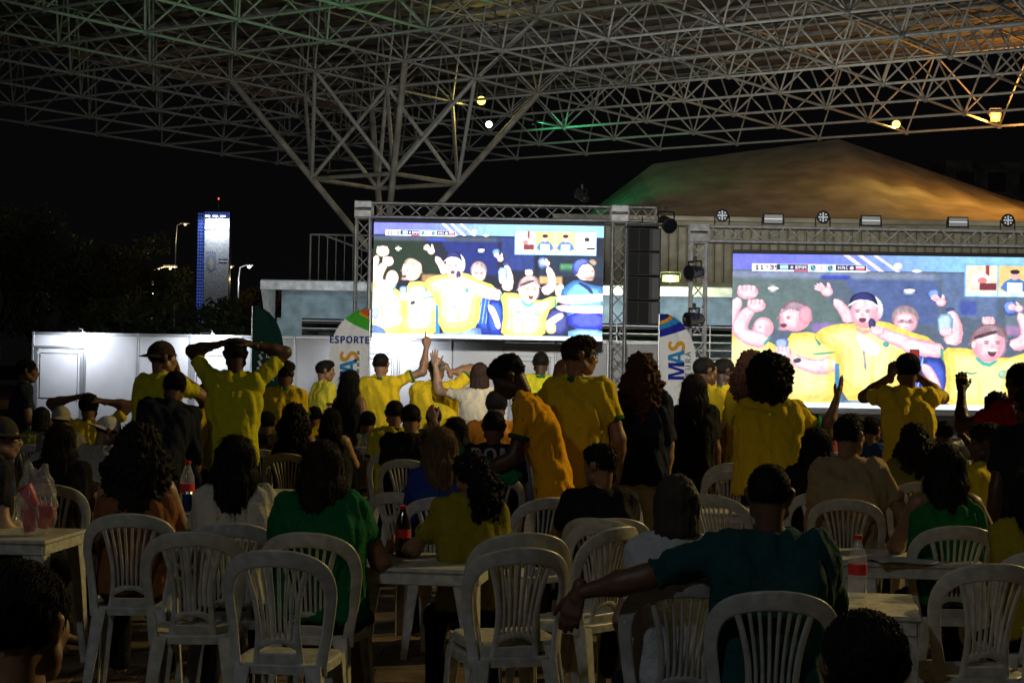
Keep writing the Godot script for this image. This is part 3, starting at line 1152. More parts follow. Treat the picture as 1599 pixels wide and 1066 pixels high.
	func limb(path: Array, widths: Array, c: Color, sh: Color) -> void:     # an arm or finger: darker rims, lit along its upper side
		for k in 6:
			var f := 1.0 - k / 6.0
			var left := []
			var right := []
			for i in path.size():
				var a: Array = path[maxi(i - 1, 0)]
				var b: Array = path[mini(i + 1, path.size() - 1)]
				var t := Vector2(b[0] - a[0], b[1] - a[1]).normalized()
				var n: Vector2 = Vector2(-t.y, t.x) * widths[i] * f
				var o: Vector2 = Vector2(-0.25, -0.35) * widths[i] * (1.0 - f)
				left.append([path[i][0] + n.x + o.x, path[i][1] + n.y + o.y])
				right.append([path[i][0] - n.x + o.x, path[i][1] - n.y + o.y])
			right.reverse()
			curve(left + right, sh.lerp(c, smoothstep(0.0, 1.0, k / 2.6)))
	func mass(pts: Array, c: Color, sh: Color, lx: float, ly: float) -> void:   # a rounded body with its light part towards (lx, ly)
		for k in 7:
			var f := 1.0 - k / 7.5
			var q := []
			for p0 in pts:
				q.append([lerpf(lx, p0[0], f), lerpf(ly, p0[1], f)])
			curve(q, sh.lerp(c, smoothstep(0.0, 1.0, k / 2.8)))
	func ball(cx: float, cy: float, rx: float, ry: float, c: Color, sh: Color) -> void:
		for k in 7:
			var f := 1.0 - k / 7.5
			blob(cx - rx * 0.2 * (1.0 - f), cy - ry * 0.25 * (1.0 - f), rx * f, ry * f, sh.lerp(c, smoothstep(0.0, 1.0, k / 2.8)))
	func palm(x: float, y: float, r: float, ang: float, spread: float, c: Color, sh: Color) -> void:   # an open hand
		for i in 4:
			var a := ang + (i - 1.5) * spread
			limb([[x + cos(a) * r * 0.5, y + sin(a) * r * 0.5], [x + cos(a) * r * 1.2, y + sin(a) * r * 1.2], [x + cos(a) * r * (1.75 - 0.12 * absf(i - 1.4)), y + sin(a) * r * (1.75 - 0.12 * absf(i - 1.4))]], [r * 0.24, r * 0.2, r * 0.14], c, sh)
		limb([[x, y], [x + cos(ang + 1.25) * r * 0.8, y + sin(ang + 1.25) * r * 0.8], [x + cos(ang + 1.0) * r * 1.35, y + sin(ang + 1.0) * r * 1.35]], [r * 0.4, r * 0.26, r * 0.16], c, sh)
		ball(x, y, r * 0.72, r * 0.72, c, sh)
	func fist(x: float, y: float, r: float, c: Color, sh: Color) -> void:
		ball(x, y, r, r * 0.85, c, sh)
		for i in 4:
			limb([[x - r * 0.7 + i * r * 0.42, y - r * 0.75], [x - r * 0.75 + i * r * 0.45, y - r * 0.1]], [r * 0.22, r * 0.2], c, sh)
		limb([[x + r * 0.8, y + r * 0.4], [x - r * 0.2, y + r * 0.35]], [r * 0.24, r * 0.2], c, sh)
	func tufts(x0: float, y0: float, x1: float, y1: float, rise: float, n: int, c: Color, sd: int) -> void:   # hair in short strokes
		var rng := RandomNumberGenerator.new()
		rng.seed = sd
		for i in n:
			var f := rng.randf()
			var x := lerpf(x0, x1, f)
			var y := lerpf(y0, y1, f) - rise * sin(f * PI) * rng.randf_range(0.6, 1.1)
			var l := rng.randf_range(10, 22)
			var dx := (f - 0.5) * 24.0 + rng.randf_range(-8, 8)
			tint([[x, y], [x + 5, y], [x + dx + 3, y + l], [x + dx - 2, y + l]], c.lerp(Color.WHITE, rng.randf() * 0.25), 0.75)
	func curve(pts: Array, c: Color) -> void:              # a closed outline with rounded corners
		var out := []
		for i in pts.size():
			var a: Array = pts[i]
			var b: Array = pts[(i + 1) % pts.size()]
			out.append([a[0] * 0.75 + b[0] * 0.25, a[1] * 0.75 + b[1] * 0.25])
			out.append([a[0] * 0.25 + b[0] * 0.75, a[1] * 0.25 + b[1] * 0.75])
		poly(out, c)
	func word(t: String, at: Vector2, px: float, c: Color) -> void:
		var font := {"0": "01110100011001110101110011000101110", "1": "00100011000010000100001000010001110", "3": "11110000010000101110000010000111110", "9": "01110100011000101111000010000101110", ":": "00000001000010000000001000010000000",
			"B": "11110100011000111110100011000111110", "R": "11110100011000111110101001001010001", "A": "01110100011000111111100011000110001", "H": "10001100011000111111100011000110001", "I": "01110001000010000100001000010001110"}
		for i in t.length():
			var f: String = font[t[i]]
			for y in 7:
				for x in 5:
					if f[y * 5 + x] == "1":
						im.fill_rect(Rect2i(int(at.x + (i * 6 + x) * px), int(at.y + y * px), int(px + 0.99), int(px + 0.99)), c)

func screen_picture(bright: bool) -> ImageTexture:
	var cv := Canvas.new()
	cv.im = Image.create(1024, 512, false, Image.FORMAT_RGB8)
	cv.k = Vector2(1024 / 359.0, 512 / 180.0)
	var sk := Color8(255, 234, 226) if bright else Color8(255, 214, 220)
	var sk2 := Color8(250, 205, 190) if bright else Color8(240, 150, 160)
	var ye := Color8(255, 252, 208) if bright else Color8(255, 246, 165)
	var ye2 := Color8(248, 236, 120) if bright else Color8(236, 214, 90)
	var gr := Color8(60, 150, 130)
	var bl := Color8(50, 95, 215) if bright else Color8(70, 95, 200)
	var nv := Color8(30, 35, 90)
	var wall := Color8(26, 30, 46) if bright else Color8(84, 98, 118)
	cv.im.fill(wall)
	# the room behind: darker and bluer areas, lights on the ceiling
	cv.off = Vector2(-13, -9)
	cv.poly([[60, 200], [480, 200], [620, 420], [620, 520], [60, 520]], Color8(28, 42, 32) if bright else Color8(92, 110, 112))
	cv.poly([[620, 160], [1100, 160], [1100, 480], [760, 480]], Color8(28, 40, 105) if bright else Color8(78, 96, 146))
	cv.poly([[60, 160], [1100, 160], [1100, 205], [60, 205]], Color8(60, 70, 90) if bright else Color8(120, 132, 160))
	cv.off = Vector2(177, -9)
	cv.poly([[100, 160], [400, 160], [400, 430], [160, 430]], Color8(36, 52, 110) if bright else Color8(92, 112, 150))
	cv.poly([[440, 300], [960, 300], [960, 480], [440, 480]], Color8(30, 44, 62) if bright else Color8(98, 114, 128))
	cv.poly([[610, 360], [730, 360], [730, 420], [610, 420]], Color8(70, 130, 90) if bright else Color8(110, 150, 90))
	cv.poly([[200, 330], [300, 330], [300, 410], [200, 410]], Color8(40, 55, 120) if bright else Color8(70, 85, 160))
	cv.poly([[440, 470], [620, 470], [620, 540], [440, 540]], Color8(190, 150, 100) if bright else Color8(150, 120, 160))
	cv.off = Vector2(-13, -9)
	cv.poly([[470, 470], [620, 470], [620, 530], [470, 530]], Color8(150, 110, 80) if bright else Color8(130, 110, 170))
	cv.blob(275, 262, 28, 11, Color8(255, 250, 235))
	cv.blob(965, 264, 28, 11, Color8(255, 250, 235))
	cv.blob(590, 185, 70, 18, Color8(50, 70, 190))
	cv.blur(90)
	cv.blob(275, 262, 28, 11, Color8(255, 250, 235))
	cv.blob(965, 264, 28, 11, Color8(255, 250, 235))
	# the banner along the top
	for x in 1024:
		var f := x / 1023.0
		cv.im.fill_rect(Rect2i(x, 0, 1, 51), Color8(110, 115, 250).lerp(Color8(140, 200, 255), smoothstep(0.1, 0.7, f)))
	for q in [[620, 18], [690, 18], [770, 14]]:
		cv.poly([[q[0], 40], [q[0] + q[1] * 1.6, 40], [q[0] + 150, 150], [q[0] + 150 - q[1] * 1.6, 150]], Color8(255, 225, 240))
	cv.blob(905, 112, 22, 22, Color8(255, 225, 240))
	cv.blob(1000, 142, 24, 9, Color8(255, 240, 250))
	# far people in blue
	var sh := Color8(246, 196, 178) if bright else Color8(244, 158, 176)
	var dk := Color8(110, 60, 60) if bright else Color8(98, 48, 66)
	var yd := Color8(240, 214, 96) if bright else Color8(236, 206, 92)
	var bd := Color8(24, 40, 130) if bright else Color8(36, 50, 130)
	cv.mass([[925, 600], [1060, 640], [1090, 985], [960, 985], [925, 820]], bl, bd, 990, 720)
	for k in 3:
		cv.tint([[975 + k * 30, 670], [983 + k * 30, 670], [955 + k * 30, 880], [947 + k * 30, 880]], Color8(190, 225, 255), 0.8)
	cv.ball(945, 435, 68, 78, Color8(225, 205, 200) if bright else Color8(176, 160, 172), Color8(150, 125, 125))
	cv.ball(947, 462, 56, 66, sk, sh)
	cv.tufts(890, 420, 1002, 425, 58, 50, Color8(130, 110, 110), 1)
	cv.face(947, 462, 52, sh, dk, 0.05, 0.0)
	cv.tint([[905, 450], [990, 452], [988, 472], [952, 470], [945, 460], [938, 470], [906, 470]], Color8(80, 70, 80), 0.45)
	# the man at the edge with a raised fist
	cv.mass([[20, 540], [110, 555], [270, 590], [345, 700], [335, 850], [300, 1010], [20, 1010]], ye, yd, 170, 700)
	cv.ball(228, 510, 52, 66, sk, sh)
	cv.face(215, 515, 44, sh, dk, -0.5, 0.0)
	cv.limb([[40, 560], [62, 430], [100, 330]], [44, 36, 28], sk, sh)
	cv.fist(145, 288, 54, sk, sh)
	cv.limb([[250, 600], [140, 570], [100, 520], [135, 430], [165, 395]], [52, 50, 44, 36, 30], sk, sh)
	cv.fist(190, 372, 48, sk, sh)
	cv.tint([[225, 612], [262, 560], [270, 566], [240, 622]], gr, 0.9)
	cv.limb([[320, 850], [220, 870], [120, 850], [70, 830]], [40, 44, 36, 26], sk, sh)
	cv.mass([[62, 770], [126, 766], [118, 850], [66, 850]], Color8(190, 215, 250), Color8(120, 150, 210), 85, 800)
	cv.curve([[40, 905], [110, 905], [180, 945], [190, 1010], [40, 1010]], Color8(96, 120, 170))
	# the shouting man with a cup
	cv.mass([[330, 545], [500, 530], [606, 600], [622, 760], [600, 1010], [300, 1010], [330, 830]], ye, yd, 440, 700)
	cv.ball(388, 440, 80, 92, sk, sh)
	cv.mass([[318, 400], [335, 352], [385, 336], [450, 366], [474, 430], [466, 480], [440, 430], [380, 384]], Color8(220, 195, 175) if bright else Color8(176, 146, 158), Color8(150, 120, 110) if bright else Color8(120, 92, 104), 400, 370)
	cv.tufts(318, 410, 466, 450, 66, 90, Color8(200, 170, 150) if bright else Color8(150, 120, 140), 2)
	cv.ball(440, 430, 34, 60, sh, sh.darkened(0.15))
	cv.face(368, 455, 58, sh, dk, -0.65, 0.3)
	cv.tint([[486, 560], [502, 552], [524, 612], [508, 620]], gr, 0.95)
	cv.limb([[596, 720], [520, 760], [420, 730], [372, 690]], [52, 50, 40, 28], sk, sh)
	cv.tint([[480, 668], [592, 652], [592, 664], [480, 680]], gr, 0.9)
	cv.mass([[286, 576], [360, 576], [352, 642], [294, 644]], Color8(170, 195, 245), Color8(90, 115, 190), 310, 605)
	cv.fist(330, 664, 44, sk, sh)
	cv.tint([[380, 706], [418, 694], [424, 722], [386, 734]], Color8(40, 46, 50), 0.9)
	cv.poly([[594, 730], [630, 730], [630, 985], [594, 985]], Color8(60, 130, 180))
	# the man in the middle with cap and microphone
	cv.mass([[490, 590], [500, 520], [600, 478], [690, 476], [830, 448], [960, 520], [1090, 560], [1080, 640], [962, 640], [962, 900], [800, 978], [622, 960], [612, 640]], ye, yd, 720, 610)
	cv.mass([[622, 955], [800, 968], [962, 890], [990, 1010], [622, 1010]], Color8(150, 185, 230), Color8(90, 120, 180), 760, 990)
	cv.limb([[668, 470], [640, 400], [590, 330]], [34, 30, 24], sk, sh)
	cv.palm(548, 278, 42, -2.5, 0.24, sk, sh)
	cv.ball(744, 405, 76, 100, sk, sh)
	cv.ball(812, 420, 16, 26, sk, sh)
	cv.mass([[658, 372], [670, 302], [735, 270], [797, 300], [816, 376], [768, 330], [700, 328]], Color8(44, 48, 110), Color8(18, 20, 56), 720, 300)
	cv.mass([[784, 290], [830, 338], [836, 420], [810, 440], [808, 350]], Color8(252, 252, 255), Color8(200, 200, 215), 815, 350)
	cv.limb([[656, 366], [700, 330], [766, 332], [812, 372]], [6, 7, 7, 6], Color8(235, 235, 245), Color8(190, 190, 210))
	cv.face(738, 408, 66, sh, dk, -0.12, 0.3)
	cv.tint([[690, 495], [740, 520], [800, 500], [780, 530], [740, 545], [700, 525]], sh, 0.8)
	cv.limb([[776, 446], [780, 510]], [20, 15], Color8(60, 64, 110), nv)
	cv.mass([[690, 530], [760, 560], [830, 620], [800, 690], [720, 640]], Color8(255, 255, 255), Color8(225, 225, 230), 755, 600)
	cv.limb([[738, 640], [748, 762]], [5, 6], Color8(170, 170, 190), Color8(130, 130, 150))
	cv.limb([[800, 520], [900, 570], [1000, 610], [1110, 632]], [34, 42, 44, 48], sk, sh)
	cv.fist(806, 520, 36, sk, sh)
	cv.ball(850, 602, 15, 17, Color8(90, 180, 170), Color8(40, 110, 120))
	for q in [[[650, 600], [690, 690], [684, 900], [668, 900]], [[900, 660], [912, 720], [860, 920], [842, 912]], [[780, 700], [796, 780], [786, 950], [770, 940]], [[560, 560], [640, 600], [650, 650], [606, 630]], [[350, 680], [376, 770], [362, 960], [342, 940]], [[560, 640], [590, 720], [570, 960], [548, 900]], [[120, 640], [150, 720], [170, 900], [150, 900]]]:
		cv.tint(q, yd, 0.45)
	cv.off = Vector2(177, -9)
	cv.limb([[-80, 600], [30, 628], [125, 646]], [46, 48, 50], sk, sh)
	# raised arms with cups
	cv.limb([[165, 600], [190, 500], [160, 385]], [48, 40, 24], sk, sh)
	cv.mass([[36, 258], [110, 248], [102, 316], [56, 326]], Color8(130, 165, 225), Color8(60, 90, 165), 70, 280)
	cv.palm(112, 334, 36, -2.4, 0.2, sk, sh)
	cv.tint([[132, 370], [180, 364], [182, 386], [134, 394]], Color8(60, 70, 120), 0.9)
	cv.mass([[90, 405], [178, 405], [168, 545], [104, 545]], Color8(190, 220, 240), Color8(110, 150, 190), 125, 460)
	cv.fist(140, 520, 34, sk, sh)
	cv.limb([[470, 610], [548, 560], [545, 480], [508, 400]], [44, 40, 34, 24], sk, sh)
	cv.mass([[416, 326], [494, 308], [506, 402], [438, 420]], Color8(120, 150, 215), Color8(54, 80, 150), 450, 350)
	cv.palm(502, 366, 32, -2.9, 0.24, sk, sh)
	cv.fist(352, 448, 34, sk, sh)
	cv.mass([[565, 560], [642, 520], [644, 640], [580, 650]], sk, sh, 610, 570)
	# smaller people in blue between
	cv.mass([[10, 670], [150, 690], [150, 985], [10, 985]], bl, bd, 70, 780)
	cv.limb([[30, 730], [80, 820], [110, 920]], [28, 26, 22], sk, sh)
	cv.mass([[490, 740], [690, 740], [690, 985], [490, 985]], Color8(70, 80, 150), Color8(30, 34, 80), 590, 820)
	cv.limb([[490, 900], [560, 840], [640, 790]], [32, 30, 24], sk, sh)
	cv.mass([[500, 890], [584, 862], [584, 950], [510, 955]], ye, yd, 540, 900)
	# the laughing man
	cv.mass([[105, 615], [280, 620], [420, 690], [580, 625], [602, 705], [505, 770], [492, 1010], [120, 1010], [150, 770]], ye, yd, 330, 790)
	cv.ball(352, 588, 84, 116, sk, sh)
	cv.mass([[258, 600], [266, 520], [320, 470], [390, 464], [440, 500], [448, 570], [400, 524], [320, 520], [286, 570]], Color8(205, 180, 178) if bright else Color8(160, 128, 140), Color8(120, 90, 92), 340, 490)
	cv.tufts(262, 585, 440, 560, 100, 150, Color8(170, 140, 140) if bright else Color8(130, 98, 112), 3)
	cv.tint([[276, 545], [392, 502], [398, 520], [284, 566]], Color8(60, 36, 46), 0.85)
	cv.ball(282, 600, 15, 30, sk, sh)
	cv.face(360, 594, 72, sh, dk, 0.16, 0.42)
	cv.tint([[350, 626], [402, 622], [394, 638], [356, 640]], Color8(255, 252, 250), 0.95)
	cv.tint([[280, 680], [300, 672], [345, 716], [395, 688], [406, 698], [345, 744]], Color8(80, 180, 170), 0.95)
	cv.tint([[110, 622], [124, 620], [130, 692], [116, 694]], gr, 0.9)
	cv.tint([[564, 652], [580, 652], [590, 742], [570, 744]], gr, 0.9)
	cv.ball(430, 780, 26, 26, Color8(170, 215, 190), Color8(110, 160, 140))
	cv.limb([[240, 770], [270, 780], [300, 768]], [4, 5, 3], Color8(90, 160, 140), Color8(70, 130, 120))
	for q in [[[200, 720], [232, 800], [228, 980], [206, 980]], [[430, 740], [466, 790], [450, 980], [428, 960]], [[300, 790], [322, 870], [316, 980], [302, 980]], [[150, 650], [200, 690], [180, 740], [160, 710]]]:
		cv.tint(q, yd, 0.45)
	# the man with the cap and folded arms
	cv.mass([[600, 610], [700, 515], [760, 495], [850, 535], [1010, 560], [1010, 925], [690, 915], [672, 760]], Color8(120, 190, 222), Color8(50, 100, 160), 800, 640)
	cv.mass([[672, 770], [1010, 770], [1010, 920], [690, 912]], Color8(80, 92, 235), Color8(36, 40, 160), 830, 820)
	cv.mass([[682, 905], [1010, 915], [1010, 1010], [690, 1010]], Color8(150, 205, 240), Color8(90, 140, 190), 840, 960)
	cv.ball(818, 432, 76, 72, sk, sh)
	cv.ball(745, 440, 16, 26, sk, sh)
	cv.mass([[705, 400], [735, 335], [800, 318], [862, 335], [838, 368], [782, 374], [748, 470], [715, 440]], Color8(92, 112, 205), Color8(44, 56, 130), 775, 350)
	cv.mass([[836, 342], [878, 316], [924, 350], [892, 392]], Color8(170, 150, 130), Color8(100, 84, 70), 880, 350)
	cv.face(836, 436, 56, sh, dk, 0.4, 0.0)
	cv.tint([[800, 470], [850, 478], [890, 465], [870, 496], [830, 500]], dk, 0.5)
	cv.limb([[590, 668], [760, 664], [900, 650], [1010, 640]], [34, 38, 34, 30], sk, sh)
	cv.limb([[590, 735], [760, 748], [900, 748], [1010, 742]], [26, 32, 32, 30], sk, sh)
	cv.tint([[770, 516], [862, 556], [894, 612], [872, 616], [830, 572], [764, 534]], nv, 0.85)
	# four small pictures
	for q in [[235, 393, 0], [400, 563, 1], [570, 735, 2], [740, 905, 3]]:
		cv.poly([[q[0] - 6, 92], [q[1] + 6, 92], [q[1] + 6, 298], [q[0] - 6, 298]], Color8(120, 190, 250))
		cv.poly([[q[0], 100], [q[1], 100], [q[1], 262], [q[0], 262]], [Color8(250, 220, 200), Color8(250, 200, 130), Color8(250, 190, 140), Color8(255, 245, 230)][q[2]])
		cv.poly([[q[0], 262], [q[1], 262], [q[1], 292], [q[0], 292]], Color8(215, 240, 255))
		var cx: float = (q[0] + q[1]) * 0.5
		if q[2] in [1, 2]:
			cv.curve([[cx - 85, 262], [cx - 40, 180], [cx + 40, 180], [cx + 85, 262]], Color8(70, 120, 190))
			cv.blob(cx, 160, 24, 30, Color8(235, 180, 170))
			cv.blob(cx, 138, 24, 14, Color8(50, 35, 40))
			cv.poly([[cx - 38, 205], [cx + 38, 205], [cx + 38, 262], [cx - 38, 262]], Color8(245, 245, 245))
		elif q[2] == 0:
			cv.poly([[cx + 20, 100], [cx + 40, 100], [cx + 40, 190], [cx + 20, 190]], Color8(150, 60, 60))
			cv.blob(cx, 190, 46, 40, Color8(250, 245, 240))
			cv.blob(cx + 4, 195, 24, 20, Color8(230, 130, 130))
			cv.poly([[cx - 10, 212], [cx + 75, 210], [cx + 75, 255], [cx - 10, 255]], Color8(120, 50, 60))
		else:
			cv.blob(cx + 8, 162, 22, 18, Color8(50, 50, 55))
			cv.poly([[cx + 5, 230], [cx + 75, 230], [cx + 75, 245], [cx + 5, 245]], Color8(40, 40, 45))
	cv.im.fill_rect(Rect2i(0, 494, 1024, 18), Color8(238, 248, 255))
	# the score bar
	cv.off = Vector2(-13, -9)
	cv.poly([[165, 106], [748, 106], [748, 154], [165, 154]], Color8(255, 255, 255))
	cv.poly([[294, 110], [448, 110], [448, 144], [294, 144]], Color8(40, 42, 75))
	cv.poly([[590, 110], [744, 110], [744, 144], [590, 144]], Color8(40, 42, 75))
	cv.poly([[380, 146], [450, 146], [450, 154], [380, 154]], Color8(200, 60, 90))
	cv.poly([[308, 114], [350, 114], [350, 140], [308, 140]], Color8(170, 230, 230))
	cv.blob(368, 128, 8, 9, Color8(200, 200, 240))
	cv.poly([[454, 110], [496, 110], [496, 152], [454, 152]], Color8(190, 240, 240))
	cv.poly([[540, 110], [582, 110], [582, 152], [540, 152]], Color8(190, 240, 240))
	cv.blob(518, 130, 6, 14, Color8(240, 170, 170))
	cv.blob(672, 128, 10, 11, Color8(255, 255, 255))
	cv.poly([[692, 114], [736, 114], [736, 127], [692, 127]], Color8(220, 230, 255))
	cv.poly([[692, 127], [736, 127], [736, 140], [692, 140]], Color8(240, 120, 140))
	cv.word("11:39", cv.p([182, 116]), 2.2, Color8(50, 40, 70))
	cv.word("BRA", cv.p([388, 116]), 1.7, Color8(255, 255, 255))
	cv.word("0", cv.p([467, 116]), 2.2, Color8(40, 60, 90))
	cv.word("0", cv.p([553, 116]), 2.2, Color8(40, 60, 90))
	cv.word("HAI", cv.p([602, 116]), 1.7, Color8(255, 255, 255))
	cv.blur(760)
	var gn := FastNoiseLite.new()
	gn.seed = 5
	gn.frequency = 0.05
	gn.fractal_octaves = 4
	for y in range(0, 512, 2):
		for x in range(0, 1024, 2):
			var c := cv.im.get_pixel(x, y)
			var g := 1.0 + 0.09 * gn.get_noise_2d(x, y) + 0.10 * gn.get_noise_2d(x * 0.45 + 900.0, y * 0.25)
			var e := 0.95
			cv.im.fill_rect(Rect2i(x, y, 2, 2), Color(pow(c.r, e) * g, pow(c.g, e) * g, pow(c.b, e) * g))
	return ImageTexture.create_from_image(cv.im)

func screen(label: String, centre: Vector3, size: Vector2, turn: float, bright: bool, energy: float, light: float, cols: int, rws: int) -> void:
	var o := thing("led_screen", label, "screen", centre, turn)
	var m := mat(0.02, 0.02, 0.022, 0.5)
	m.emission_enabled = true
	m.emission = Color.WHITE
	m.emission_operator = BaseMaterial3D.EMISSION_OP_MULTIPLY
	m.emission_texture = screen_picture(bright)
	m.emission_energy_multiplier = energy
	for r in rws:                                         # the wall is put together from square modules
		for c in cols:
			var b := MB.new()
			var x0 := -size.x * 0.5 + size.x * c / cols
			var y0 := size.y * 0.5 - size.y * (r + 1) / rws
			var dx := size.x / cols
			var dy := size.y / rws
			b.face([V(x0, y0, 0), V(x0 + dx, y0, 0), V(x0 + dx, y0 + dy, 0), V(x0, y0 + dy, 0)],
				[Vector2(float(c) / cols, float(r + 1) / rws), Vector2(float(c + 1) / cols, float(r + 1) / rws), Vector2(float(c + 1) / cols, float(r) / rws), Vector2(float(c) / cols, float(r) / rws)])
			part("screen_module", b.mesh(), m, o)
			boxpart("cabinet", o, V(x0 + dx * 0.5, y0 + dy * 0.5, -0.048), V(dx - 0.002, dy - 0.002, 0.09), M.black_metal, 0.004)
	boxpart("hanging_bar", o, V(0, size.y * 0.5 + 0.035, -0.05), V(size.x, 0.06, 0.06), M.black_metal, 0.006)
	var l := AreaLight3D.new()
	l.name = "screen_light"
	l.area_size = size
	l.light_color = Color(0.93, 0.95, 1.0)
	l.light_energy = light
	l.shadow_enabled = true
	l.position = V(0, 0, 0.02)
	l.rotation.y = PI
	o.add_child(l)

# ---------------------------------------------------------------- the canopy: a square-on-square space frame
const CELL := 3.0
const LOW := 9.353
const HIGH := 11.453

func fr(i: float, j: float, y: float) -> Vector3:          # a node of the frame's grid
	var a := deg_to_rad(34.795)
	return V(-15.1356 + CELL * (i * sin(a) - j * cos(a)), y, -(52.7018 + CELL * (i * cos(a) + j * sin(a))))

func canopy() -> void:
	var o := thing("space_frame_canopy", "huge white steel space frame canopy with corrugated roof over the plaza", "canopy")
	var bars := []
	for i in range(-16, 7):
		for j in range(-22, 2):
			var p := fr(i, j, LOW)
			if -p.z < 24.0 or absf(p.x) > -p.z * 0.34 + 5.0:
				continue
			if i < 6:
				bars.append(["lower_chord", p, fr(i + 1, j, LOW), 0.038])
			if j < 1:
				bars.append(["lower_chord", p, fr(i, j + 1, LOW), 0.038])
			for q in [[0.5, 0.5], [0.5, -0.5], [-0.5, 0.5], [-0.5, -0.5]]:
				if i + q[0] < 6 and j + q[1] < 1:
					bars.append(["diagonal", p, fr(i + q[0], j + q[1], HIGH), 0.027])
			if i < 6 and j < 1:
				var t := fr(i + 0.5, j + 0.5, HIGH)
				if i < 5:
					bars.append(["upper_chord", t, fr(i + 1.5, j + 0.5, HIGH), 0.03])
				if j < 0:
					bars.append(["upper_chord", t, fr(i + 0.5, j + 1.5, HIGH), 0.03])
	bars.sort_custom(func(a, b): return view_size(a) > view_size(b))
	var counts := {}
	var rest := MB.new()
	for q in bars:
		var n: int = counts.get(q[0], 0)
		if n < 230 and seen_here(q):
			counts[q[0]] = n + 1
			bar(q[0], o, q[1], q[2], q[3], M.frame)
		else:
			rest.tube([q[1], q[2]], [q[3], q[3]], 7, false)
	var far := part("far_frame_members", rest.mesh(), M.frame, o)
	far.set_meta("kind", "stuff")
	# joint plates at the lower nodes
	var knots := MB.new()
	for i in range(-16, 7):
		for j in range(-22, 2):
			var p := fr(i, j, LOW)
			if -p.z > 26.0 and absf(p.x) < -p.z * 0.34 + 3.0:
				knots.lathe([[0.001, -0.09], [0.07, -0.07], [0.095, 0.0], [0.07, 0.08], [0.001, 0.1]], 8, p)
	part("joints", knots.mesh(), M.frame_dark, o).set_meta("kind", "stuff")
	# corrugated roof sheets on purlins
	var sheet := MB.new()
	var lower := []
	var n := 300
	for e in 2:
		var row := []
		for k in n + 1:
			var f := float(k) / n
			row.append(fr(5.75 if e == 0 else -17.0, lerpf(0.75, -23.0, f), HIGH + 0.20 + 0.035 * (k % 2)))
		lower.append(row)
	sheet.grid(lower)
	part("roof_sheet", sheet.mesh(), M.deck, o)
	var top := MB.new()
	top.face([fr(5.8, 0.8, HIGH + 0.27), fr(5.8, -23, HIGH + 0.27), fr(-17, -23, HIGH + 0.27), fr(-17, 0.8, HIGH + 0.27)])
	part("roof_top", top.mesh(), M.deck, o)
	for k in 36:
		var f := 5.6 - k * 0.5
		var a := fr(f, 0.7, HIGH + 0.14)
		var b := fr(f, -16.0, HIGH + 0.14)
		var y := (b - a).normalized()
		part("purlin", boxmesh(V(0.05, 1.0, 0.12), 0.0), M.frame_dark, o, Transform3D(Basis(y.cross(Vector3.UP), y * a.distance_to(b), Vector3.UP), (a + b) * 0.5))
	# the tree column: four struts spread from a concrete shaft and brace the frame
	var foot := fr(1, -4, 4.4)
	var ring := []
	for q in [[0, -3], [0, -5], [2, -5], [2, -3]]:
		var tip := fr(q[0], q[1], LOW)
		ring.append(foot.lerp(tip, 0.475))
		bar("column_strut", o, foot, tip, 0.088, M.frame_warm)
	for k in 4:
		bar("ring_bar", o, ring[k], ring[(k + 1) % 4], 0.06, M.frame_warm)
		bar("column_brace", o, ring[k], fr(1, -4, LOW), 0.055, M.frame)
		for q in [[[1, -3], [0, -4]], [[0, -4], [1, -5]], [[1, -5], [2, -4]], [[2, -4], [1, -3]]][k]:
			bar("column_brace", o, ring[k], fr(q[0], q[1], LOW), 0.055, M.frame)
	var sh := MB.new()
	sh.lathe([[0.42, 0.0], [0.4, 0.02], [0.36, 4.4], [0.3, 4.47], [0.001, 4.5]], 20, V(foot.x, 0, foot.z))
	part("column_shaft", sh.mesh(), M.concrete, o)

func view_size(q: Array) -> float:
	var m: Vector3 = (q[1] + q[2]) * 0.5
	return q[3] / maxf(1.0, -m.z)

func seen_here(q: Array) -> bool:
	var m: Vector3 = (q[1] + q[2]) * 0.5
	return m.y - 1.6 < -m.z * 0.222 and absf(m.x) < -m.z * 0.31

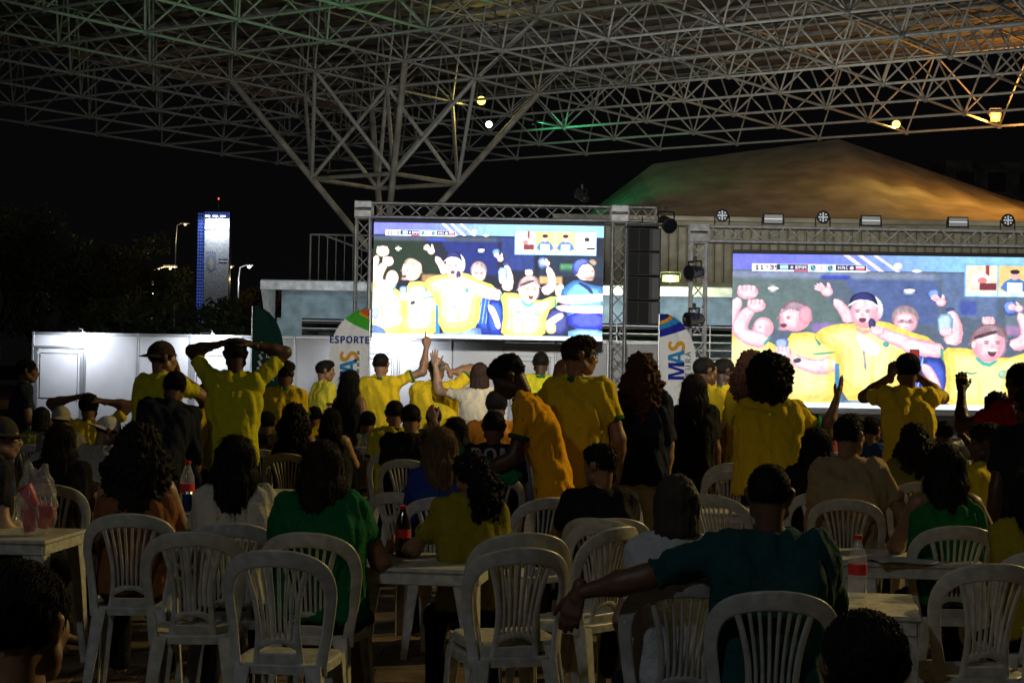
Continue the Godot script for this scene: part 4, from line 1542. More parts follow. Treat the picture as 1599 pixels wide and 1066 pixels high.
# ---------------------------------------------------------------- lamps
func flood(called: String, label: String, at: Vector3, aim: Vector3, size: Vector2, c: Color, face: float, power: float, soft := 0.12, spot := 0.0, drop := 0.0) -> Node3D:
	var o := thing(called, label, "lamp", at)
	var z := (at - aim).normalized()
	o.basis = Basis(Vector3.UP.cross(z).normalized(), z.cross(Vector3.UP.cross(z).normalized()), z)
	boxpart("housing", o, V(0, 0, 0.05), V(size.x * 1.05, size.y * 1.05, 0.08), M.black_metal, 0.01)
	var bulb := MB.new()
	bulb.lathe([[size.y * 0.5, 0.0], [size.y * 0.47, 0.02], [size.y * 0.3, 0.05], [0.001, 0.06]], 18, V(0, 0, 0.008), Basis(Vector3.RIGHT, -PI * 0.5))
	part("lamp_face", bulb.mesh(), glow(c.r, c.g, c.b, face), o)
	boxpart("lamp_rim", o, V(0, 0, 0.006), V(size.x, size.y, 0.01), M.black_metal, 0.003)
	for s in [-1.0, 1.0]:
		bar("bracket", o, V(s * size.x * 0.6, 0, 0.05), V(s * size.x * 0.6, size.y * 0.9, 0.07), 0.012, M.black_metal)
	bar("bracket", o, V(-size.x * 0.6, size.y * 0.9, 0.07), V(size.x * 0.6, size.y * 0.9, 0.07), 0.012, M.black_metal)
	if drop != 0.0:                                        # the pipe it hangs from, or the stand it stands on
		var inv := o.basis.inverse()
		bar("pipe", o, inv * V(0, 0.1 * signf(drop), 0) + V(0, 0, 0.07), inv * V(0, drop, 0) + V(0, 0, 0.07), 0.025, M.frame_dark)
	if power > 0.0:
		var l: Light3D
		if spot > 0.0:
			var sl := SpotLight3D.new()
			sl.spot_angle = spot
			sl.spot_angle_attenuation = 0.6
			sl.spot_range = 80.0
			sl.spot_attenuation = 2.0
			l = sl
		else:
			var ol := OmniLight3D.new()
			ol.omni_range = 80.0
			ol.omni_attenuation = 2.0
			l = ol
		l.name = "lamp_light"
		l.light_color = c.linear_to_srgb()
		l.light_energy = power
		l.light_size = soft
		l.shadow_enabled = true
		l.position = V(0, 0, (-0.09 if spot > 0.0 else -0.25) - soft)
		o.add_child(l)
	return o

# ---------------------------------------------------------------- lettering
func text(parent: Node, t: String, at: Transform3D, height: float, m: Material, serif := false, weight := 400) -> void:
	var f := SystemFont.new()
	f.font_names = PackedStringArray(["Droid Serif" if serif else "Droid Sans"])
	f.font_weight = weight
	var tm := TextMesh.new()
	tm.text = t
	tm.font = f
	tm.font_size = 64
	tm.pixel_size = height / 46.0
	tm.depth = 0.004
	part("lettering", tm, m, parent, at)

# ---------------------------------------------------------------- feather banners
func banner(label: String, at: Vector3, turn: float, h: float, w: float, mirror: float, stripes: Array, base: Material) -> Node3D:
	# the mast stands on the straight side; the cloth is cut round at the other upper corner
	var o := thing("feather_banner", label, "banner", at, turn)
	var levels := []
	for k in 41:
		levels.append(h * 0.08 + (h - h * 0.08) * k / 40.0)
	var last := 0
	for s in stripes:                                      # [material, lower slope line, upper slope line]: the dyed bands of the cloth
		var b := MB.new()
		var rows := []
		for k in 25:
			var row := []
			for c in 13:
				var f := c / 12.0
				var y0: float = s[1] + s[2] * f
				var y1: float = s[3] + s[4] * f
				var y := lerpf(y0, y1, k / 24.0)
				var edge := w * (1.0 if y < h * 0.72 else sqrt(maxf(0.0, 1.0 - pow((y - h * 0.72) / (h * 0.285), 2.0)))) 
				edge = minf(edge, w * (0.86 + 0.14 * smoothstep(0.0, h * 0.5, y)))
				var x := f * maxf(edge, 0.004)
				var ripple := 0.016 * sin(f * 9.0 + y * 2.2) + 0.01 * sin(f * 17.0 - y * 3.0)
				row.append(V(x * mirror, y, ripple))
			if mirror < 0:
				row.reverse()
			rows.append(row)
		b.grid(rows)
		part("cloth", b.mesh(), s[0], o)
	var mast := []
	var rad := []
	for k in 16:
		var f := k / 15.0
		mast.append(V(-0.012 * mirror, f * h * 1.0, 0))
		rad.append(0.013)
	var mb := MB.new()
	mb.tube(mast, rad, 8)
	part("mast", mb.mesh(), M.alu, o)
	boxpart("foot", o, V(0.05 * mirror, 0.02, 0), V(0.5, 0.04, 0.4), M.black_metal, 0.01)
	return o

# ---------------------------------------------------------------- trees
func tree(label: String, at: Vector3, h: float, r: float, sd: int, leaf: Material) -> void:
	var rng := RandomNumberGenerator.new()
	rng.seed = sd
	var o := thing("tree", label, "tree", at, 0.0, "trees behind the partition")
	var b := MB.new()
	b.tube([V(0, 0, 0), V(0.1, h * 0.3, 0), V(0, h * 0.55, 0.1)], [0.25, 0.18, 0.1], 8)
	var tips := []
	for k in 7:
		var a := TAU * k / 7.0 + rng.randf()
		var tip := V(cos(a) * r * 0.6, h * rng.randf_range(0.55, 0.9), sin(a) * r * 0.6)
		b.tube([V(0.05, h * 0.35, 0), V(cos(a) * r * 0.25, h * 0.5, sin(a) * r * 0.25), tip], [0.1, 0.06, 0.03], 6)
		tips.append(tip)
	tips.append(V(0, h * 0.9, 0))
	part("trunk", b.mesh(), M.bark, o)
	var c := MB.new()
	var clumps := []
	for k in 46:
		var t: Vector3 = tips[k % tips.size()]
		clumps.append(t + V(rng.randfn(), rng.randfn() * 0.55, rng.randfn()) * r * 0.33)
	for k in 5200:
		var q: Vector3 = clumps[rng.randi() % clumps.size()]
		var d := V(rng.randfn(), rng.randfn(), rng.randfn()).normalized() * r * 0.2 * pow(rng.randf(), 0.4)
		var p := q + d
		var u := V(rng.randfn(), rng.randfn(), rng.randfn()).normalized()
		var w := u.cross(V(rng.randfn(), rng.randfn(), rng.randfn())).normalized()
		var l := rng.randf_range(0.07, 0.15)
		c.face([p - u * l, p - w * l * 0.5, p + u * l, p + w * l * 0.5])
	part("crown", c.mesh(), leaf, o)

# ---------------------------------------------------------------- buildings and other things behind the crowd
func partition_wall() -> void:
	# exhibition partitions: white boards in aluminium posts, one metre apart
	var zw := -33.6
	for k in 12:
		var x := -9.16 + k
		var door: bool = k in [0, 3, 6, 9]
		var o := thing("partition_panel", ["white partition board with a framed door at the dark end of the row", "plain white partition board beside the first lamp-lit door", "plain white partition board between the two clamp lamps", "white partition board with a framed door behind the man holding his head", "plain white partition board behind the dark green banner", "plain white partition board right of the dark green banner", "white partition board with a framed door behind the ESPORTE banner", "plain white partition board under the left half of the raised screen", "plain white partition board behind the woman raising her arm", "white partition board with a framed door behind the bending man", "plain white partition board behind the man in glasses", "last white partition board beside the truss tower"][k], "partition", V(x, 0, zw))
		boxpart("post", o, V(0, 1.1, 0), V(0.045, 2.2, 0.045), M.alu_mat, 0.008)
		boxpart("rail", o, V(0.5, 2.165, 0), V(0.955, 0.05, 0.03), M.alu_mat, 0.004)
		boxpart("rail", o, V(0.5, 0.03, 0), V(0.955, 0.05, 0.03), M.alu_mat, 0.004)
		if door:
			boxpart("header", o, V(0.5, 2.03, 0), V(0.955, 0.21, 0.012), M.board, 0.002)
			boxpart("door_frame", o, V(0.5, 1.905, 0.004), V(0.955, 0.045, 0.04), M.alu_mat, 0.004)
			for s in [0.06, 0.94]:
				boxpart("door_frame", o, V(s, 0.94, 0.004), V(0.07, 1.86, 0.04), M.alu_mat, 0.004)
			var d := boxpart("door", o, V(0.5, 0.94, -0.004), V(0.8, 1.86, 0.03), M.board, 0.004)
			for q in [[0.0, 0.905, 0.72, 0.012], [0.0, 0.05, 0.72, 0.012]]:
				boxpart("door_moulding", d, V(q[0], q[1] - 0.06, 0.018), V(q[2], q[3], 0.012), M.black_plastic, 0.002)
			for s in [-0.36, 0.36]:
				boxpart("door_moulding", d, V(s, 0.42, 0.018), V(0.012, 0.86, 0.012), M.black_plastic, 0.002)
			bar("handle", d, V(0.36, -0.02, 0.05), V(0.36, 0.1, 0.05), 0.01, M.alu)
		else:
			boxpart("board", o, V(0.5, 1.095, 0), V(0.955, 2.08, 0.012), M.board, 0.002)
	# clamp lamps on arms over the boards
	var at := [V(-8.2, 2.2, zw), V(-5.72, 2.2, zw), V(-2.3, 2.2, zw), V(0.12, 2.2, zw)]
	var names := ["clamp lamp shining on the white boards at the dark end", "clamp lamp shining on the framed door behind the man holding his head", "clamp lamp shining on the framed door behind the ESPORTE banner", "unlit clamp lamp on the partition below the raised screen"]
	for k in 4:
		var o := thing("clamp_lamp", names[k], "lamp", at[k])
		bar("arm", o, V(0, -0.02, 0.03), V(0.02, 0.06, 0.2), 0.009, M.alu)
		bar("arm", o, V(0.02, 0.06, 0.2), V(-0.02, 0.04, 0.66), 0.009, M.alu)
		boxpart("clamp", o, V(0, 0.0, 0.0), V(0.05, 0.06, 0.09), M.alu, 0.006)
		var tilt := Basis(Vector3.RIGHT, -0.75)
		boxpart("lamp_head", o, V(-0.02, 0.04, 0.7), V(0.2, 0.13, 0.05), M.alu, 0.008, tilt)
		if k < 3:
			boxpart("lamp_glass", o, V(-0.02, 0.04, 0.7) + tilt * V(0, 0, -0.028), V(0.17, 0.1, 0.008), glow(0.9, 0.95, 1.0, 6.0), 0.002, tilt)
			var l := SpotLight3D.new()
			l.name = "lamp_light"
			l.light_color = Color(0.92, 0.95, 1.0)
			l.light_energy = [1.8, 1.8, 1.8][k]
			l.light_size = 0.05
			l.spot_angle = 78.0
			l.spot_angle_attenuation = 0.5
			l.spot_range = 30.0
			l.spot_attenuation = 2.0
			l.shadow_enabled = true
			l.transform = Transform3D(tilt, V(-0.02, 0.04, 0.7) + tilt * V(0, 0, -0.09))
			o.add_child(l)
		else:
			boxpart("lamp_glass", o, V(-0.02, 0.04, 0.7) + tilt * V(0, 0, -0.028), V(0.17, 0.1, 0.008), M.board, 0.002, tilt)

func low_building() -> void:
	var o := thing("low_building", "pale blue low building with flat overhanging roof and barred windows", "building", V(0, 0, -39.5))
	var x0 := -5.2
	var x1 := 17.0
	# the wall is built round its two long window openings
	boxpart("wall", o, V((x0 + x1) * 0.5, 0.95, -0.1), V(x1 - x0, 1.9, 0.2), M.blue_wall, 0.0)
	boxpart("wall", o, V((x0 + x1) * 0.5, 3.03, -0.1), V(x1 - x0, 0.66, 0.2), M.blue_wall, 0.0)
	for q in [[-5.3, -4.75], [-0.2, 1.3], [5.5, 6.6], [11.5, 17.0]]:
		boxpart("wall", o, V((q[0] + q[1]) * 0.5, 2.3, -0.1), V(q[1] - q[0], 0.8, 0.2), M.blue_wall, 0.0)
	boxpart("wall", o, V((x0 + x1) * 0.5, 1.7, -6.0), V(x1 - x0, 3.4, 0.2), M.blue_wall, 0.0)
	boxpart("wall", o, V(x0 + 0.1, 1.7, -3.05), V(0.2, 3.4, 5.7), M.blue_wall, 0.0)
	var roof := boxpart("roof_slab", o, V((x0 + x1) * 0.5 - 0.1, 3.42, -2.3), V(x1 - x0 + 0.3, 0.12, 7.8), M.blue_trim, 0.01)
	boxpart("fascia", roof, V(0, -0.06, 3.93), V(x1 - x0 + 0.3, 0.2, 0.06), M.white_paint, 0.006)
	# the sloping soffit and the fin at the end of the overhang
	var fin := MB.new()
	for s in [-0.06, 0.06]:
		var pts := [V(-5.4 + s, 3.36, 1.55), V(-5.4 + s, 3.36, 0.0), V(-5.4 + s, 0.0, 0.0), V(-5.4 + s, 0.0, 0.3), V(-5.4 + s, 2.35, 0.45)]
		if s > 0:
			pts.reverse()
		fin.face(pts)
	fin.face([V(-5.46, 3.36, 1.55), V(-5.46, 2.35, 0.45), V(-5.34, 2.35, 0.45), V(-5.34, 3.36, 1.55)])
	fin.face([V(-5.46, 2.35, 0.45), V(-5.46, 0.0, 0.3), V(-5.34, 0.0, 0.3), V(-5.34, 2.35, 0.45)])
	part("end_fin", fin.mesh(), M.white_paint, o)
	for q in [[-4.75, -0.2], [1.3, 5.5], [6.6, 11.5]]:
		var w := Node3D.new()
		w.name = "window"
		o.add_child(w, true)
		for k in 5:
			boxpart("louvre", w, V((q[0] + q[1]) * 0.5, 1.98 + k * 0.16, -0.16), V(q[1] - q[0] - 0.02, 0.075, 0.015), M.louvre, 0.0, Basis(Vector3.RIGHT, 0.7))
		for k in 5:
			bar("grille_bar", w, V(q[0], 1.95 + k * 0.175, 0.05), V(q[1], 1.95 + k * 0.175, 0.05), 0.014, M.white_paint)
		var n := int((q[1] - q[0]) / 0.9)
		for k in n + 1:
			bar("grille_bar", w, V(q[0] + (q[1] - q[0]) * k / n, 1.9, 0.03), V(q[0] + (q[1] - q[0]) * k / n, 2.7, 0.03), 0.012, M.white_paint)
		boxpart("sill", w, V((q[0] + q[1]) * 0.5, 1.87, 0.04), V(q[1] - q[0] + 0.1, 0.06, 0.12), M.white_paint, 0.006)
	# terrace railing on the roof
	var r := thing("terrace_railing", "grey steel railing with upright bars on the low building's roof", "railing", V(-4.75, 3.48, -41.0))
	for q in [[V(0, 1.22, 0), V(3.2, 1.22, 0)], [V(0, 0.1, 0), V(3.2, 0.1, 0)], [V(0, 0, 0), V(0, 1.22, 0)], [V(3.2, 0, 0), V(3.2, 1.22, 0)], [V(0.35, 1.2, 0.02), V(1.6, 0.75, 0.02)]]:
		bar("rail", r, q[0], q[1], 0.022, M.frame_dark)
	for k in 15:
		bar("baluster", r, V(0.2 * (k + 1), 0.1, 0), V(0.2 * (k + 1), 1.22, 0), 0.011, M.frame_dark)

func gymnasium() -> void:
	var o := thing("gymnasium", "sports hall with broad folded shell roof and ribbed metal wall", "building", V(0, 0, -50.0))
	# wall of upright metal pans
	boxpart("wall", o, V(13.0, 2.0, -0.2), V(21.5, 4.1, 0.2), M.concrete, 0.0)
	boxpart("wall", o, V(13.0, 4.95, -0.25), V(21.5, 1.9, 0.05), M.rib, 0.0)
	boxpart("beam", o, V(13.0, 4.12, 0.0), V(21.5, 0.16, 0.3), M.rib, 0.01)
	boxpart("beam", o, V(13.0, 5.86, 0.05), V(21.6, 0.12, 0.4), M.rib, 0.01)
	for k in 82:
		boxpart("wall_rib", o, V(2.45 + k * 0.262, 4.98, -0.16), V(0.215, 1.62, 0.13), M.rib, 0.02)
	# the shell: flat folded faces between the eaves and a ridge that rises to the crown and falls again
	var ridge := [[1.2, 5.95], [4.72, 8.72], [11.06, 9.68], [22.5, 5.95]]
	for side in [0.25, -20.25]:
		for k in 3:
			var p: Array = ridge[k]
			var q: Array = ridge[k + 1]
			var b := MB.new()
			var n := 8
			for e in n:                                     # each face is cast in strips
				var f0 := float(e) / n
				var f1 := float(e + 1) / n
				var a0 := V(lerpf(p[0], q[0], f0), 5.95, side)
				var a1 := V(lerpf(p[0], q[0], f1), 5.95, side)
				var t0 := V(a0.x, lerpf(p[1], q[1], f0) + 0.03, -10.0)
				var t1 := V(a1.x, lerpf(p[1], q[1], f1) + 0.03, -10.0)
				b.face([a0, a1, t1, t0] if side > 0 else [a1, a0, t0, t1])
			part("shell_face", b.mesh(), M.shell, o)
	boxpart("eave", o, V(12.0, 5.99, 0.32), V(21.8, 0.14, 0.14), M.shell, 0.02)
	boxpart("side_wall", o, V(2.3, 2.95, -10.0), V(0.2, 5.9, 20.0), M.concrete, 0.0)
	boxpart("wall", o, V(13.0, 2.95, -20.0), V(21.5, 5.9, 0.2), M.concrete, 0.0)
	boxpart("side_wall", o, V(23.7, 2.95, -10.0), V(0.2, 5.9, 20.0), M.concrete, 0.0)

func pylon() -> void:
	var o := thing("sign_tower", "tall white sign tower with lit top, crest and blue glass flank", "tower", V(-25.4, 0, -150.0))
	boxpart("shaft", o, V(0.0, 7.1, -0.6), V(2.14, 14.2, 1.0), M.white_paint, 0.02)
	boxpart("cap", o, V(0.0, 14.5, -0.6), V(2.2, 0.55, 1.1), M.black_metal, 0.02)
	for q in [7.0, 13.2]:
		boxpart("joint", o, V(0, q * 0.82 + 0.1 if q < 8 else q, -0.09), V(2.14, 0.06, 0.02), M.black_metal, 0.0)
	for k in 9:
		boxpart("blue_tile", o, V(-0.96 + k * 0.24, 14.5, -0.03), V(0.19, 0.46, 0.03), M.blue_glow, 0.0)
	boxpart("flank", o, V(-1.4, 8.0, -0.7), V(0.6, 13.5, 0.8), M.black_metal, 0.0)
	for r in 40:
		for c in 3:
			boxpart("blue_tile", o, V(-1.6 + c * 0.2, 14.55 - r * 0.28, -0.28), V(0.15, 0.2, 0.03), M.blue_glow, 0.0)
	# the crest: a shield under an arc of letters
	var s := MB.new()
	s.face([V(-0.9, 10.9, 0), V(-0.85, 9.9, 0), V(-0.45, 9.5, 0), V(-0.05, 9.9, 0), V(0.0, 10.9, 0), V(-0.45, 11.2, 0)])
	part("crest", s.mesh(), M.crest_blue, o, Transform3D(Basis(), V(0, 0, -0.09)))
	s = MB.new()
	s.face([V(-0.75, 10.2, 0), V(-0.15, 10.2, 0), V(-0.45, 10.9, 0)])
	part("crest", s.mesh(), M.crest_gold, o, Transform3D(Basis(), V(0, 0, -0.08)))
	s = MB.new()
	s.face([V(-0.7, 10.0, 0), V(-0.45, 9.72, 0), V(-0.2, 10.0, 0), V(-0.45, 10.3, 0)])
	part("crest", s.mesh(), M.white_paint, o, Transform3D(Basis(), V(0, 0, -0.07)))
	for k in 6:
		var a := PI * (0.2 + 0.6 * k / 5.0)
		boxpart("crest", o, V(-0.45 + cos(a) * 0.5, 10.95 + sin(a) * 0.42, -0.085), V(0.1, 0.14, 0.02), M.crest_blue, 0.0)
	for k in 2:
		boxpart("crest", o, V(0.55, 10.75 - k * 0.3, -0.085), V(0.75, 0.09, 0.02), M.crest_blue, 0.0)
	bar("antenna", o, V(0.0, 14.8, -0.6), V(0.0, 15.9, -0.6), 0.03, M.alu)
	bar("beacon_light", o, V(0.0, 15.85, -0.6), V(0.0, 16.0, -0.6), 0.06, glow(1.0, 0.1, 0.08, 2.5))
	for x in [-0.65, 0.0, 0.65]:
		bar("lamp_arm", o, V(x, 14.3, -0.1), V(x, 14.35, 0.9), 0.03, M.alu)
		boxpart("tower_lamp", o, V(x, 14.3, 0.95), V(0.4, 0.1, 0.2), glow(0.9, 0.95, 1.0, 4.0), 0.01)
	var l := SpotLight3D.new()
	l.name = "lamp_light"
	l.light_color = Color(0.9, 0.94, 1.0)
	l.light_energy = 20.0
	l.light_size = 0.3
	l.spot_angle = 85.0
	l.spot_angle_attenuation = 0.3
	l.spot_range = 60.0
	l.spot_attenuation = 2.0
	l.shadow_enabled = true
	l.position = V(0, 14.1, 0.95)
	l.basis = Basis(Vector3.RIGHT, -1.25)
	o.add_child(l)

func street_lamp(label: String, at: Vector3, h: float, c: Color, power: float, face: float, r: float) -> void:
	var o := thing("street_lamp", label, "street lamp", at)
	var b := MB.new()
	b.tube([V(0, 0, 0), V(0, h * 0.9, 0), V(0.1, h, 0.05), V(0.5, h + 0.15, 0.1)], [0.12, 0.07, 0.06, 0.05], 8)
	part("pole", b.mesh(), M.alu_mat, o)
	boxpart("lamp_head", o, V(0.75, h + 0.16, 0.1), V(0.6, 0.12, 0.25), M.alu_mat, 0.03)
	var g := MB.new()
	g.lathe([[0.001, -r], [r * 0.7, -r * 0.7], [r, 0.0], [r * 0.7, r * 0.5], [0.001, r * 0.6]], 12, V(0.75, h + 0.06, 0.1))
	part("lamp_bowl", g.mesh(), glow(c.r, c.g, c.b, face), o)
	var l := OmniLight3D.new()
	l.name = "lamp_light"
	l.light_color = c.linear_to_srgb()
	l.light_energy = power
	l.omni_range = 60.0
	l.omni_attenuation = 2.0
	l.light_size = 0.15
	l.shadow_enabled = true
	l.position = V(1.0, h - r - 0.9, 0.5)
	o.add_child(l)

func stage_light(label: String, at: Vector3, aim: Vector3, big: float, group := "") -> Node3D:
	var o := thing("stage_light", label, "stage light", at, 0.0, group)
	var d := (aim - at).normalized()
	var bs := facing(d, Vector3.UP)
	var b := MB.new()
	b.lathe([[0.001, -0.2], [0.07, -0.2], [0.1, -0.15], [0.12, 0.0], [0.13, 0.14], [0.14, 0.15], [0.14, 0.17], [0.125, 0.17]], 18, Vector3.ZERO, bs * big)
	part("can", b.mesh(), M.grey_metal, o)
	b = MB.new()
	b.lathe([[0.125, 0.16], [0.06, 0.168], [0.001, 0.17]], 18, Vector3.ZERO, bs * big)
	part("lens", b.mesh(), M.lens, o)
	for s in [-1.0, 1.0]:
		bar("yoke", o, bs.x * s * 0.155 * big, bs.x * s * 0.155 * big + V(0, 0.2 * big, 0), 0.013, M.black_metal)
	bar("yoke", o, -bs.x * 0.155 * big + V(0, 0.2 * big, 0), bs.x * 0.155 * big + V(0, 0.2 * big, 0), 0.013, M.black_metal)
	boxpart("clamp", o, V(0, 0.24 * big, 0), V(0.05, 0.1, 0.05), M.black_metal, 0.008)
	return o

func led_par(label: String, at: Vector3) -> void:
	var o := thing("led_par", label, "stage light", at)
	var b := MB.new()
	b.lathe([[0.001, -0.1], [0.08, -0.1], [0.1, -0.02], [0.105, 0.03], [0.09, 0.035]], 20, Vector3.ZERO, Basis(Vector3.RIGHT, PI * 0.5))
	part("can", b.mesh(), M.black_metal, o)
	b = MB.new()
	b.lathe([[0.09, 0.028], [0.001, 0.03]], 20, Vector3.ZERO, Basis(Vector3.RIGHT, PI * 0.5))
	part("face_plate", b.mesh(), M.black_plastic, o)
	for k in 13:
		var a := TAU * k / 8.0
		var r := 0.062 if k < 8 else 0.03
		if k >= 8:
			a = TAU * (k - 8) / 4.0
		if k == 12:
			r = 0.0
		b = MB.new()
		b.lathe([[0.015, 0.03], [0.01, 0.036], [0.001, 0.037]], 8, V(cos(a) * r, sin(a) * r, 0), Basis(Vector3.RIGHT, PI * 0.5))
		part("led", b.mesh(), M.par_led, o)
	for s in [-1.0, 1.0]:
		bar("yoke", o, V(s * 0.115, 0, 0), V(s * 0.115, -0.16, 0), 0.011, M.black_metal)
	bar("yoke", o, V(-0.115, -0.16, 0), V(0.115, -0.16, 0), 0.011, M.black_metal)

func strobe(label: String, at: Vector3) -> void:
	var o := thing("strobe_panel", label, "stage light", at)
	boxpart("housing", o, V(0, 0, -0.04), V(0.33, 0.17, 0.09), M.black_metal, 0.008)
	boxpart("diffuser", o, V(0, 0.036, 0.008), V(0.29, 0.062, 0.012), M.strobe, 0.003)
	boxpart("diffuser", o, V(0, -0.036, 0.008), V(0.29, 0.062, 0.012), M.strobe, 0.003)
	boxpart("led_strip_light", o, V(0, 0, 0.01), V(0.29, 0.008, 0.01), M.strobe_lit, 0.0)
	for s in [-1.0, 1.0]:
		bar("bracket", o, V(s * 0.175, 0.02, -0.04), V(s * 0.175, -0.12, -0.04), 0.008, M.black_metal)

func crowd() -> void:
	PEOPLE.append({"p": Vector3(-4.780, 0, -16.977), "m": "stand", "yaw": 78, "label": "man in navy shirt standing in profile beside the end of the white partition", "shirt": Color(0.012, 0.016, 0.035), "hair": "short", "skin": Color(0.16, 0.075, 0.04), "ra": [0.12, -0.95, -0.2, -0.15, -0.1, -1, "relaxed"], "la": [0.12, -0.95, -0.2, -0.15, -0.1, -1, "relaxed"], "lean": 6, "hc": Color(0.008, 0.007, 0.006), "H": 1.636})
	PEOPLE.append({"p": Vector3(-2.805, 0, -13.796), "m": "stand", "yaw": 25, "label": "man in brown backward cap and yellow-green shirt looking sideways", "shirt": Color(0.56, 0.52, 0.02), "hair": "short", "skin": Color(0.3, 0.155, 0.085), "cap": "cap_back", "capc": Color(0.05, 0.035, 0.025), "hy": 30, "lean": 6, "ra": ["at", 0.05, -0.1, 0.13, 0.8, -0.9, 0.2, "grip", -0.3, 0, 0.9, -0.4, 0.8, 0], "hc": Color(0.03, 0.016, 0.01), "H": 1.786})
	PEOPLE.append({"p": Vector3(-2.543, 0, -12.544), "m": "stand", "yaw": -8, "label": "person in dark navy top bending forward in front of the capped man", "shirt": Color(0.01, 0.013, 0.025), "hair": "short", "skin": Color(0.16, 0.075, 0.04), "lean": 24, "side": 12, "hunch": 0.03, "sleeve": 1.3, "w": 1.12, "hp": 5, "H": 1.642})
	PEOPLE.append({"p": Vector3(-2.617, 0, -14.930), "m": "stand", "yaw": 0, "label": "person in yellow shirt and black trousers half hidden by the man holding his head", "shirt": Color(0.66, 0.47, 0.018), "hair": "bun", "skin": Color(0.16, 0.075, 0.04), "f": true, "la": [0.2, -0.9, -0.3, 0.3, 0.1, -0.9, "grip"], "ra": [0.12, -0.95, -0.2, -0.15, -0.1, -1, "relaxed"], "H": 1.446})
	PEOPLE.append({"p": Vector3(-2.077, 0, -13.122), "m": "stand", "yaw": 2, "label": "man in loose yellow-green T-shirt holding both hands on his head", "shirt": Color(0.56, 0.52, 0.02), "hair": "crop", "skin": Color(0.075, 0.035, 0.02), "ra": ["at", 0.115, 0.07, -0.02, 1, 0.15, 0.55, "relaxed", -0.5, -0.8, -0.1, -0.9, 0.35, 0.25], "la": ["at", 0.115, 0.07, -0.02, 1, 0.15, 0.55, "relaxed", -0.5, -0.8, -0.1, -0.9, 0.35, 0.25], "hem": 0.17, "w": 1.02, "sleeve": 0.75, "H": 1.816})
	PEOPLE.append({"p": Vector3(-2.117, 0, -16.326), "m": "stand", "yaw": 8, "label": "man with curly top and shaved nape in yellow jersey", "shirt": Color(0.66, 0.47, 0.018), "hair": "top", "skin": Color(0.16, 0.075, 0.04), "trim": Color(0.02, 0.12, 0.04), "ra": [0.12, -0.95, -0.2, -0.15, -0.1, -1, "relaxed"], "la": [0.12, -0.95, -0.2, -0.15, -0.1, -1, "relaxed"], "H": 1.648})
	PEOPLE.append({"p": Vector3(-2.179, 0, -19.957), "m": "stand", "yaw": 55, "label": "man in pale yellow shirt standing in profile before the ESPORTE banner", "shirt": Color(0.66, 0.58, 0.05), "hair": "flat", "skin": Color(0.3, 0.155, 0.085), "hy": 18, "trim": Color(0.03, 0.03, 0.03), "H": 1.677})
	PEOPLE.append({"p": Vector3(-1.541, 0, -16.437), "m": "stand", "yaw": 30, "label": "woman with very long straight black hair and bare arms", "shirt": Color(0.01, 0.01, 0.011), "hair": "longer", "skin": Color(0.3, 0.155, 0.085), "f": true, "sleeve": 0, "hem": -0.16, "ra": [0.25, -1, 0.12, -0.3, -0.75, -0.5, "relaxed"], "pants": Color(0.02, 0.022, 0.03), "H": 1.575})
	PEOPLE.append({"p": Vector3(-1.379, 0, -18.423), "m": "stand", "yaw": 4, "label": "man in yellow jersey pointing one finger up at the screen", "shirt": Color(0.66, 0.47, 0.018), "hair": "crop", "skin": Color(0.3, 0.155, 0.085), "trim": Color(0.02, 0.12, 0.04), "ra": [0.85, 0.35, -0.1, 0.12, 1, -0.1, "point"], "hy": 5, "H": 1.768})
	PEOPLE.append({"p": Vector3(-0.756, 0, -17.524), "m": "stand", "yaw": 6, "label": "stout grey-haired man in yellow jersey holding a hand to his ear", "shirt": Color(0.66, 0.47, 0.018), "hair": "crop", "skin": Color(0.3, 0.155, 0.085), "hc": Color(0.16, 0.15, 0.14), "w": 1.3, "trim": Color(0.02, 0.12, 0.04), "ra": ["at", 0.125, -0.03, 0, 1, -0.5, 0.5, "grip", -1, 0, 0, -0.3, 0.9, 0], "la": [0.12, -0.95, -0.2, -0.15, -0.1, -1, "relaxed"], "hy": 8, "H": 1.724})
	PEOPLE.append({"p": Vector3(-0.306, 0, -16.925), "m": "stand", "yaw": 0, "label": "woman with brown bob in cream shirt waving one arm with a watch", "shirt": Color(0.62, 0.55, 0.4), "hair": "bob", "skin": Color(0.42, 0.24, 0.15), "hc": Color(0.03, 0.016, 0.01), "f": true, "la": [0.6, 0.1, -0.3, 0.15, 1, -0.1, "open"], "ra": [0.12, -0.95, -0.2, -0.15, -0.1, -1, "relaxed"], "H": 1.67})
	PEOPLE.append({"p": Vector3(0.322, 0, -19.422), "m": "stand", "yaw": 0, "label": "man with shaved head far ahead in yellow-green shirt", "shirt": Color(0.56, 0.52, 0.02), "hair": "crop", "skin": Color(0.075, 0.035, 0.02), "trim": Color(0.02, 0.12, 0.04), "H": 1.821})
	PEOPLE.append({"p": Vector3(0.266, 0, -10.592), "m": "stand", "yaw": -88, "label": "man in orange-yellow jersey looking down and holding a green flag", "shirt": Color(0.78, 0.36, 0.006), "hair": "top", "skin": Color(0.075, 0.035, 0.02), "lean": 14, "hp": 28, "hunch": 0.02, "trim": Color(0.02, 0.05, 0.03), "hem": 0.2, "ra": [0.1, -0.98, -0.15, -0.05, -0.5, -0.9, "grip"], "la": [0.1, -0.98, -0.25, -0.05, -0.45, -0.9, "grip"], "H": 1.734})
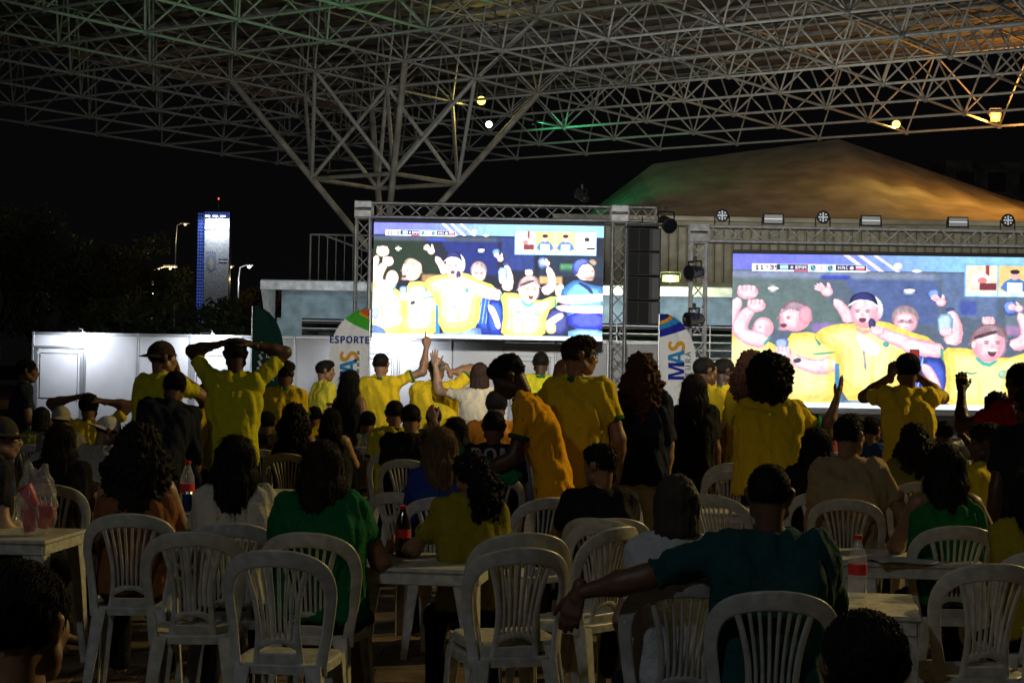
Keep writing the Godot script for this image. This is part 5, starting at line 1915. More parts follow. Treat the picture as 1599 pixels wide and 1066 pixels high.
	PEOPLE.append({"p": Vector3(0.421, 0, -11.324), "m": "stand", "yaw": 14, "label": "tall man in glasses and yellow jersey looking to the right", "shirt": Color(0.66, 0.47, 0.018), "hair": "flat", "skin": Color(0.3, 0.155, 0.085), "hy": 58, "trim": Color(0.02, 0.12, 0.04), "glasses": true, "hc": Color(0.03, 0.016, 0.01), "hem": 0.14, "w": 1.04, "ra": [0.3, -1, 0.02, -0.1, -0.75, -0.6, "relaxed"], "la": [0.3, -0.55, -0.8, -0.2, 0.9, -0.3, "relaxed"], "H": 1.832})
	PEOPLE.append({"p": Vector3(0.919, 0, -12.324), "m": "stand", "yaw": 0, "label": "woman with wavy auburn hair in navy shirt and cream trousers", "shirt": Color(0.012, 0.016, 0.035), "hair": "wavy", "skin": Color(0.42, 0.24, 0.15), "hc": Color(0.06, 0.022, 0.012), "f": true, "w": 1.05, "pants": Color(0.5, 0.44, 0.3), "sleeve": 0.9, "hem": 0.1, "H": 1.729})
	PEOPLE.append({"p": Vector3(1.410, 0, -13.527), "m": "stand", "yaw": 5, "label": "woman with very long dark curls in dark top beside the cultural banner", "shirt": Color(0.012, 0.011, 0.01), "hair": "longer", "skin": Color(0.16, 0.075, 0.04), "f": true, "hc": Color(0.012, 0.007, 0.005), "sleeve": 0.7, "H": 1.594})
	PEOPLE.append({"p": Vector3(1.567, 0, -14.540), "m": "stand", "yaw": 38, "label": "young man in yellow shirt with fade haircut looking at the big screen", "shirt": Color(0.66, 0.47, 0.018), "hair": "crop", "skin": Color(0.16, 0.075, 0.04), "hy": 20, "H": 1.746})
	PEOPLE.append({"p": Vector3(1.901, 0, -15.941), "m": "stand", "yaw": 40, "label": "young man in yellow jersey with green collar in profile at the screen edge", "shirt": Color(0.66, 0.47, 0.018), "hair": "crop", "skin": Color(0.075, 0.035, 0.02), "hy": 30, "trim": Color(0.02, 0.12, 0.04), "H": 1.751})
	PEOPLE.append({"p": Vector3(1.891, 0, -13.933), "m": "stand", "yaw": 30, "label": "person with curly reddish hair in yellow shirt behind the woman with the afro", "shirt": Color(0.66, 0.47, 0.018), "hair": "fluffy", "skin": Color(0.3, 0.155, 0.085), "hc": Color(0.06, 0.022, 0.012), "f": true, "hy": 30, "H": 1.779})
	PEOPLE.append({"p": Vector3(1.757, 0, -11.926), "m": "stand", "yaw": 12, "label": "woman with big black afro in yellow jersey with green cuffs clapping", "shirt": Color(0.66, 0.47, 0.018), "hair": "afro", "skin": Color(0.3, 0.155, 0.085), "f": true, "w": 1.3, "trim": Color(0.02, 0.22, 0.06), "ra": [0.75, -0.55, -0.5, 0.28, 0.95, -0.15, "open", -1, 0, -0.2], "la": [0.2, -0.5, -0.85, -0.5, 0.75, -0.4, "open", -1, 0, -0.2], "hem": 0.12, "ht": -2, "H": 1.681})
	PEOPLE.append({"p": Vector3(2.975, 0, -13.123), "m": "stand", "yaw": 0, "label": "man in yellow shirt filming the big screen with a phone held up", "shirt": Color(0.66, 0.47, 0.018), "hair": "short", "skin": Color(0.16, 0.075, 0.04), "ra": ["at", 0.125, -0.02, 0.24, 1, -0.75, 0.2, "grip", -0.7, 0, -0.7, -0.1, 1, -0.1], "la": ["at", 0.06, -0.03, 0.26, 1, -0.75, 0.2, "grip", -0.7, 0, -0.7, -0.2, 1, -0.1], "hem": 0.14, "H": 1.782})
	PEOPLE.append({"p": Vector3(3.368, 0, -11.373), "m": "stand", "yaw": -20, "label": "person in red top standing at the aisle with arm raised", "shirt": Color(0.4, 0.015, 0.012), "hair": "short", "skin": Color(0.075, 0.035, 0.02), "la": [0.4, -0.3, -0.8, -0.2, 0.9, -0.3, "relaxed"], "ra": [0.12, -0.95, -0.2, -0.15, -0.1, -1, "relaxed"], "lean": 8, "H": 1.714})
	PEOPLE.append({"p": Vector3(3.655, 0, -13.130), "m": "stand", "yaw": -10, "label": "person in mustard shirt half hidden by the person in red", "shirt": Color(0.45, 0.3, 0.01), "hair": "fluffy", "skin": Color(0.16, 0.075, 0.04), "f": true, "H": 1.49})
	PEOPLE.append({"p": Vector3(2.836, 0, -9.528), "m": "stand", "yaw": -10, "label": "person in black clothes standing in front of the person in red", "shirt": Color(0.012, 0.012, 0.016), "hair": "short", "skin": Color(0.075, 0.035, 0.02), "w": 1.1, "H": 1.57})
	PEOPLE.append({"p": Vector3(-3.679, 0, -14.388), "m": "sit", "yaw": 0, "label": "seated man with beige cap beside the tipped chair", "shirt": Color(0.2, 0.18, 0.15), "hair": "crop", "skin": Color(0.3, 0.155, 0.085), "cap": "cap_back", "capc": Color(0.3, 0.27, 0.22), "chair": "white plastic chair under the man with the beige cap", "H": 1.488})
	PEOPLE.append({"p": Vector3(-3.720, 0, -15.483), "m": "sit", "yaw": 4, "label": "seated man in yellow shirt folding both hands over his head", "shirt": Color(0.66, 0.47, 0.018), "hair": "short", "skin": Color(0.16, 0.075, 0.04), "ra": ["at", 0.12, 0.05, -0.02, 1, -0.2, 0.4, "relaxed", -0.5, -0.8, -0.1, -0.9, 0.35, 0.2], "la": ["at", 0.12, 0.08, -0.02, 1, 0.1, 0.25, "relaxed", -0.5, -0.8, -0.1, -0.9, 0.3, 0.2], "chair": "white plastic chair under the man folding hands over his head", "H": 1.693})
	PEOPLE.append({"p": Vector3(-2.971, 0, -12.506), "m": "sit", "yaw": 40, "label": "seated man in white cap turned backward and grey shirt", "shirt": Color(0.35, 0.33, 0.3), "hair": "crop", "skin": Color(0.3, 0.155, 0.085), "cap": "cap_back", "capc": Color(0.5, 0.5, 0.48), "lean": 14, "hp": 16, "hy": 20, "chair": "white plastic chair under the man in the white cap", "ra": [0.2, -0.95, -0.1, -0.45, -0.35, -0.85, "relaxed"], "la": [0.2, -0.95, -0.1, -0.45, -0.35, -0.85, "relaxed"], "H": 1.494})
	PEOPLE.append({"p": Vector3(-2.783, 0, -9.595), "m": "sit", "yaw": 72, "label": "seated man in dark hat and glasses in profile", "shirt": Color(0.02, 0.02, 0.025), "hair": "crop", "skin": Color(0.42, 0.24, 0.15), "cap": "hat", "capc": Color(0.05, 0.045, 0.04), "glasses": true, "chair": "white plastic chair under the man in hat and glasses", "ra": [0.2, -0.95, -0.1, -0.45, -0.35, -0.85, "relaxed"], "la": [0.2, -0.95, -0.1, -0.45, -0.35, -0.85, "relaxed"], "hy": 8, "H": 1.602})
	PEOPLE.append({"p": Vector3(-2.680, 0, -10.489), "m": "sit", "yaw": 0, "label": "seated woman with long dark hair behind the bag on the table", "shirt": Color(0.01, 0.01, 0.011), "hair": "long", "skin": Color(0.3, 0.155, 0.085), "f": true, "hc": Color(0.012, 0.008, 0.006), "chair": "white plastic chair under the long-haired woman behind the bag", "ra": [0.25, -0.8, -0.5, -0.3, -0.05, -0.95, "relaxed"], "la": [0.25, -0.8, -0.5, -0.3, -0.05, -0.95, "relaxed"], "H": 1.473})
	PEOPLE.append({"p": Vector3(-1.815, 0, -8.585), "m": "sit", "yaw": -4, "label": "seated woman with huge dark curly hair and one bare shoulder", "shirt": Color(0.2, 0.08, 0.03), "hair": "big", "skin": Color(0.42, 0.24, 0.15), "f": true, "hc": Color(0.009, 0.007, 0.006), "sleeve": 0, "chair": "white plastic chair under the woman with huge curly hair", "ra": [0.25, -0.8, -0.5, -0.3, -0.05, -0.95, "relaxed"], "la": [0.25, -0.8, -0.5, -0.3, -0.05, -0.95, "relaxed"], "w": 1.05, "H": 1.604})
	PEOPLE.append({"p": Vector3(-1.278, 0, -8.187), "m": "sit", "yaw": -6, "label": "seated woman with dark layered hair in off-white top", "shirt": Color(0.5, 0.45, 0.36), "hair": "long", "skin": Color(0.3, 0.155, 0.085), "f": true, "chair": "white plastic chair under the woman in off-white top", "ra": [0.25, -0.8, -0.5, -0.3, -0.05, -0.95, "relaxed"], "la": [0.25, -0.8, -0.5, -0.3, -0.05, -0.95, "relaxed"], "w": 1.04, "H": 1.553})
	PEOPLE.append({"p": Vector3(-0.827, 0, -7.787), "m": "sit", "yaw": 8, "label": "stout woman with long brown hair in bright green T-shirt", "shirt": Color(0.006, 0.11, 0.036), "hair": "long", "skin": Color(0.3, 0.155, 0.085), "f": true, "hc": Color(0.022, 0.012, 0.008), "w": 1.32, "chair": "white plastic chair stacked double behind the woman in green", "ra": [0.35, -0.85, -0.35, -0.1, -0.35, -0.9, "relaxed"], "la": [0.2, -0.95, -0.1, -0.45, -0.35, -0.85, "relaxed"], "shorts": true, "hy": -6, "bottom": "shorts", "H": 1.552})
	PEOPLE.append({"p": Vector3(-1.790, 0, -14.586), "m": "sit", "yaw": 6, "label": "seated woman with rounded dark hair and black sleeveless top", "shirt": Color(0.01, 0.01, 0.011), "hair": "fluffy", "skin": Color(0.3, 0.155, 0.085), "f": true, "sleeve": 0, "la": [0.25, -0.6, -0.6, -0.1, 0.85, -0.35, "relaxed"], "chair": "white plastic chair under the woman in black sleeveless top", "H": 1.587})
	PEOPLE.append({"p": Vector3(-1.952, 0, -17.490), "m": "sit", "yaw": 0, "label": "seated person in yellow between two dark-haired women", "shirt": Color(0.66, 0.47, 0.018), "hair": "short", "skin": Color(0.16, 0.075, 0.04), "chair": "white plastic chair under the seated person in yellow between two women", "H": 1.425})
	PEOPLE.append({"p": Vector3(-1.567, 0, -15.389), "m": "sit", "yaw": 5, "label": "seated woman with straight dark hair and strapless top beside the standing woman", "shirt": Color(0.02, 0.018, 0.018), "hair": "long", "skin": Color(0.42, 0.24, 0.15), "f": true, "sleeve": 0, "hc": Color(0.01, 0.008, 0.007), "chair": "white plastic chair under the woman in strapless top", "ra": [0.25, -0.8, -0.5, -0.3, -0.05, -0.95, "relaxed"], "H": 1.483})
	PEOPLE.append({"p": Vector3(-2.105, 0, -15.190), "m": "sit", "yaw": 0, "label": "seated dark-haired person behind the woman in black sleeveless top", "shirt": Color(0.02, 0.02, 0.024), "hair": "short", "skin": Color(0.16, 0.075, 0.04), "chair": "white plastic chair in front of the woman in black sleeveless top", "H": 1.424})
	PEOPLE.append({"p": Vector3(-1.004, 0, -15.183), "m": "sit", "yaw": -4, "label": "seated man with close-cropped hair in yellow and black shirt", "shirt": Color(0.5, 0.42, 0.02), "hair": "crop", "skin": Color(0.3, 0.155, 0.085), "trim": Color(0.01, 0.01, 0.011), "chair": "white plastic chair under the cropped man in yellow and black", "H": 1.681})
	PEOPLE.append({"p": Vector3(-0.794, 0, -13.984), "m": "sit", "yaw": 6, "label": "seated broad man with shaved head in plain black T-shirt", "shirt": Color(0.01, 0.01, 0.011), "hair": "crop", "skin": Color(0.3, 0.155, 0.085), "w": 1.15, "chair": "white plastic chair with solid back under the man in black T-shirt", "ra": [0.25, -0.8, -0.5, -0.3, -0.05, -0.95, "relaxed"], "H": 1.665})
	PEOPLE.append({"p": Vector3(-0.736, 0, -16.789), "m": "sit", "yaw": 0, "label": "seated dark-haired person in front of the stout standing man", "shirt": Color(0.02, 0.02, 0.022), "hair": "short", "skin": Color(0.075, 0.035, 0.02), "chair": "white plastic chair in front of the stout standing man", "H": 1.474})
	PEOPLE.append({"p": Vector3(-0.392, 0, -9.987), "m": "sit", "yaw": -3, "label": "seated woman with straight blonde-streaked hair in royal blue top", "shirt": Color(0.02, 0.04, 0.22), "hair": "long", "skin": Color(0.42, 0.24, 0.15), "f": true, "hc": Color(0.14, 0.085, 0.04), "chair": "white plastic chair under the blonde-streaked woman", "ra": [0.25, -0.8, -0.5, -0.3, -0.05, -0.95, "relaxed"], "la": [0.25, -0.8, -0.5, -0.3, -0.05, -0.95, "relaxed"], "H": 1.542})
	PEOPLE.append({"p": Vector3(-0.392, 0, -12.588), "m": "sit", "yaw": 8, "label": "seated woman with dark hair in beige shirt with white sleeve bands", "shirt": Color(0.45, 0.4, 0.22), "hair": "long", "skin": Color(0.3, 0.155, 0.085), "f": true, "trim": Color(0.6, 0.6, 0.58), "chair": "white plastic chair under the woman in beige shirt", "ra": [0.25, -0.8, -0.5, -0.3, -0.05, -0.95, "relaxed"], "H": 1.518})
	PEOPLE.append({"p": Vector3(-0.129, 0, -15.578), "m": "sit", "yaw": 0, "label": "seated man with round dark hair in orange patterned shirt stretching an arm", "shirt": Color(0.55, 0.2, 0.02), "hair": "short", "skin": Color(0.16, 0.075, 0.04), "la": [0.8, -0.5, -0.2, 0.35, 0.8, -0.3, "relaxed"], "chair": "white plastic chair under the man in orange patterned shirt", "H": 1.871})
	PEOPLE.append({"p": Vector3(-0.116, 0, -12.183), "m": "sit", "yaw": 0, "label": "seated boy in navy jersey with grey letters ROM", "shirt": Color(0.01, 0.014, 0.035), "hair": "crop", "skin": Color(0.16, 0.075, 0.04), "chair": "white plastic chair under the boy in navy lettered jersey", "H": 1.667})
	PEOPLE.append({"p": Vector3(-0.184, 0, -8.188), "m": "sit", "yaw": -8, "label": "girl with thick curly ponytail in olive-yellow T-shirt", "shirt": Color(0.24, 0.2, 0.014), "hair": "ponytail", "skin": Color(0.3, 0.155, 0.085), "f": true, "hc": Color(0.006, 0.005, 0.005), "la": [0.55, -0.8, -0.45, 0.35, -0.05, -0.95, "relaxed"], "ra": [0.25, -0.8, -0.5, -0.3, -0.05, -0.95, "relaxed"], "hy": -14, "hp": 4, "trim": Color(0.2, 0.2, 0.02), "H": 1.431})
	PEOPLE.append({"p": Vector3(0.450, 0, -8.789), "m": "sit", "yaw": -12, "label": "seated young man in black T-shirt with face turned left", "shirt": Color(0.01, 0.01, 0.011), "hair": "top", "skin": Color(0.3, 0.155, 0.085), "hy": -30, "chair": "white plastic chair under the young man in black T-shirt", "ra": [0.25, -0.8, -0.5, -0.3, -0.05, -0.95, "relaxed"], "la": [0.25, -0.8, -0.5, -0.3, -0.05, -0.95, "relaxed"], "H": 1.463})
	PEOPLE.append({"p": Vector3(0.601, 0, -6.339), "m": "sit", "yaw": -4, "label": "seated woman with thin grey-brown hair in white blouse and jeans", "shirt": Color(0.5, 0.5, 0.52), "hair": "bob", "skin": Color(0.42, 0.24, 0.15), "f": true, "hc": Color(0.045, 0.038, 0.032), "chair": "white plastic chair under the woman in white blouse", "ra": [0.2, -0.95, -0.1, -0.45, -0.35, -0.85, "relaxed"], "la": [0.2, -0.95, -0.1, -0.45, -0.35, -0.85, "relaxed"], "pants": Color(0.012, 0.02, 0.05), "w": 1.05, "H": 1.471})
	PEOPLE.append({"p": Vector3(0.894, 0, -6.035), "m": "sit", "yaw": 4, "label": "seated man in dark teal T-shirt resting an arm on the next chair", "shirt": Color(0.012, 0.06, 0.06), "hair": "crop", "skin": Color(0.16, 0.075, 0.04), "w": 1.14, "sleeve": 0.9, "la": [1, -0.34, 0.12, 0.8, -0.22, -0.1, "relaxed", -0.2, -0.2, -1, 0.3, -1, 0.1], "ra": [0.25, -0.8, -0.5, -0.3, -0.05, -0.95, "relaxed"], "chair": "white plastic chair under the man in dark teal T-shirt", "hy": 8, "H": 1.611})
	PEOPLE.append({"p": Vector3(2.003, 0, -10.381), "m": "sit", "yaw": 14, "label": "seated man in tan T-shirt leaning an elbow on the chair beside", "shirt": Color(0.3, 0.22, 0.12), "hair": "flat", "skin": Color(0.3, 0.155, 0.085), "hy": 26, "w": 1.06, "ra": [0.5, -0.85, 0, 0.15, -0.35, -0.9, "relaxed"], "chair": "white plastic chair under the man in tan T-shirt", "H": 1.763})
	PEOPLE.append({"p": Vector3(2.954, 0, -14.387), "m": "sit", "yaw": 20, "label": "seated person in blue shirt beyond the man in tan T-shirt", "shirt": Color(0.015, 0.04, 0.12), "hair": "short", "skin": Color(0.16, 0.075, 0.04), "chair": "white plastic chair beyond the man in tan T-shirt", "hy": 20, "H": 1.56})
	PEOPLE.append({"p": Vector3(1.912, 0, -10.987), "m": "sit", "yaw": 0, "label": "seated person all in black beside the clapping woman", "shirt": Color(0.008, 0.008, 0.009), "hair": "long", "skin": Color(0.16, 0.075, 0.04), "f": true, "chair": "white plastic chair under the person all in black", "H": 1.557})
	PEOPLE.append({"p": Vector3(2.150, 0, -8.687), "m": "sit", "yaw": 0, "label": "woman with long black hair in green top with yellow strap", "shirt": Color(0.01, 0.13, 0.03), "hair": "longer", "skin": Color(0.3, 0.155, 0.085), "f": true, "sleeve": 0, "w": 1.1, "chair": "white plastic chair under the woman in green top with yellow strap", "ra": [0.5, -0.85, -0.1, 0.05, -0.5, -0.8, "relaxed"], "la": [0.25, -0.8, -0.5, -0.3, -0.05, -0.95, "relaxed"], "H": 1.556})
	PEOPLE.append({"p": Vector3(2.800, 0, -12.187), "m": "sit", "yaw": 0, "label": "seated dark-haired woman in olive shirt under the man filming", "shirt": Color(0.16, 0.14, 0.03), "hair": "fluffy", "skin": Color(0.16, 0.075, 0.04), "f": true, "chair": "white plastic chair under the man filming", "H": 1.545})
	PEOPLE.append({"p": Vector3(3.576, 0, -14.488), "m": "sit", "yaw": 0, "label": "seated person in dark shirt lifting a hand with a white cup", "shirt": Color(0.015, 0.015, 0.018), "hair": "short", "skin": Color(0.075, 0.035, 0.02), "ra": ["at", 0.2, 0.02, 0.2, 0.8, -0.8, 0.2, "grip", -0.8, 0, -0.5, 0.1, 1, 0], "chair": "white plastic chair under the person lifting a cup", "H": 1.508})
	PEOPLE.append({"p": Vector3(2.879, 0, -10.587), "m": "sit", "yaw": -35, "label": "seated man with short curls in yellow shirt turned to the left", "shirt": Color(0.66, 0.47, 0.018), "hair": "top", "skin": Color(0.075, 0.035, 0.02), "hy": -25, "chair": "white plastic chair under the man turned to the left", "ra": [0.25, -0.8, -0.5, -0.3, -0.05, -0.95, "relaxed"], "la": [0.25, -0.8, -0.5, -0.3, -0.05, -0.95, "relaxed"], "H": 1.659})
	PEOPLE.append({"p": Vector3(2.257, 0, -7.590), "m": "sit", "yaw": 0, "label": "seated person in olive-yellow shirt at the end of the row", "shirt": Color(0.3, 0.24, 0.015), "hair": "long", "skin": Color(0.16, 0.075, 0.04), "f": true, "chair": "white plastic chair at the end of the row", "H": 1.42})
	PEOPLE.append({"p": Vector3(0.596, 0, -2.940), "m": "sit", "yaw": 0, "label": "dark short-haired head of a person sitting low in the foreground", "shirt": Color(0.012, 0.012, 0.014), "hair": "short", "skin": Color(0.16, 0.075, 0.04), "chair": "white plastic chair under the low foreground sitter", "c": 0.016, "H": 1.42})
	PEOPLE.append({"p": Vector3(-0.823, 0, -2.987), "m": "sit", "yaw": 10, "label": "dark short-haired man with one lit ear in the foreground corner", "shirt": Color(0.012, 0.012, 0.014), "hair": "short", "skin": Color(0.3, 0.155, 0.085), "chair": "white plastic chair under the foreground man with lit ear", "c": 0.016, "hy": 6, "H": 1.533})
	PEOPLE.append({"p": Vector3(-1.300, 0, -15.990), "m": "sit", "yaw": 0, "label": "seated dark-haired person in grey shirt beside the standing long-haired woman", "shirt": Color(0.12, 0.12, 0.13), "hair": "short", "skin": Color(0.16, 0.075, 0.04), "chair": "white plastic chair beside the standing long-haired woman", "H": 1.42})
	PEOPLE.append({"p": Vector3(0.417, 0, -16.389), "m": "sit", "yaw": 0, "label": "seated person in yellow half hidden by the man in orange", "shirt": Color(0.66, 0.47, 0.018), "hair": "crop", "skin": Color(0.16, 0.075, 0.04), "chair": "white plastic chair half hidden by the man in orange", "H": 1.483})
	PEOPLE.append({"p": Vector3(1.439, 0, -15.987), "m": "sit", "yaw": 0, "label": "seated woman with dark bob beside the cream trousers", "shirt": Color(0.2, 0.18, 0.16), "hair": "bob", "skin": Color(0.3, 0.155, 0.085), "f": true, "chair": "white plastic chair beside the cream trousers", "H": 1.54})
	PEOPLE.append({"p": Vector3(2.543, 0, -15.585), "m": "sit", "yaw": 8, "label": "seated man in yellow shirt below the clapping hands", "shirt": Color(0.66, 0.47, 0.018), "hair": "crop", "skin": Color(0.075, 0.035, 0.02), "chair": "white plastic chair below the clapping hands", "H": 1.6})
	PEOPLE.append({"p": Vector3(3.036, 0, -16.590), "m": "sit", "yaw": 0, "label": "seated woman with dark hair before the big screen plinth", "shirt": Color(0.25, 0.05, 0.05), "hair": "bob", "skin": Color(0.16, 0.075, 0.04), "f": true, "chair": "white plastic chair before the big screen plinth", "H": 1.42})
	PEOPLE.append({"p": Vector3(3.293, 0, -15.387), "m": "sit", "yaw": 0, "label": "seated cropped man in navy beside the man filming", "shirt": Color(0.012, 0.016, 0.035), "hair": "crop", "skin": Color(0.075, 0.035, 0.02), "chair": "white plastic chair beside the man filming", "H": 1.54})
	PEOPLE.append({"p": Vector3(4.409, 0, -16.990), "m": "sit", "yaw": 0, "label": "seated person in white shirt beneath the laughing man on screen", "shirt": Color(0.5, 0.5, 0.48), "hair": "short", "skin": Color(0.16, 0.075, 0.04), "chair": "white plastic chair beneath the laughing man on screen", "H": 1.44})
	PEOPLE.append({"p": Vector3(-2.794, 0, -15.390), "m": "sit", "yaw": 0, "label": "seated person in dark shirt beneath the lamp-lit door", "shirt": Color(0.02, 0.02, 0.03), "hair": "short", "skin": Color(0.16, 0.075, 0.04), "chair": "white plastic chair beneath the lamp-lit door", "H": 1.42})
	PEOPLE.append({"p": Vector3(-4.107, 0, -15.390), "m": "sit", "yaw": 0, "label": "seated woman with bob under the framed door at the dark end", "shirt": Color(0.2, 0.2, 0.05), "hair": "bob", "skin": Color(0.16, 0.075, 0.04), "f": true, "chair": "white plastic chair under the framed door at the dark end", "H": 1.42})

# ---------------------------------------------------------------- the scene
func _ready() -> void:
	# camera
	var cam := Camera3D.new()
	cam.name = "camera"
	cam.position = V(0, 1.6, 0)
	cam.rotation = V(deg_to_rad(0.953), 0, deg_to_rad(0.973))
	cam.rotation_order = EULER_ORDER_YXZ
	cam.fov = 21.98
	cam.near = 0.05
	cam.far = 900.0
	cam.current = true
	add_child(cam)
	# night sky
	var env := Environment.new()
	env.background_mode = Environment.BG_SKY
	var sm := ProceduralSkyMaterial.new()
	sm.sky_top_color = Color(0.012, 0.013, 0.018)
	sm.sky_horizon_color = Color(0.03, 0.03, 0.034)
	sm.ground_bottom_color = Color(0.012, 0.012, 0.012)
	sm.ground_horizon_color = Color(0.03, 0.03, 0.034)
	sm.sun_angle_max = 0.0
	var sky := Sky.new()
	sky.sky_material = sm
	env.sky = sky
	env.background_energy_multiplier = 1.0
	env.tonemap_mode = Environment.TONE_MAPPER_LINEAR
	env.tonemap_exposure = 1.0
	env.sdfgi_enabled = true
	env.ssao_enabled = true
	env.ssil_enabled = true
	var we := WorldEnvironment.new()
	we.name = "environment"
	we.environment = env
	add_child(we)
	var moon := DirectionalLight3D.new()
	moon.name = "moon"
	moon.light_energy = 0.004
	moon.light_color = Color(0.8, 0.86, 1.0)
	moon.light_angular_distance = 0.5
	moon.shadow_enabled = true
	moon.rotation_degrees = V(-50, 30, 0)
	add_child(moon)

	textures_and_materials()
	ground()
	canopy()
	gymnasium()
	low_building()
	partition_wall()
	pylon()
	beyond()
	screens_and_trusses()
	lamps()
	banners()
	make_chair()
	make_table()
	crowd()
	place_people()
	furniture()

func textures_and_materials() -> void:
	folds.seed = 3
	folds.frequency = 1.0
	folds.fractal_octaves = 2
	wrinkle = NoiseTexture2D.new()
	var wn := FastNoiseLite.new()
	wn.seed = 8
	wn.frequency = 0.012
	wn.fractal_octaves = 5
	wn.domain_warp_enabled = true
	wn.domain_warp_amplitude = 25.0
	wrinkle.noise = wn
	wrinkle.width = 512
	wrinkle.height = 512
	wrinkle.seamless = true
	wrinkle.as_normal_map = true
	wrinkle.bump_strength = 10.0
	speckle = noise_tex(0.03, 0.82, 1.0, 256, 4, 2)
	var dirt := noise_tex(0.012, 0.72, 1.0, 512, 5, 11)
	var grime := noise_tex(0.006, 0.55, 1.05, 512, 6, 12)
	var rough := noise_tex(0.02, 0.35, 0.75, 256, 4, 13)
	var tri := func(m: StandardMaterial3D, t: Texture2D, s: float, world := false) -> StandardMaterial3D:
		m.albedo_texture = t
		m.uv1_triplanar = true
		m.uv1_world_triplanar = world
		m.uv1_scale = Vector3.ONE * s
		return m
	M.black_plastic = mat(0.012, 0.012, 0.013, 0.4)
	M.black_metal = mat(0.014, 0.014, 0.016, 0.5)
	M.grey_metal = mat(0.06, 0.06, 0.065, 0.4, 0.5)
	M.lens = mat(0.02, 0.022, 0.03, 0.08)
	M.alu = mat(0.62, 0.63, 0.65, 0.32, 1.0)
	M.alu_mat = mat(0.55, 0.56, 0.58, 0.45, 0.8)
	M.truss = tri.call(mat(0.6, 0.6, 0.6, 0.45, 0.55), dirt, 1.0, true)
	M.truss_white = tri.call(mat(0.82, 0.82, 0.82, 0.5), dirt, 1.0, true)
	M.chair = tri.call(mat(0.66, 0.65, 0.6, 0.36), dirt, 2.2)
	M.chair.roughness_texture = rough
	M.chair.roughness = 0.7
	M.chair_b = M.chair.duplicate()
	M.chair_b.albedo_color = lin(0.58, 0.58, 0.56)
	M.chair_b.uv1_offset = V(0.37, 0.61, 0.2)
	M.chair_c = M.chair.duplicate()
	M.chair_c.albedo_color = lin(0.66, 0.62, 0.52)
	M.chair_c.uv1_offset = V(0.71, 0.13, 0.5)
	M.frame = tri.call(mat(0.5, 0.49, 0.46, 0.6), dirt, 0.6, true)
	M.frame_warm = tri.call(mat(0.46, 0.42, 0.36, 0.65), grime, 0.5, true)
	M.frame_dark = mat(0.2, 0.19, 0.18, 0.6)
	M.deck = tri.call(mat(0.17, 0.14, 0.12, 0.75), grime, 0.12, true)
	M.concrete = tri.call(mat(0.32, 0.31, 0.29, 0.9), grime, 0.25, true)
	M.board = tri.call(mat(0.74, 0.74, 0.75, 0.22), noise_tex(0.01, 0.94, 1.0, 256, 3, 14), 0.6, true)
	M.white_paint = tri.call(mat(0.7, 0.72, 0.72, 0.6), dirt, 0.6, true)
	M.blue_wall = tri.call(mat(0.36, 0.5, 0.56, 0.8), dirt, 0.35, true)
	M.blue_trim = tri.call(mat(0.34, 0.44, 0.5, 0.8), dirt, 0.35, true)
	M.window_glass = mat(0.08, 0.085, 0.09, 0.06)
	M.louvre = mat(0.1, 0.08, 0.07, 0.5)
	M.rib = tri.call(mat(0.38, 0.37, 0.28, 0.55), dirt, 0.3, true)
	M.shell = tri.call(mat(0.5, 0.47, 0.38, 0.8), noise_tex(0.012, 0.72, 1.05, 512, 6, 31), 0.11, true)
	M.bark = mat(0.07, 0.05, 0.035, 0.9)
	M.leaf = mat(0.03, 0.045, 0.016, 0.7)
	M.leaf_brown_lit = mat(0.06, 0.048, 0.02, 0.7)  # brown of the lamplight put into the leaf colour
	for q in ["leaf", "leaf_brown_lit"]:
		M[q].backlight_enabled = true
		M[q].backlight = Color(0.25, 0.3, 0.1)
	M.blue_glow = glow(0.08, 0.16, 0.7, 0.28)
	M.crest_blue = mat(0.3, 0.34, 0.48, 0.6)
	M.crest_gold = mat(0.6, 0.54, 0.3, 0.6)
	M.par_led = glow(0.75, 0.78, 0.85, 0.5)
	M.strobe = mat(0.7, 0.72, 0.72, 0.4)
	M.strobe_lit = glow(0.9, 0.95, 1.0, 0.8)
	M.grille = mat(0.025, 0.025, 0.027, 0.8)
	M.red = mat(0.45, 0.012, 0.012, 0.4)

func ground() -> void:
	var m := mat(0.16, 0.11, 0.075, 0.75)
	m.albedo_texture = noise_tex(0.01, 0.5, 1.0, 512, 6, 21)
	m.uv1_triplanar = true
	m.uv1_world_triplanar = true
	m.uv1_scale = Vector3.ONE * 0.5
	var b := MB.new()
	b.face([V(-500, -0.012, 60), V(500, -0.012, 60), V(500, -0.012, -800), V(-500, -0.012, -800)])
	var g := struct("ground", b.mesh(), m)
	var tones := []
	for k in 4:
		var t: StandardMaterial3D = m.duplicate()
		t.albedo_color = lin(0.17 + 0.02 * k, 0.115 + 0.012 * k, 0.07 + 0.01 * k)
		tones.append(t)
	var rng := RandomNumberGenerator.new()
	rng.seed = 4
	var slab := boxmesh(V(0.592, 0.03, 0.392), 0.004)
	for r in 18:
		for c in 14:
			part("paving_slab", slab, tones[rng.randi() % 4], g, Transform3D(Basis(Vector3.UP, rng.randf_range(-0.004, 0.004)), V(-4.0 + c * 0.6 + (0.3 if r % 2 else 0.0), -0.0148 - rng.randf() * 0.002, -3.6 - r * 0.4)))

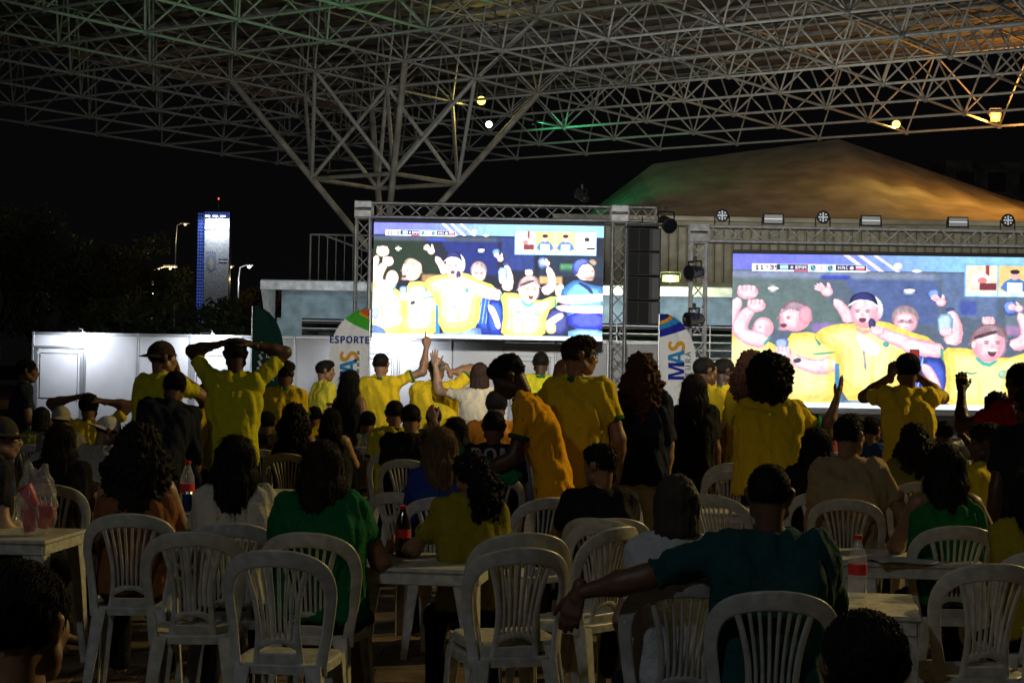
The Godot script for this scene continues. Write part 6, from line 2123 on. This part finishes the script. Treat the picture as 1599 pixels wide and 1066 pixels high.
func beyond() -> void:
	# trees and street behind the partition
	tree("broad dark tree at the far end behind the partition", V(-16.6, 0, -62), 5.6, 3.0, 1, M.leaf)
	tree("round tree whose crown glows brown beside the tall lamp pole", V(-14.9, 0, -68), 6.2, 2.3, 2, M.leaf_brown_lit)
	tree("low dark tree between partition and brown-lit tree", V(-10.0, 0, -50), 3.0, 2.3, 3, M.leaf)
	tree("small tree in front of the sign tower", V(-10.2, 0, -66), 2.7, 2.0, 4, M.leaf)
	tree("brown-lit bushy tree beside the sign tower", V(-12.4, 0, -84), 5.2, 1.9, 5, M.leaf_brown_lit)
	tree("tall black tree at the edge of the plaza", V(-19.5, 0, -66), 7.0, 3.6, 6, M.leaf)
	street_lamp("tall street lamp with amber light left of the sign tower", V(-26.6, 0, -138.0), 12.6, Color(1.0, 0.72, 0.35), 0.8, 2.5, 0.11)
	street_lamp("white street lamp right of the sign tower", V(-18.8, 0, -120.0), 8.35, Color(1.0, 0.96, 0.9), 2.0, 8.0, 0.13)
	street_lamp("small amber street lamp touching the sign tower's edge", V(-25.2, 0, -152.0), 10.1, Color(1.0, 0.7, 0.3), 1.0, 4.0, 0.12)
	street_lamp("amber street lamp standing between the trees", V(-15.2, 0, -74.0), 5.6, Color(1.0, 0.66, 0.3), 9.0, 2.0, 0.06)
	var o := thing("dark_tower_block", "unlit apartment block barely seen behind the sports hall", "building", V(33.0, 0, -120.0))
	boxpart("wall", o, V(0, 8, 0), V(9.0, 16.0, 8.0), M.concrete, 0.0)
	for r in 5:
		for c in 4:
			var w := boxpart("window", o, V(-3.2 + c * 2.1, 3.0 + r * 2.9, 4.02), V(1.2, 1.3, 0.05), M.window_glass, 0.0)
			boxpart("sill", w, V(0, -0.7, 0.05), V(1.3, 0.08, 0.12), M.concrete, 0.0)

func screens_and_trusses() -> void:
	# raised screen in its goal-post truss
	screen("raised LED screen with washed-out bright picture hanging in the grey truss", V(-0.44, 3.16, -30.9), Vector2(4.05, 2.02), 0.0, true, 2.1, 1.6, 8, 4)
	var g := thing("grey_truss_gantry", "grey aluminium truss gantry carrying the raised screen and loudspeakers", "truss", V(0, 0, -31.0))
	truss_run(g, V(-2.66, 0.0, 0), V(-2.66, 4.24, 0), V(1, 0, 0), M.truss)
	truss_run(g, V(1.86, 0.0, 0), V(1.86, 4.24, 0), V(1, 0, 0), M.truss)
	sleeve_block(g, V(-2.66, 4.39, 0), M.truss)
	sleeve_block(g, V(1.86, 4.39, 0), M.truss)
	truss_run(g, V(-2.5, 4.39, 0), V(1.7, 4.39, 0), V(0, 1, 0), M.truss)
	truss_run(g, V(2.02, 4.39, 0), V(2.5, 4.39, 0), V(0, 1, 0), M.truss)
	for x in [-2.66, 1.86]:
		boxpart("base_plate", g, V(x, 0.01, 0), V(0.8, 0.02, 0.8), M.black_metal, 0.004)
	# big screen in the white truss
	screen("big low LED screen with pinkish picture inside the white truss", V(6.46, 2.31, -27.75), Vector2(5.94, 2.42), -3.0, false, 1.4, 1.8, 12, 5)
	var t := thing("white_truss_gantry", "white truss gantry over the big low screen with stage lights on top", "truss", V(0, 0, -28.0))
	truss_run(t, V(2.95, 0.0, 0), V(2.95, 3.68, 0), V(1, 0, 0), M.truss_white, 0.28)
	truss_run(t, V(10.0, 0.0, 0), V(10.0, 3.68, 0), V(1, 0, 0), M.truss_white, 0.28)
	sleeve_block(t, V(2.95, 3.83, 0), M.truss_white)
	sleeve_block(t, V(10.0, 3.83, 0), M.truss_white)
	truss_run(t, V(3.11, 3.83, 0), V(9.84, 3.83, 0), V(0, 1, 0), M.truss_white, 0.28)
	for x in [2.95, 10.0]:
		boxpart("base_plate", t, V(x, 0.01, 0), V(0.8, 0.02, 0.8), M.black_metal, 0.004)
	# the low stage edge under the big screen
	var st := thing("screen_plinth", "dark low plinth carrying the big screen", "plinth", V(6.46, 0, -27.9))
	boxpart("plinth_body", st, V(0, 0.5, -0.1), V(6.2, 1.0, 0.7), M.black_metal, 0.01)
	boxpart("plinth_top", st, V(0, 1.03, -0.1), V(6.3, 0.05, 0.8), M.frame_dark, 0.006)
	boxpart("plinth_step", st, V(0, 0.68, 0.42), V(6.2, 0.05, 0.3), M.concrete, 0.006)
	# loudspeakers
	for k in 4:
		var s := thing("loudspeaker", ["topmost black loudspeaker of the hanging cluster", "second black loudspeaker from the top of the hanging cluster", "third black loudspeaker from the top of the hanging cluster", "lowest black loudspeaker of the hanging cluster"][k], "speaker", V(2.26, 3.9 - k * 0.42, -30.55), 0.0, "loudspeakers hanging from the grey truss")
		boxpart("cabinet", s, V(0, 0, 0), V(0.57, 0.41, 0.5), M.black_metal, 0.012)
		for q in [-0.185, 0.0]:
			boxpart("grille", s, V(q, 0, 0.252), V(0.175, 0.37, 0.012), M.grille, 0.006)
		boxpart("side_flap", s, V(0.2, 0, 0.252), V(0.13, 0.37, 0.008), M.black_plastic, 0.003)
		for q in [-0.275, 0.275]:
			bar("rigging_pin", s, V(q, -0.2, 0.2), V(q, 0.2, 0.2), 0.01, M.alu_mat)
	var f := thing("flying_frame", "black steel frame that hangs the loudspeakers from the truss", "rigging", V(2.26, 4.15, -30.55))
	boxpart("frame_bar", f, V(0, 0, 0), V(0.6, 0.05, 0.5), M.black_metal, 0.008)
	bar("chain", f, V(0, 0.02, -0.2), V(0, 0.2, -0.4), 0.012, M.black_metal)
	bar("frame_edge", f, V(-0.3, 0.03, 0.25), V(0.3, 0.03, 0.25), 0.008, M.alu)
	# fixtures
	stage_light("large stage light on the end of the grey truss beam", V(2.68, 4.24, -30.9), V(4.2, 2.6, -27.0), 1.0)
	stage_light("upper stage light clamped to the white truss tower", V(2.86, 3.2, -27.65), V(-3.0, 2.4, -22.0), 0.85)
	stage_light("lower stage light clamped to the white truss tower", V(2.86, 2.46, -27.65), V(-3.0, 1.8, -24.0), 0.85)
	var gl := SpotLight3D.new()
	gl.name = "lamp_light"
	gl.light_color = Color(0.1, 1.0, 0.45)
	gl.light_energy = 15.0
	gl.light_size = 0.06
	gl.spot_angle = 24.0
	gl.spot_angle_attenuation = 0.5
	gl.spot_range = 40.0
	gl.spot_attenuation = 2.0
	gl.shadow_enabled = true
	gl.position = V(2.0, 4.32, -31.0)
	var green := stage_light("green stage light on the grey beam aimed up into the frame", V(1.2, 4.72, -31.2), V(-3.2, 9.35, -36.0), 0.7)
	green.get_node("lens").material_override = glow(0.05, 1.0, 0.4, 3.0)
	var gd := (V(-3.2, 9.35, -36.0) - green.position).normalized()
	gl.transform = Transform3D(Basis.looking_at(gd), gd * 0.2)
	green.add_child(gl)
	for k in 3:
		led_par(["round LED lamp on the white beam nearest its corner", "round LED lamp on the white beam between two strobe panels", "round LED lamp on the white beam past the last strobe panel"][k], V([3.32, 4.93, 7.88][k], 4.13, -28.0))
		strobe(["strobe panel on the white beam next to its corner lamp", "strobe panel in the middle of the white beam", "strobe panel on the white beam next to the outermost round lamp"][k], V([4.14, 5.7, 7.09][k], 4.09, -28.0))

func lamps() -> void:
	# floodlights on the frame that the picture shows
	flood("floodlight", "yellow floodlight on a lower chord above the raised screen", V(-1.02, 9.5, -51.4), V(-1.0, 4.0, -30.0), Vector2(0.26, 0.26), Color(1.0, 0.84, 0.14), 3.0, 4.0, 0.1, 88.0)
	flood("floodlight", "cold white floodlight below the yellow one on the frame", V(-0.85, 9.42, -55.8), V(-0.8, 4.0, -30.0), Vector2(0.22, 0.22), Color(0.95, 0.95, 1.0), 4.0, 1.5, 0.1, 88.0)
	flood("floodlight", "small green floodlight on the frame left of the sports hall roof", V(0.55, 9.3, -54.3), V(3.4, 7.2, -57.5), Vector2(0.24, 0.16), Color(0.02, 1.0, 0.35), 3.0, 3.2, 0.08, 62.0)
	flood("floodlight", "amber-yellow floodlight at the canopy edge above the shell roof", V(11.9, 9.5, -54.8), V(10.0, 5.0, -40.0), Vector2(0.26, 0.26), Color(1.0, 0.7, 0.16), 3.0, 3.0, 0.1, 88.0)
	flood("floodlight", "orange floodlight at the canopy edge towards the dark block", V(14.4, 9.45, -52.6), V(12.0, 5.0, -40.0), Vector2(0.28, 0.28), Color(1.0, 0.4, 0.06), 3.5, 9.0, 0.1)
	flood("wall_floodlight", "yellow-green wall floodlight on the low building beside the speakers", V(3.36, 3.62, -37.4), V(3.3, 3.2, -30.0), Vector2(0.36, 0.15), Color(0.85, 1.0, 0.3), 6.0, 3.0, 0.06)
	# floodlights outside the picture: across the crowd, over the seated rows towards the stage, and hidden fill lamps added behind the screens
	flood("floodlight", "warm yellow floodlight on the aisle side shining across the crowd", V(11.5, 7.4, -15.5), V(0.0, 1.0, -10.5), Vector2(0.5, 0.4), Color(1.0, 0.76, 0.28), 6.0, 92.0, 0.25, 56.0, 2.0)
	flood("floodlight", "white floodlight on a drop pipe over the seated rows aimed at the stage", V(0.2, 3.8, -6.5), V(2.4, 6.7, -35.0), Vector2(0.5, 0.4), Color(1.0, 0.97, 0.9), 6.0, 125.0, 0.2, 26.0, 5.55)
	flood("floodlight", "cold dim floodlight hung from the frame behind the photographer", V(-5.5, 8.8, 4.0), V(-1.5, 1.0, -10.0), Vector2(0.5, 0.4), Color(0.85, 0.95, 1.0), 3.0, 11.0, 0.25, 0.0, 0.6)
	flood("floodlight", "added warm white fill lamp on a stand behind the big screen aimed at the sports hall", V(7.5, 3.3, -29.2), V(9.5, 7.0, -53.0), Vector2(0.5, 0.4), Color(1.0, 0.9, 0.7), 6.0, 95.0, 0.2, 21.0, -3.3)  # unseen lamp added to brighten the hall front
	flood("added_fill_lamp", "added white fill lamp on a stand behind the screen by the speakers", V(1.3, 3.1, -34.3), V(4.8, 2.8, -39.5), Vector2(0.3, 0.22), Color(0.93, 0.98, 1.0), 4.0, 26.0, 0.1, 75.0, -3.1)  # added out of sight to brighten the low building wall
	flood("added_fill_lamp", "added white fill lamp on a stand behind the screen by the railing end", V(-2.1, 3.1, -34.3), V(-4.4, 2.7, -39.5), Vector2(0.3, 0.22), Color(0.93, 0.98, 1.0), 4.0, 6.0, 0.1, 75.0, -3.1)  # weaker added lamp, also hidden, for the left end of that wall

func banners() -> void:
	var white := cloth(Color(0.8, 0.8, 0.78))
	var dk := cloth(Color(0.006, 0.03, 0.022))
	for q in ["orange", "amber", "green", "navy", "sky", "indigo"]:
		M["dye_" + q] = cloth({"orange": Color(0.62, 0.12, 0.02), "amber": Color(0.7, 0.32, 0.02), "green": Color(0.06, 0.4, 0.03), "navy": Color(0.015, 0.03, 0.22), "sky": Color(0.03, 0.24, 0.5), "indigo": Color(0.02, 0.025, 0.3)}[q])
	# dark green banner
	var h := 2.56
	var a := banner("dark green feather banner with upright white lettering ALAPA", V(-4.14, 0, -28.0), 0.0, h, 0.5, 1.0, [[dk, 0.25, 0.0, h, 0.0]], dk)
	var up := Basis(Vector3.BACK, PI * 0.5)
	text(a, "ALAPA", Transform3D(up, V(0.30, 1.66, 0.06)), 0.125, M.white_paint, true)
	var e := MB.new()
	for k in 5:
		e.box(V(0.12 + 0.012 * k, 1.55 + 0.1 * k, 0.05), V(0.05 - 0.005 * k, 0.09, 0.006), 0.002, Basis(Vector3.BACK, 0.5))
	part("emblem", e.mesh(), M.frame, a)
	# ESPORTE banner, cut round on its left
	h = 2.43
	var b := banner("white feather banner with orange and green top reading ESPORTE", V(-2.04, 0, -25.0), 0.0, h, 0.56, -1.0,
		[[white, 0.25, 0.0, 2.13, 0.17], [M.dye_green, 2.13, 0.17, 2.3, 0.13], [M.dye_amber, 2.3, 0.13, 2.33, 0.12], [M.dye_orange, 2.33, 0.12, h, 0.02]], white)
	text(b, "ESPORTE", Transform3D(Basis(), V(-0.27, 2.0, 0.05)), 0.1, M.dye_navy, false, 700)
	text(b, "S", Transform3D(up, V(-0.27, 1.77, 0.05)), 0.24, M.dye_amber, false, 700)
	text(b, "A", Transform3D(up, V(-0.27, 1.62, 0.05)), 0.24, M.dye_sky, false, 700)
	text(b, "M", Transform3D(up, V(-0.27, 1.43, 0.05)), 0.24, M.dye_indigo, false, 700)
	for k in 5:
		boxpart("lettering", b, V(-0.14, 1.82 - 0.085 * k, 0.05), V(0.035, 0.05, 0.004), M.frame_dark, 0.0)
	# CULTURA banner, cut round on its right
	h = 2.41
	var c := banner("white feather banner with blue striped top reading CULTURA upright", V(2.02, 0, -24.0), 0.0, h, 0.5, 1.0,
		[[white, 0.25, 0.0, 2.09, 0.12], [M.dye_indigo, 2.09, 0.12, 2.19, 0.12], [M.dye_sky, 2.19, 0.12, 2.26, 0.12], [M.dye_amber, 2.26, 0.12, 2.31, 0.1], [M.dye_navy, 2.31, 0.1, h, 0.0]], white)
	text(c, "S", Transform3D(up, V(0.23, 1.98, 0.05)), 0.22, M.dye_amber, false, 700)
	text(c, "A", Transform3D(up, V(0.23, 1.82, 0.05)), 0.22, M.dye_sky, false, 700)
	text(c, "M", Transform3D(up, V(0.23, 1.63, 0.05)), 0.22, M.dye_indigo, false, 700)
	text(c, "C U L T U R A", Transform3D(up, V(0.385, 1.6, 0.05)), 0.075, M.frame_dark, false)

func furniture() -> void:
	chair(V(-1.36, 0, -7.75), -3, "empty-looking white plastic chair between the women in off-white and green")
	chair(V(-0.87, 0, -7.05), 6, "white plastic chair stacked into the one behind the woman in green")
	chair(V(-0.02, 0, -7.3), -16, "lower of two stacked white plastic chairs behind the girl with ponytail")
	chair(V(-0.01, 0.055, -7.34), -16, "upper of two stacked white plastic chairs behind the girl with ponytail")
	chair(V(0.3, 0, -8.25), -50, "white plastic chair turned sideways beside the stacked pair")
	chair(V(0.55, 0, -8.75), 28, "white plastic chair facing half right behind the sideways one")
	chair(V(1.83, 0, -7.0), -6, "empty white plastic chair before the woman in green top with yellow strap")
	chair(V(1.66, 0, -5.3), -42, "white plastic chair cut off beside the paper-covered table")
	chair(V(0.55, 0, -4.15), 5, "low white plastic chair behind the man in dark teal T-shirt")
	chair(V(-0.55, 0, -10.3), 20, "white plastic chair behind the blonde-streaked woman's table")
	chair(V(0.1, 0, -10.1), -30, "shadowed white plastic chair beside the bending man")
	chair(V(-2.5, 0, -10.9), 10, "white plastic chair beyond the table with the bag")
	chair(V(1.6, 0, -13.2), -10, "lower of two stacked white plastic chairs below the long dark curls")
	chair(V(1.61, 0.055, -13.24), -10, "upper of two stacked white plastic chairs below the long dark curls")
	chair(V(1.36, 0, -10.5), 40, "white plastic chair at the small table under the stacked pair")
	chair(V(2.5, 0, -10.8), -20, "white plastic chair under the elbow of the man in tan")
	chair(V(2.9, 0, -9.7), -15, "bright white plastic chair beside the man turned to the left")
	chair(V(-2.66, 0, -15.2), 15, "small bright white plastic chair beside the soda bottle")
	chair(V(-2.4, 0, -8.0), 60, "white plastic chair at the near side of the bag's table")
	var t := Basis(Vector3.BACK, 0.62) * Basis(Vector3.RIGHT, -0.15)
	chair(V(-2.95, 0.42, -9.6), 65, "white plastic chair tipped up on edge beside the man in navy", "", t)
	# tables
	table(V(-2.62, 0, -9.1), 4, "white plastic table with a clear bag standing on it")
	table(V(-0.42, 0, -8.15), 8, "white plastic table between the woman in green and the girl")
	table(V(1.95, 0, -8.7), 3, "white plastic table with paper sheets before the tan shirt's chair")
	table(V(1.25, 0, -6.9), 10, "white plastic table with loose paper beside the man in teal")
	table(V(1.5, 0, -11.6), 0, "white plastic table below the standing young men")
	table(V(-1.75, 0, -12.4), 6, "white plastic table at the elbow of the woman in black")
	table(V(-2.05, 0, -10.9), 0, "white plastic table carrying bottle and cans")
	# things on them
	var clear := mat(0.9, 0.92, 0.95, 0.06)
	clear.transparency = BaseMaterial3D.TRANSPARENCY_ALPHA
	clear.albedo_color.a = 0.18
	var cola := mat(0.02, 0.008, 0.006, 0.1)
	var paper := mat(0.6, 0.02, 0.02, 0.5)
	bottle(V(-1.97, 0.716, -10.75), "clear soda bottle with red band on the table with cans", 0.3, M.red, clear, paper)
	bottle(V(1.4, 0.716, -7.05), "clear soda bottle with red cap beside the teal shoulder", 0.25, M.red, clear, paper)
	bottle(V(-0.5, 0.716, -8.3), "dark cola bottle with red band between woman in green and girl", 0.24, M.red, cola, paper)
	var blue_can := mat(0.02, 0.04, 0.16, 0.3, 0.4)
	for k in 4:
		can(V(-2.12 + 0.085 * k, 0.716, -10.66 + 0.03 * (k % 2)), "dark blue drink can on the table with the clear soda bottle", blue_can, "cans beside the soda bottle")
	# sheets of paper
	for q in [[V(1.88, 0.72, -8.45), 10.0, "white paper sheet hanging over the table edge behind the bottle"], [V(1.2, 0.72, -6.72), -12.0, "white paper sheet on the table beside the man in teal"]]:
		var s := thing("paper_sheet", q[2], "paper", q[0], q[1])
		var b := MB.new()
		var rows := []
		for r in 7:
			var row := []
			for c in 6:
				row.append(V(-0.15 + 0.06 * c, 0.004 + 0.006 * sin(c * 1.3 + r), 0.14 - 0.05 * r))
			rows.append(row)
		b.grid(rows)
		part("sheet", b.mesh(), M.white_paint, s)
	# the clear bag with red cups
	var bag := thing("plastic_bag", "clear knotted plastic bag with red cups inside on the table", "bag", V(-2.42, 0.716, -9.0))
	var film := mat(0.85, 0.86, 0.9, 0.12)
	film.transparency = BaseMaterial3D.TRANSPARENCY_ALPHA
	film.albedo_color.a = 0.14
	var bd := net([[1, V(0, 0.14, 0), V(0.105, 0.16, 0.09), 0, 0, [cut(V(0, -1, 0), V(0, 0.003, 0))]], [0, V(-0.03, 0.26, 0), V(-0.04, 0.36, 0), 0.045, 0.02], [0, V(0.03, 0.26, 0), V(0.045, 0.355, 0), 0.045, 0.02]], 0.014, 0.03)
	ruffle(bd, 0.02, V(22, 9, 22), 2.0)
	part("film", arr_mesh(bd), film, bag)
	for k in 3:
		var b := MB.new()
		b.lathe([[0.001, 0.0], [0.028, 0.0], [0.04, 0.11], [0.042, 0.115], [0.038, 0.11], [0.027, 0.01]], 16)
		part("cup", b.mesh(), M.red, bag, Transform3D(Basis(Vector3.BACK, [0.1, -0.25, 0.5][k]), V([-0.03, 0.04, 0.0][k], [0.02, 0.04, 0.15][k], [0.0, 0.01, 0.02][k])))
	# a phone, a raised cup, the green flag, a hair clip, the lettered shirt
	var ph := thing("phone", "red-lit phone held up by the man filming the big screen", "phone", V(3.09, 1.74, -13.47), 0.0)
	boxpart("phone_body", ph, V(0, 0, 0), V(0.075, 0.15, 0.009), M.black_plastic, 0.004)
	boxpart("phone_screen", ph, V(0, 0, 0.0055), V(0.068, 0.138, 0.003), glow(0.9, 0.12, 0.1, 0.35), 0.0)
	var cup := thing("white_cup", "white cup lifted by the seated person in dark shirt", "cup", V(3.78, 1.27, -14.72))
	var cb := MB.new()
	cb.lathe([[0.001, 0.0], [0.026, 0.0], [0.036, 0.1], [0.038, 0.102], [0.034, 0.1], [0.024, 0.008]], 14)
	part("cup_body", cb.mesh(), M.white_paint, cup)
	var fl := thing("green_flag", "folded green and yellow flag in the hands of the man in orange", "flag", V(-0.13, 0.99, -10.5))
	var fd := net([[0, V(-0.16, 0.1, 0), V(0.14, -0.02, 0.03), 0.04, 0.05], [0, V(-0.1, 0.02, 0), V(-0.02, -0.24, 0.02), 0.05, 0.03], [0, V(0.06, 0.0, 0), V(0.05, -0.2, 0.0), 0.05, 0.03]], 0.014, 0.03)
	ruffle(fd, 0.03, V(20, 8, 20), 4.0)
	part("flag_cloth", arr_mesh(fd), cloth(Color(0.01, 0.16, 0.06)), fl)
	var fy := net([[0, V(-0.02, -0.2, 0.04), V(0.06, -0.16, 0.04), 0.028, 0.03]], 0.01, 0.01)
	part("flag_diamond", arr_mesh(fy), cloth(Color(0.6, 0.5, 0.02)), fl)
	for o in get_children():
		if o.has_meta("label") and o.get_meta("label") == "seated boy in navy jersey with grey letters ROM":
			text(o, "ROM", Transform3D(Basis(), V(0.0, 1.02, 0.245)), 0.1, M.frame, false, 700)
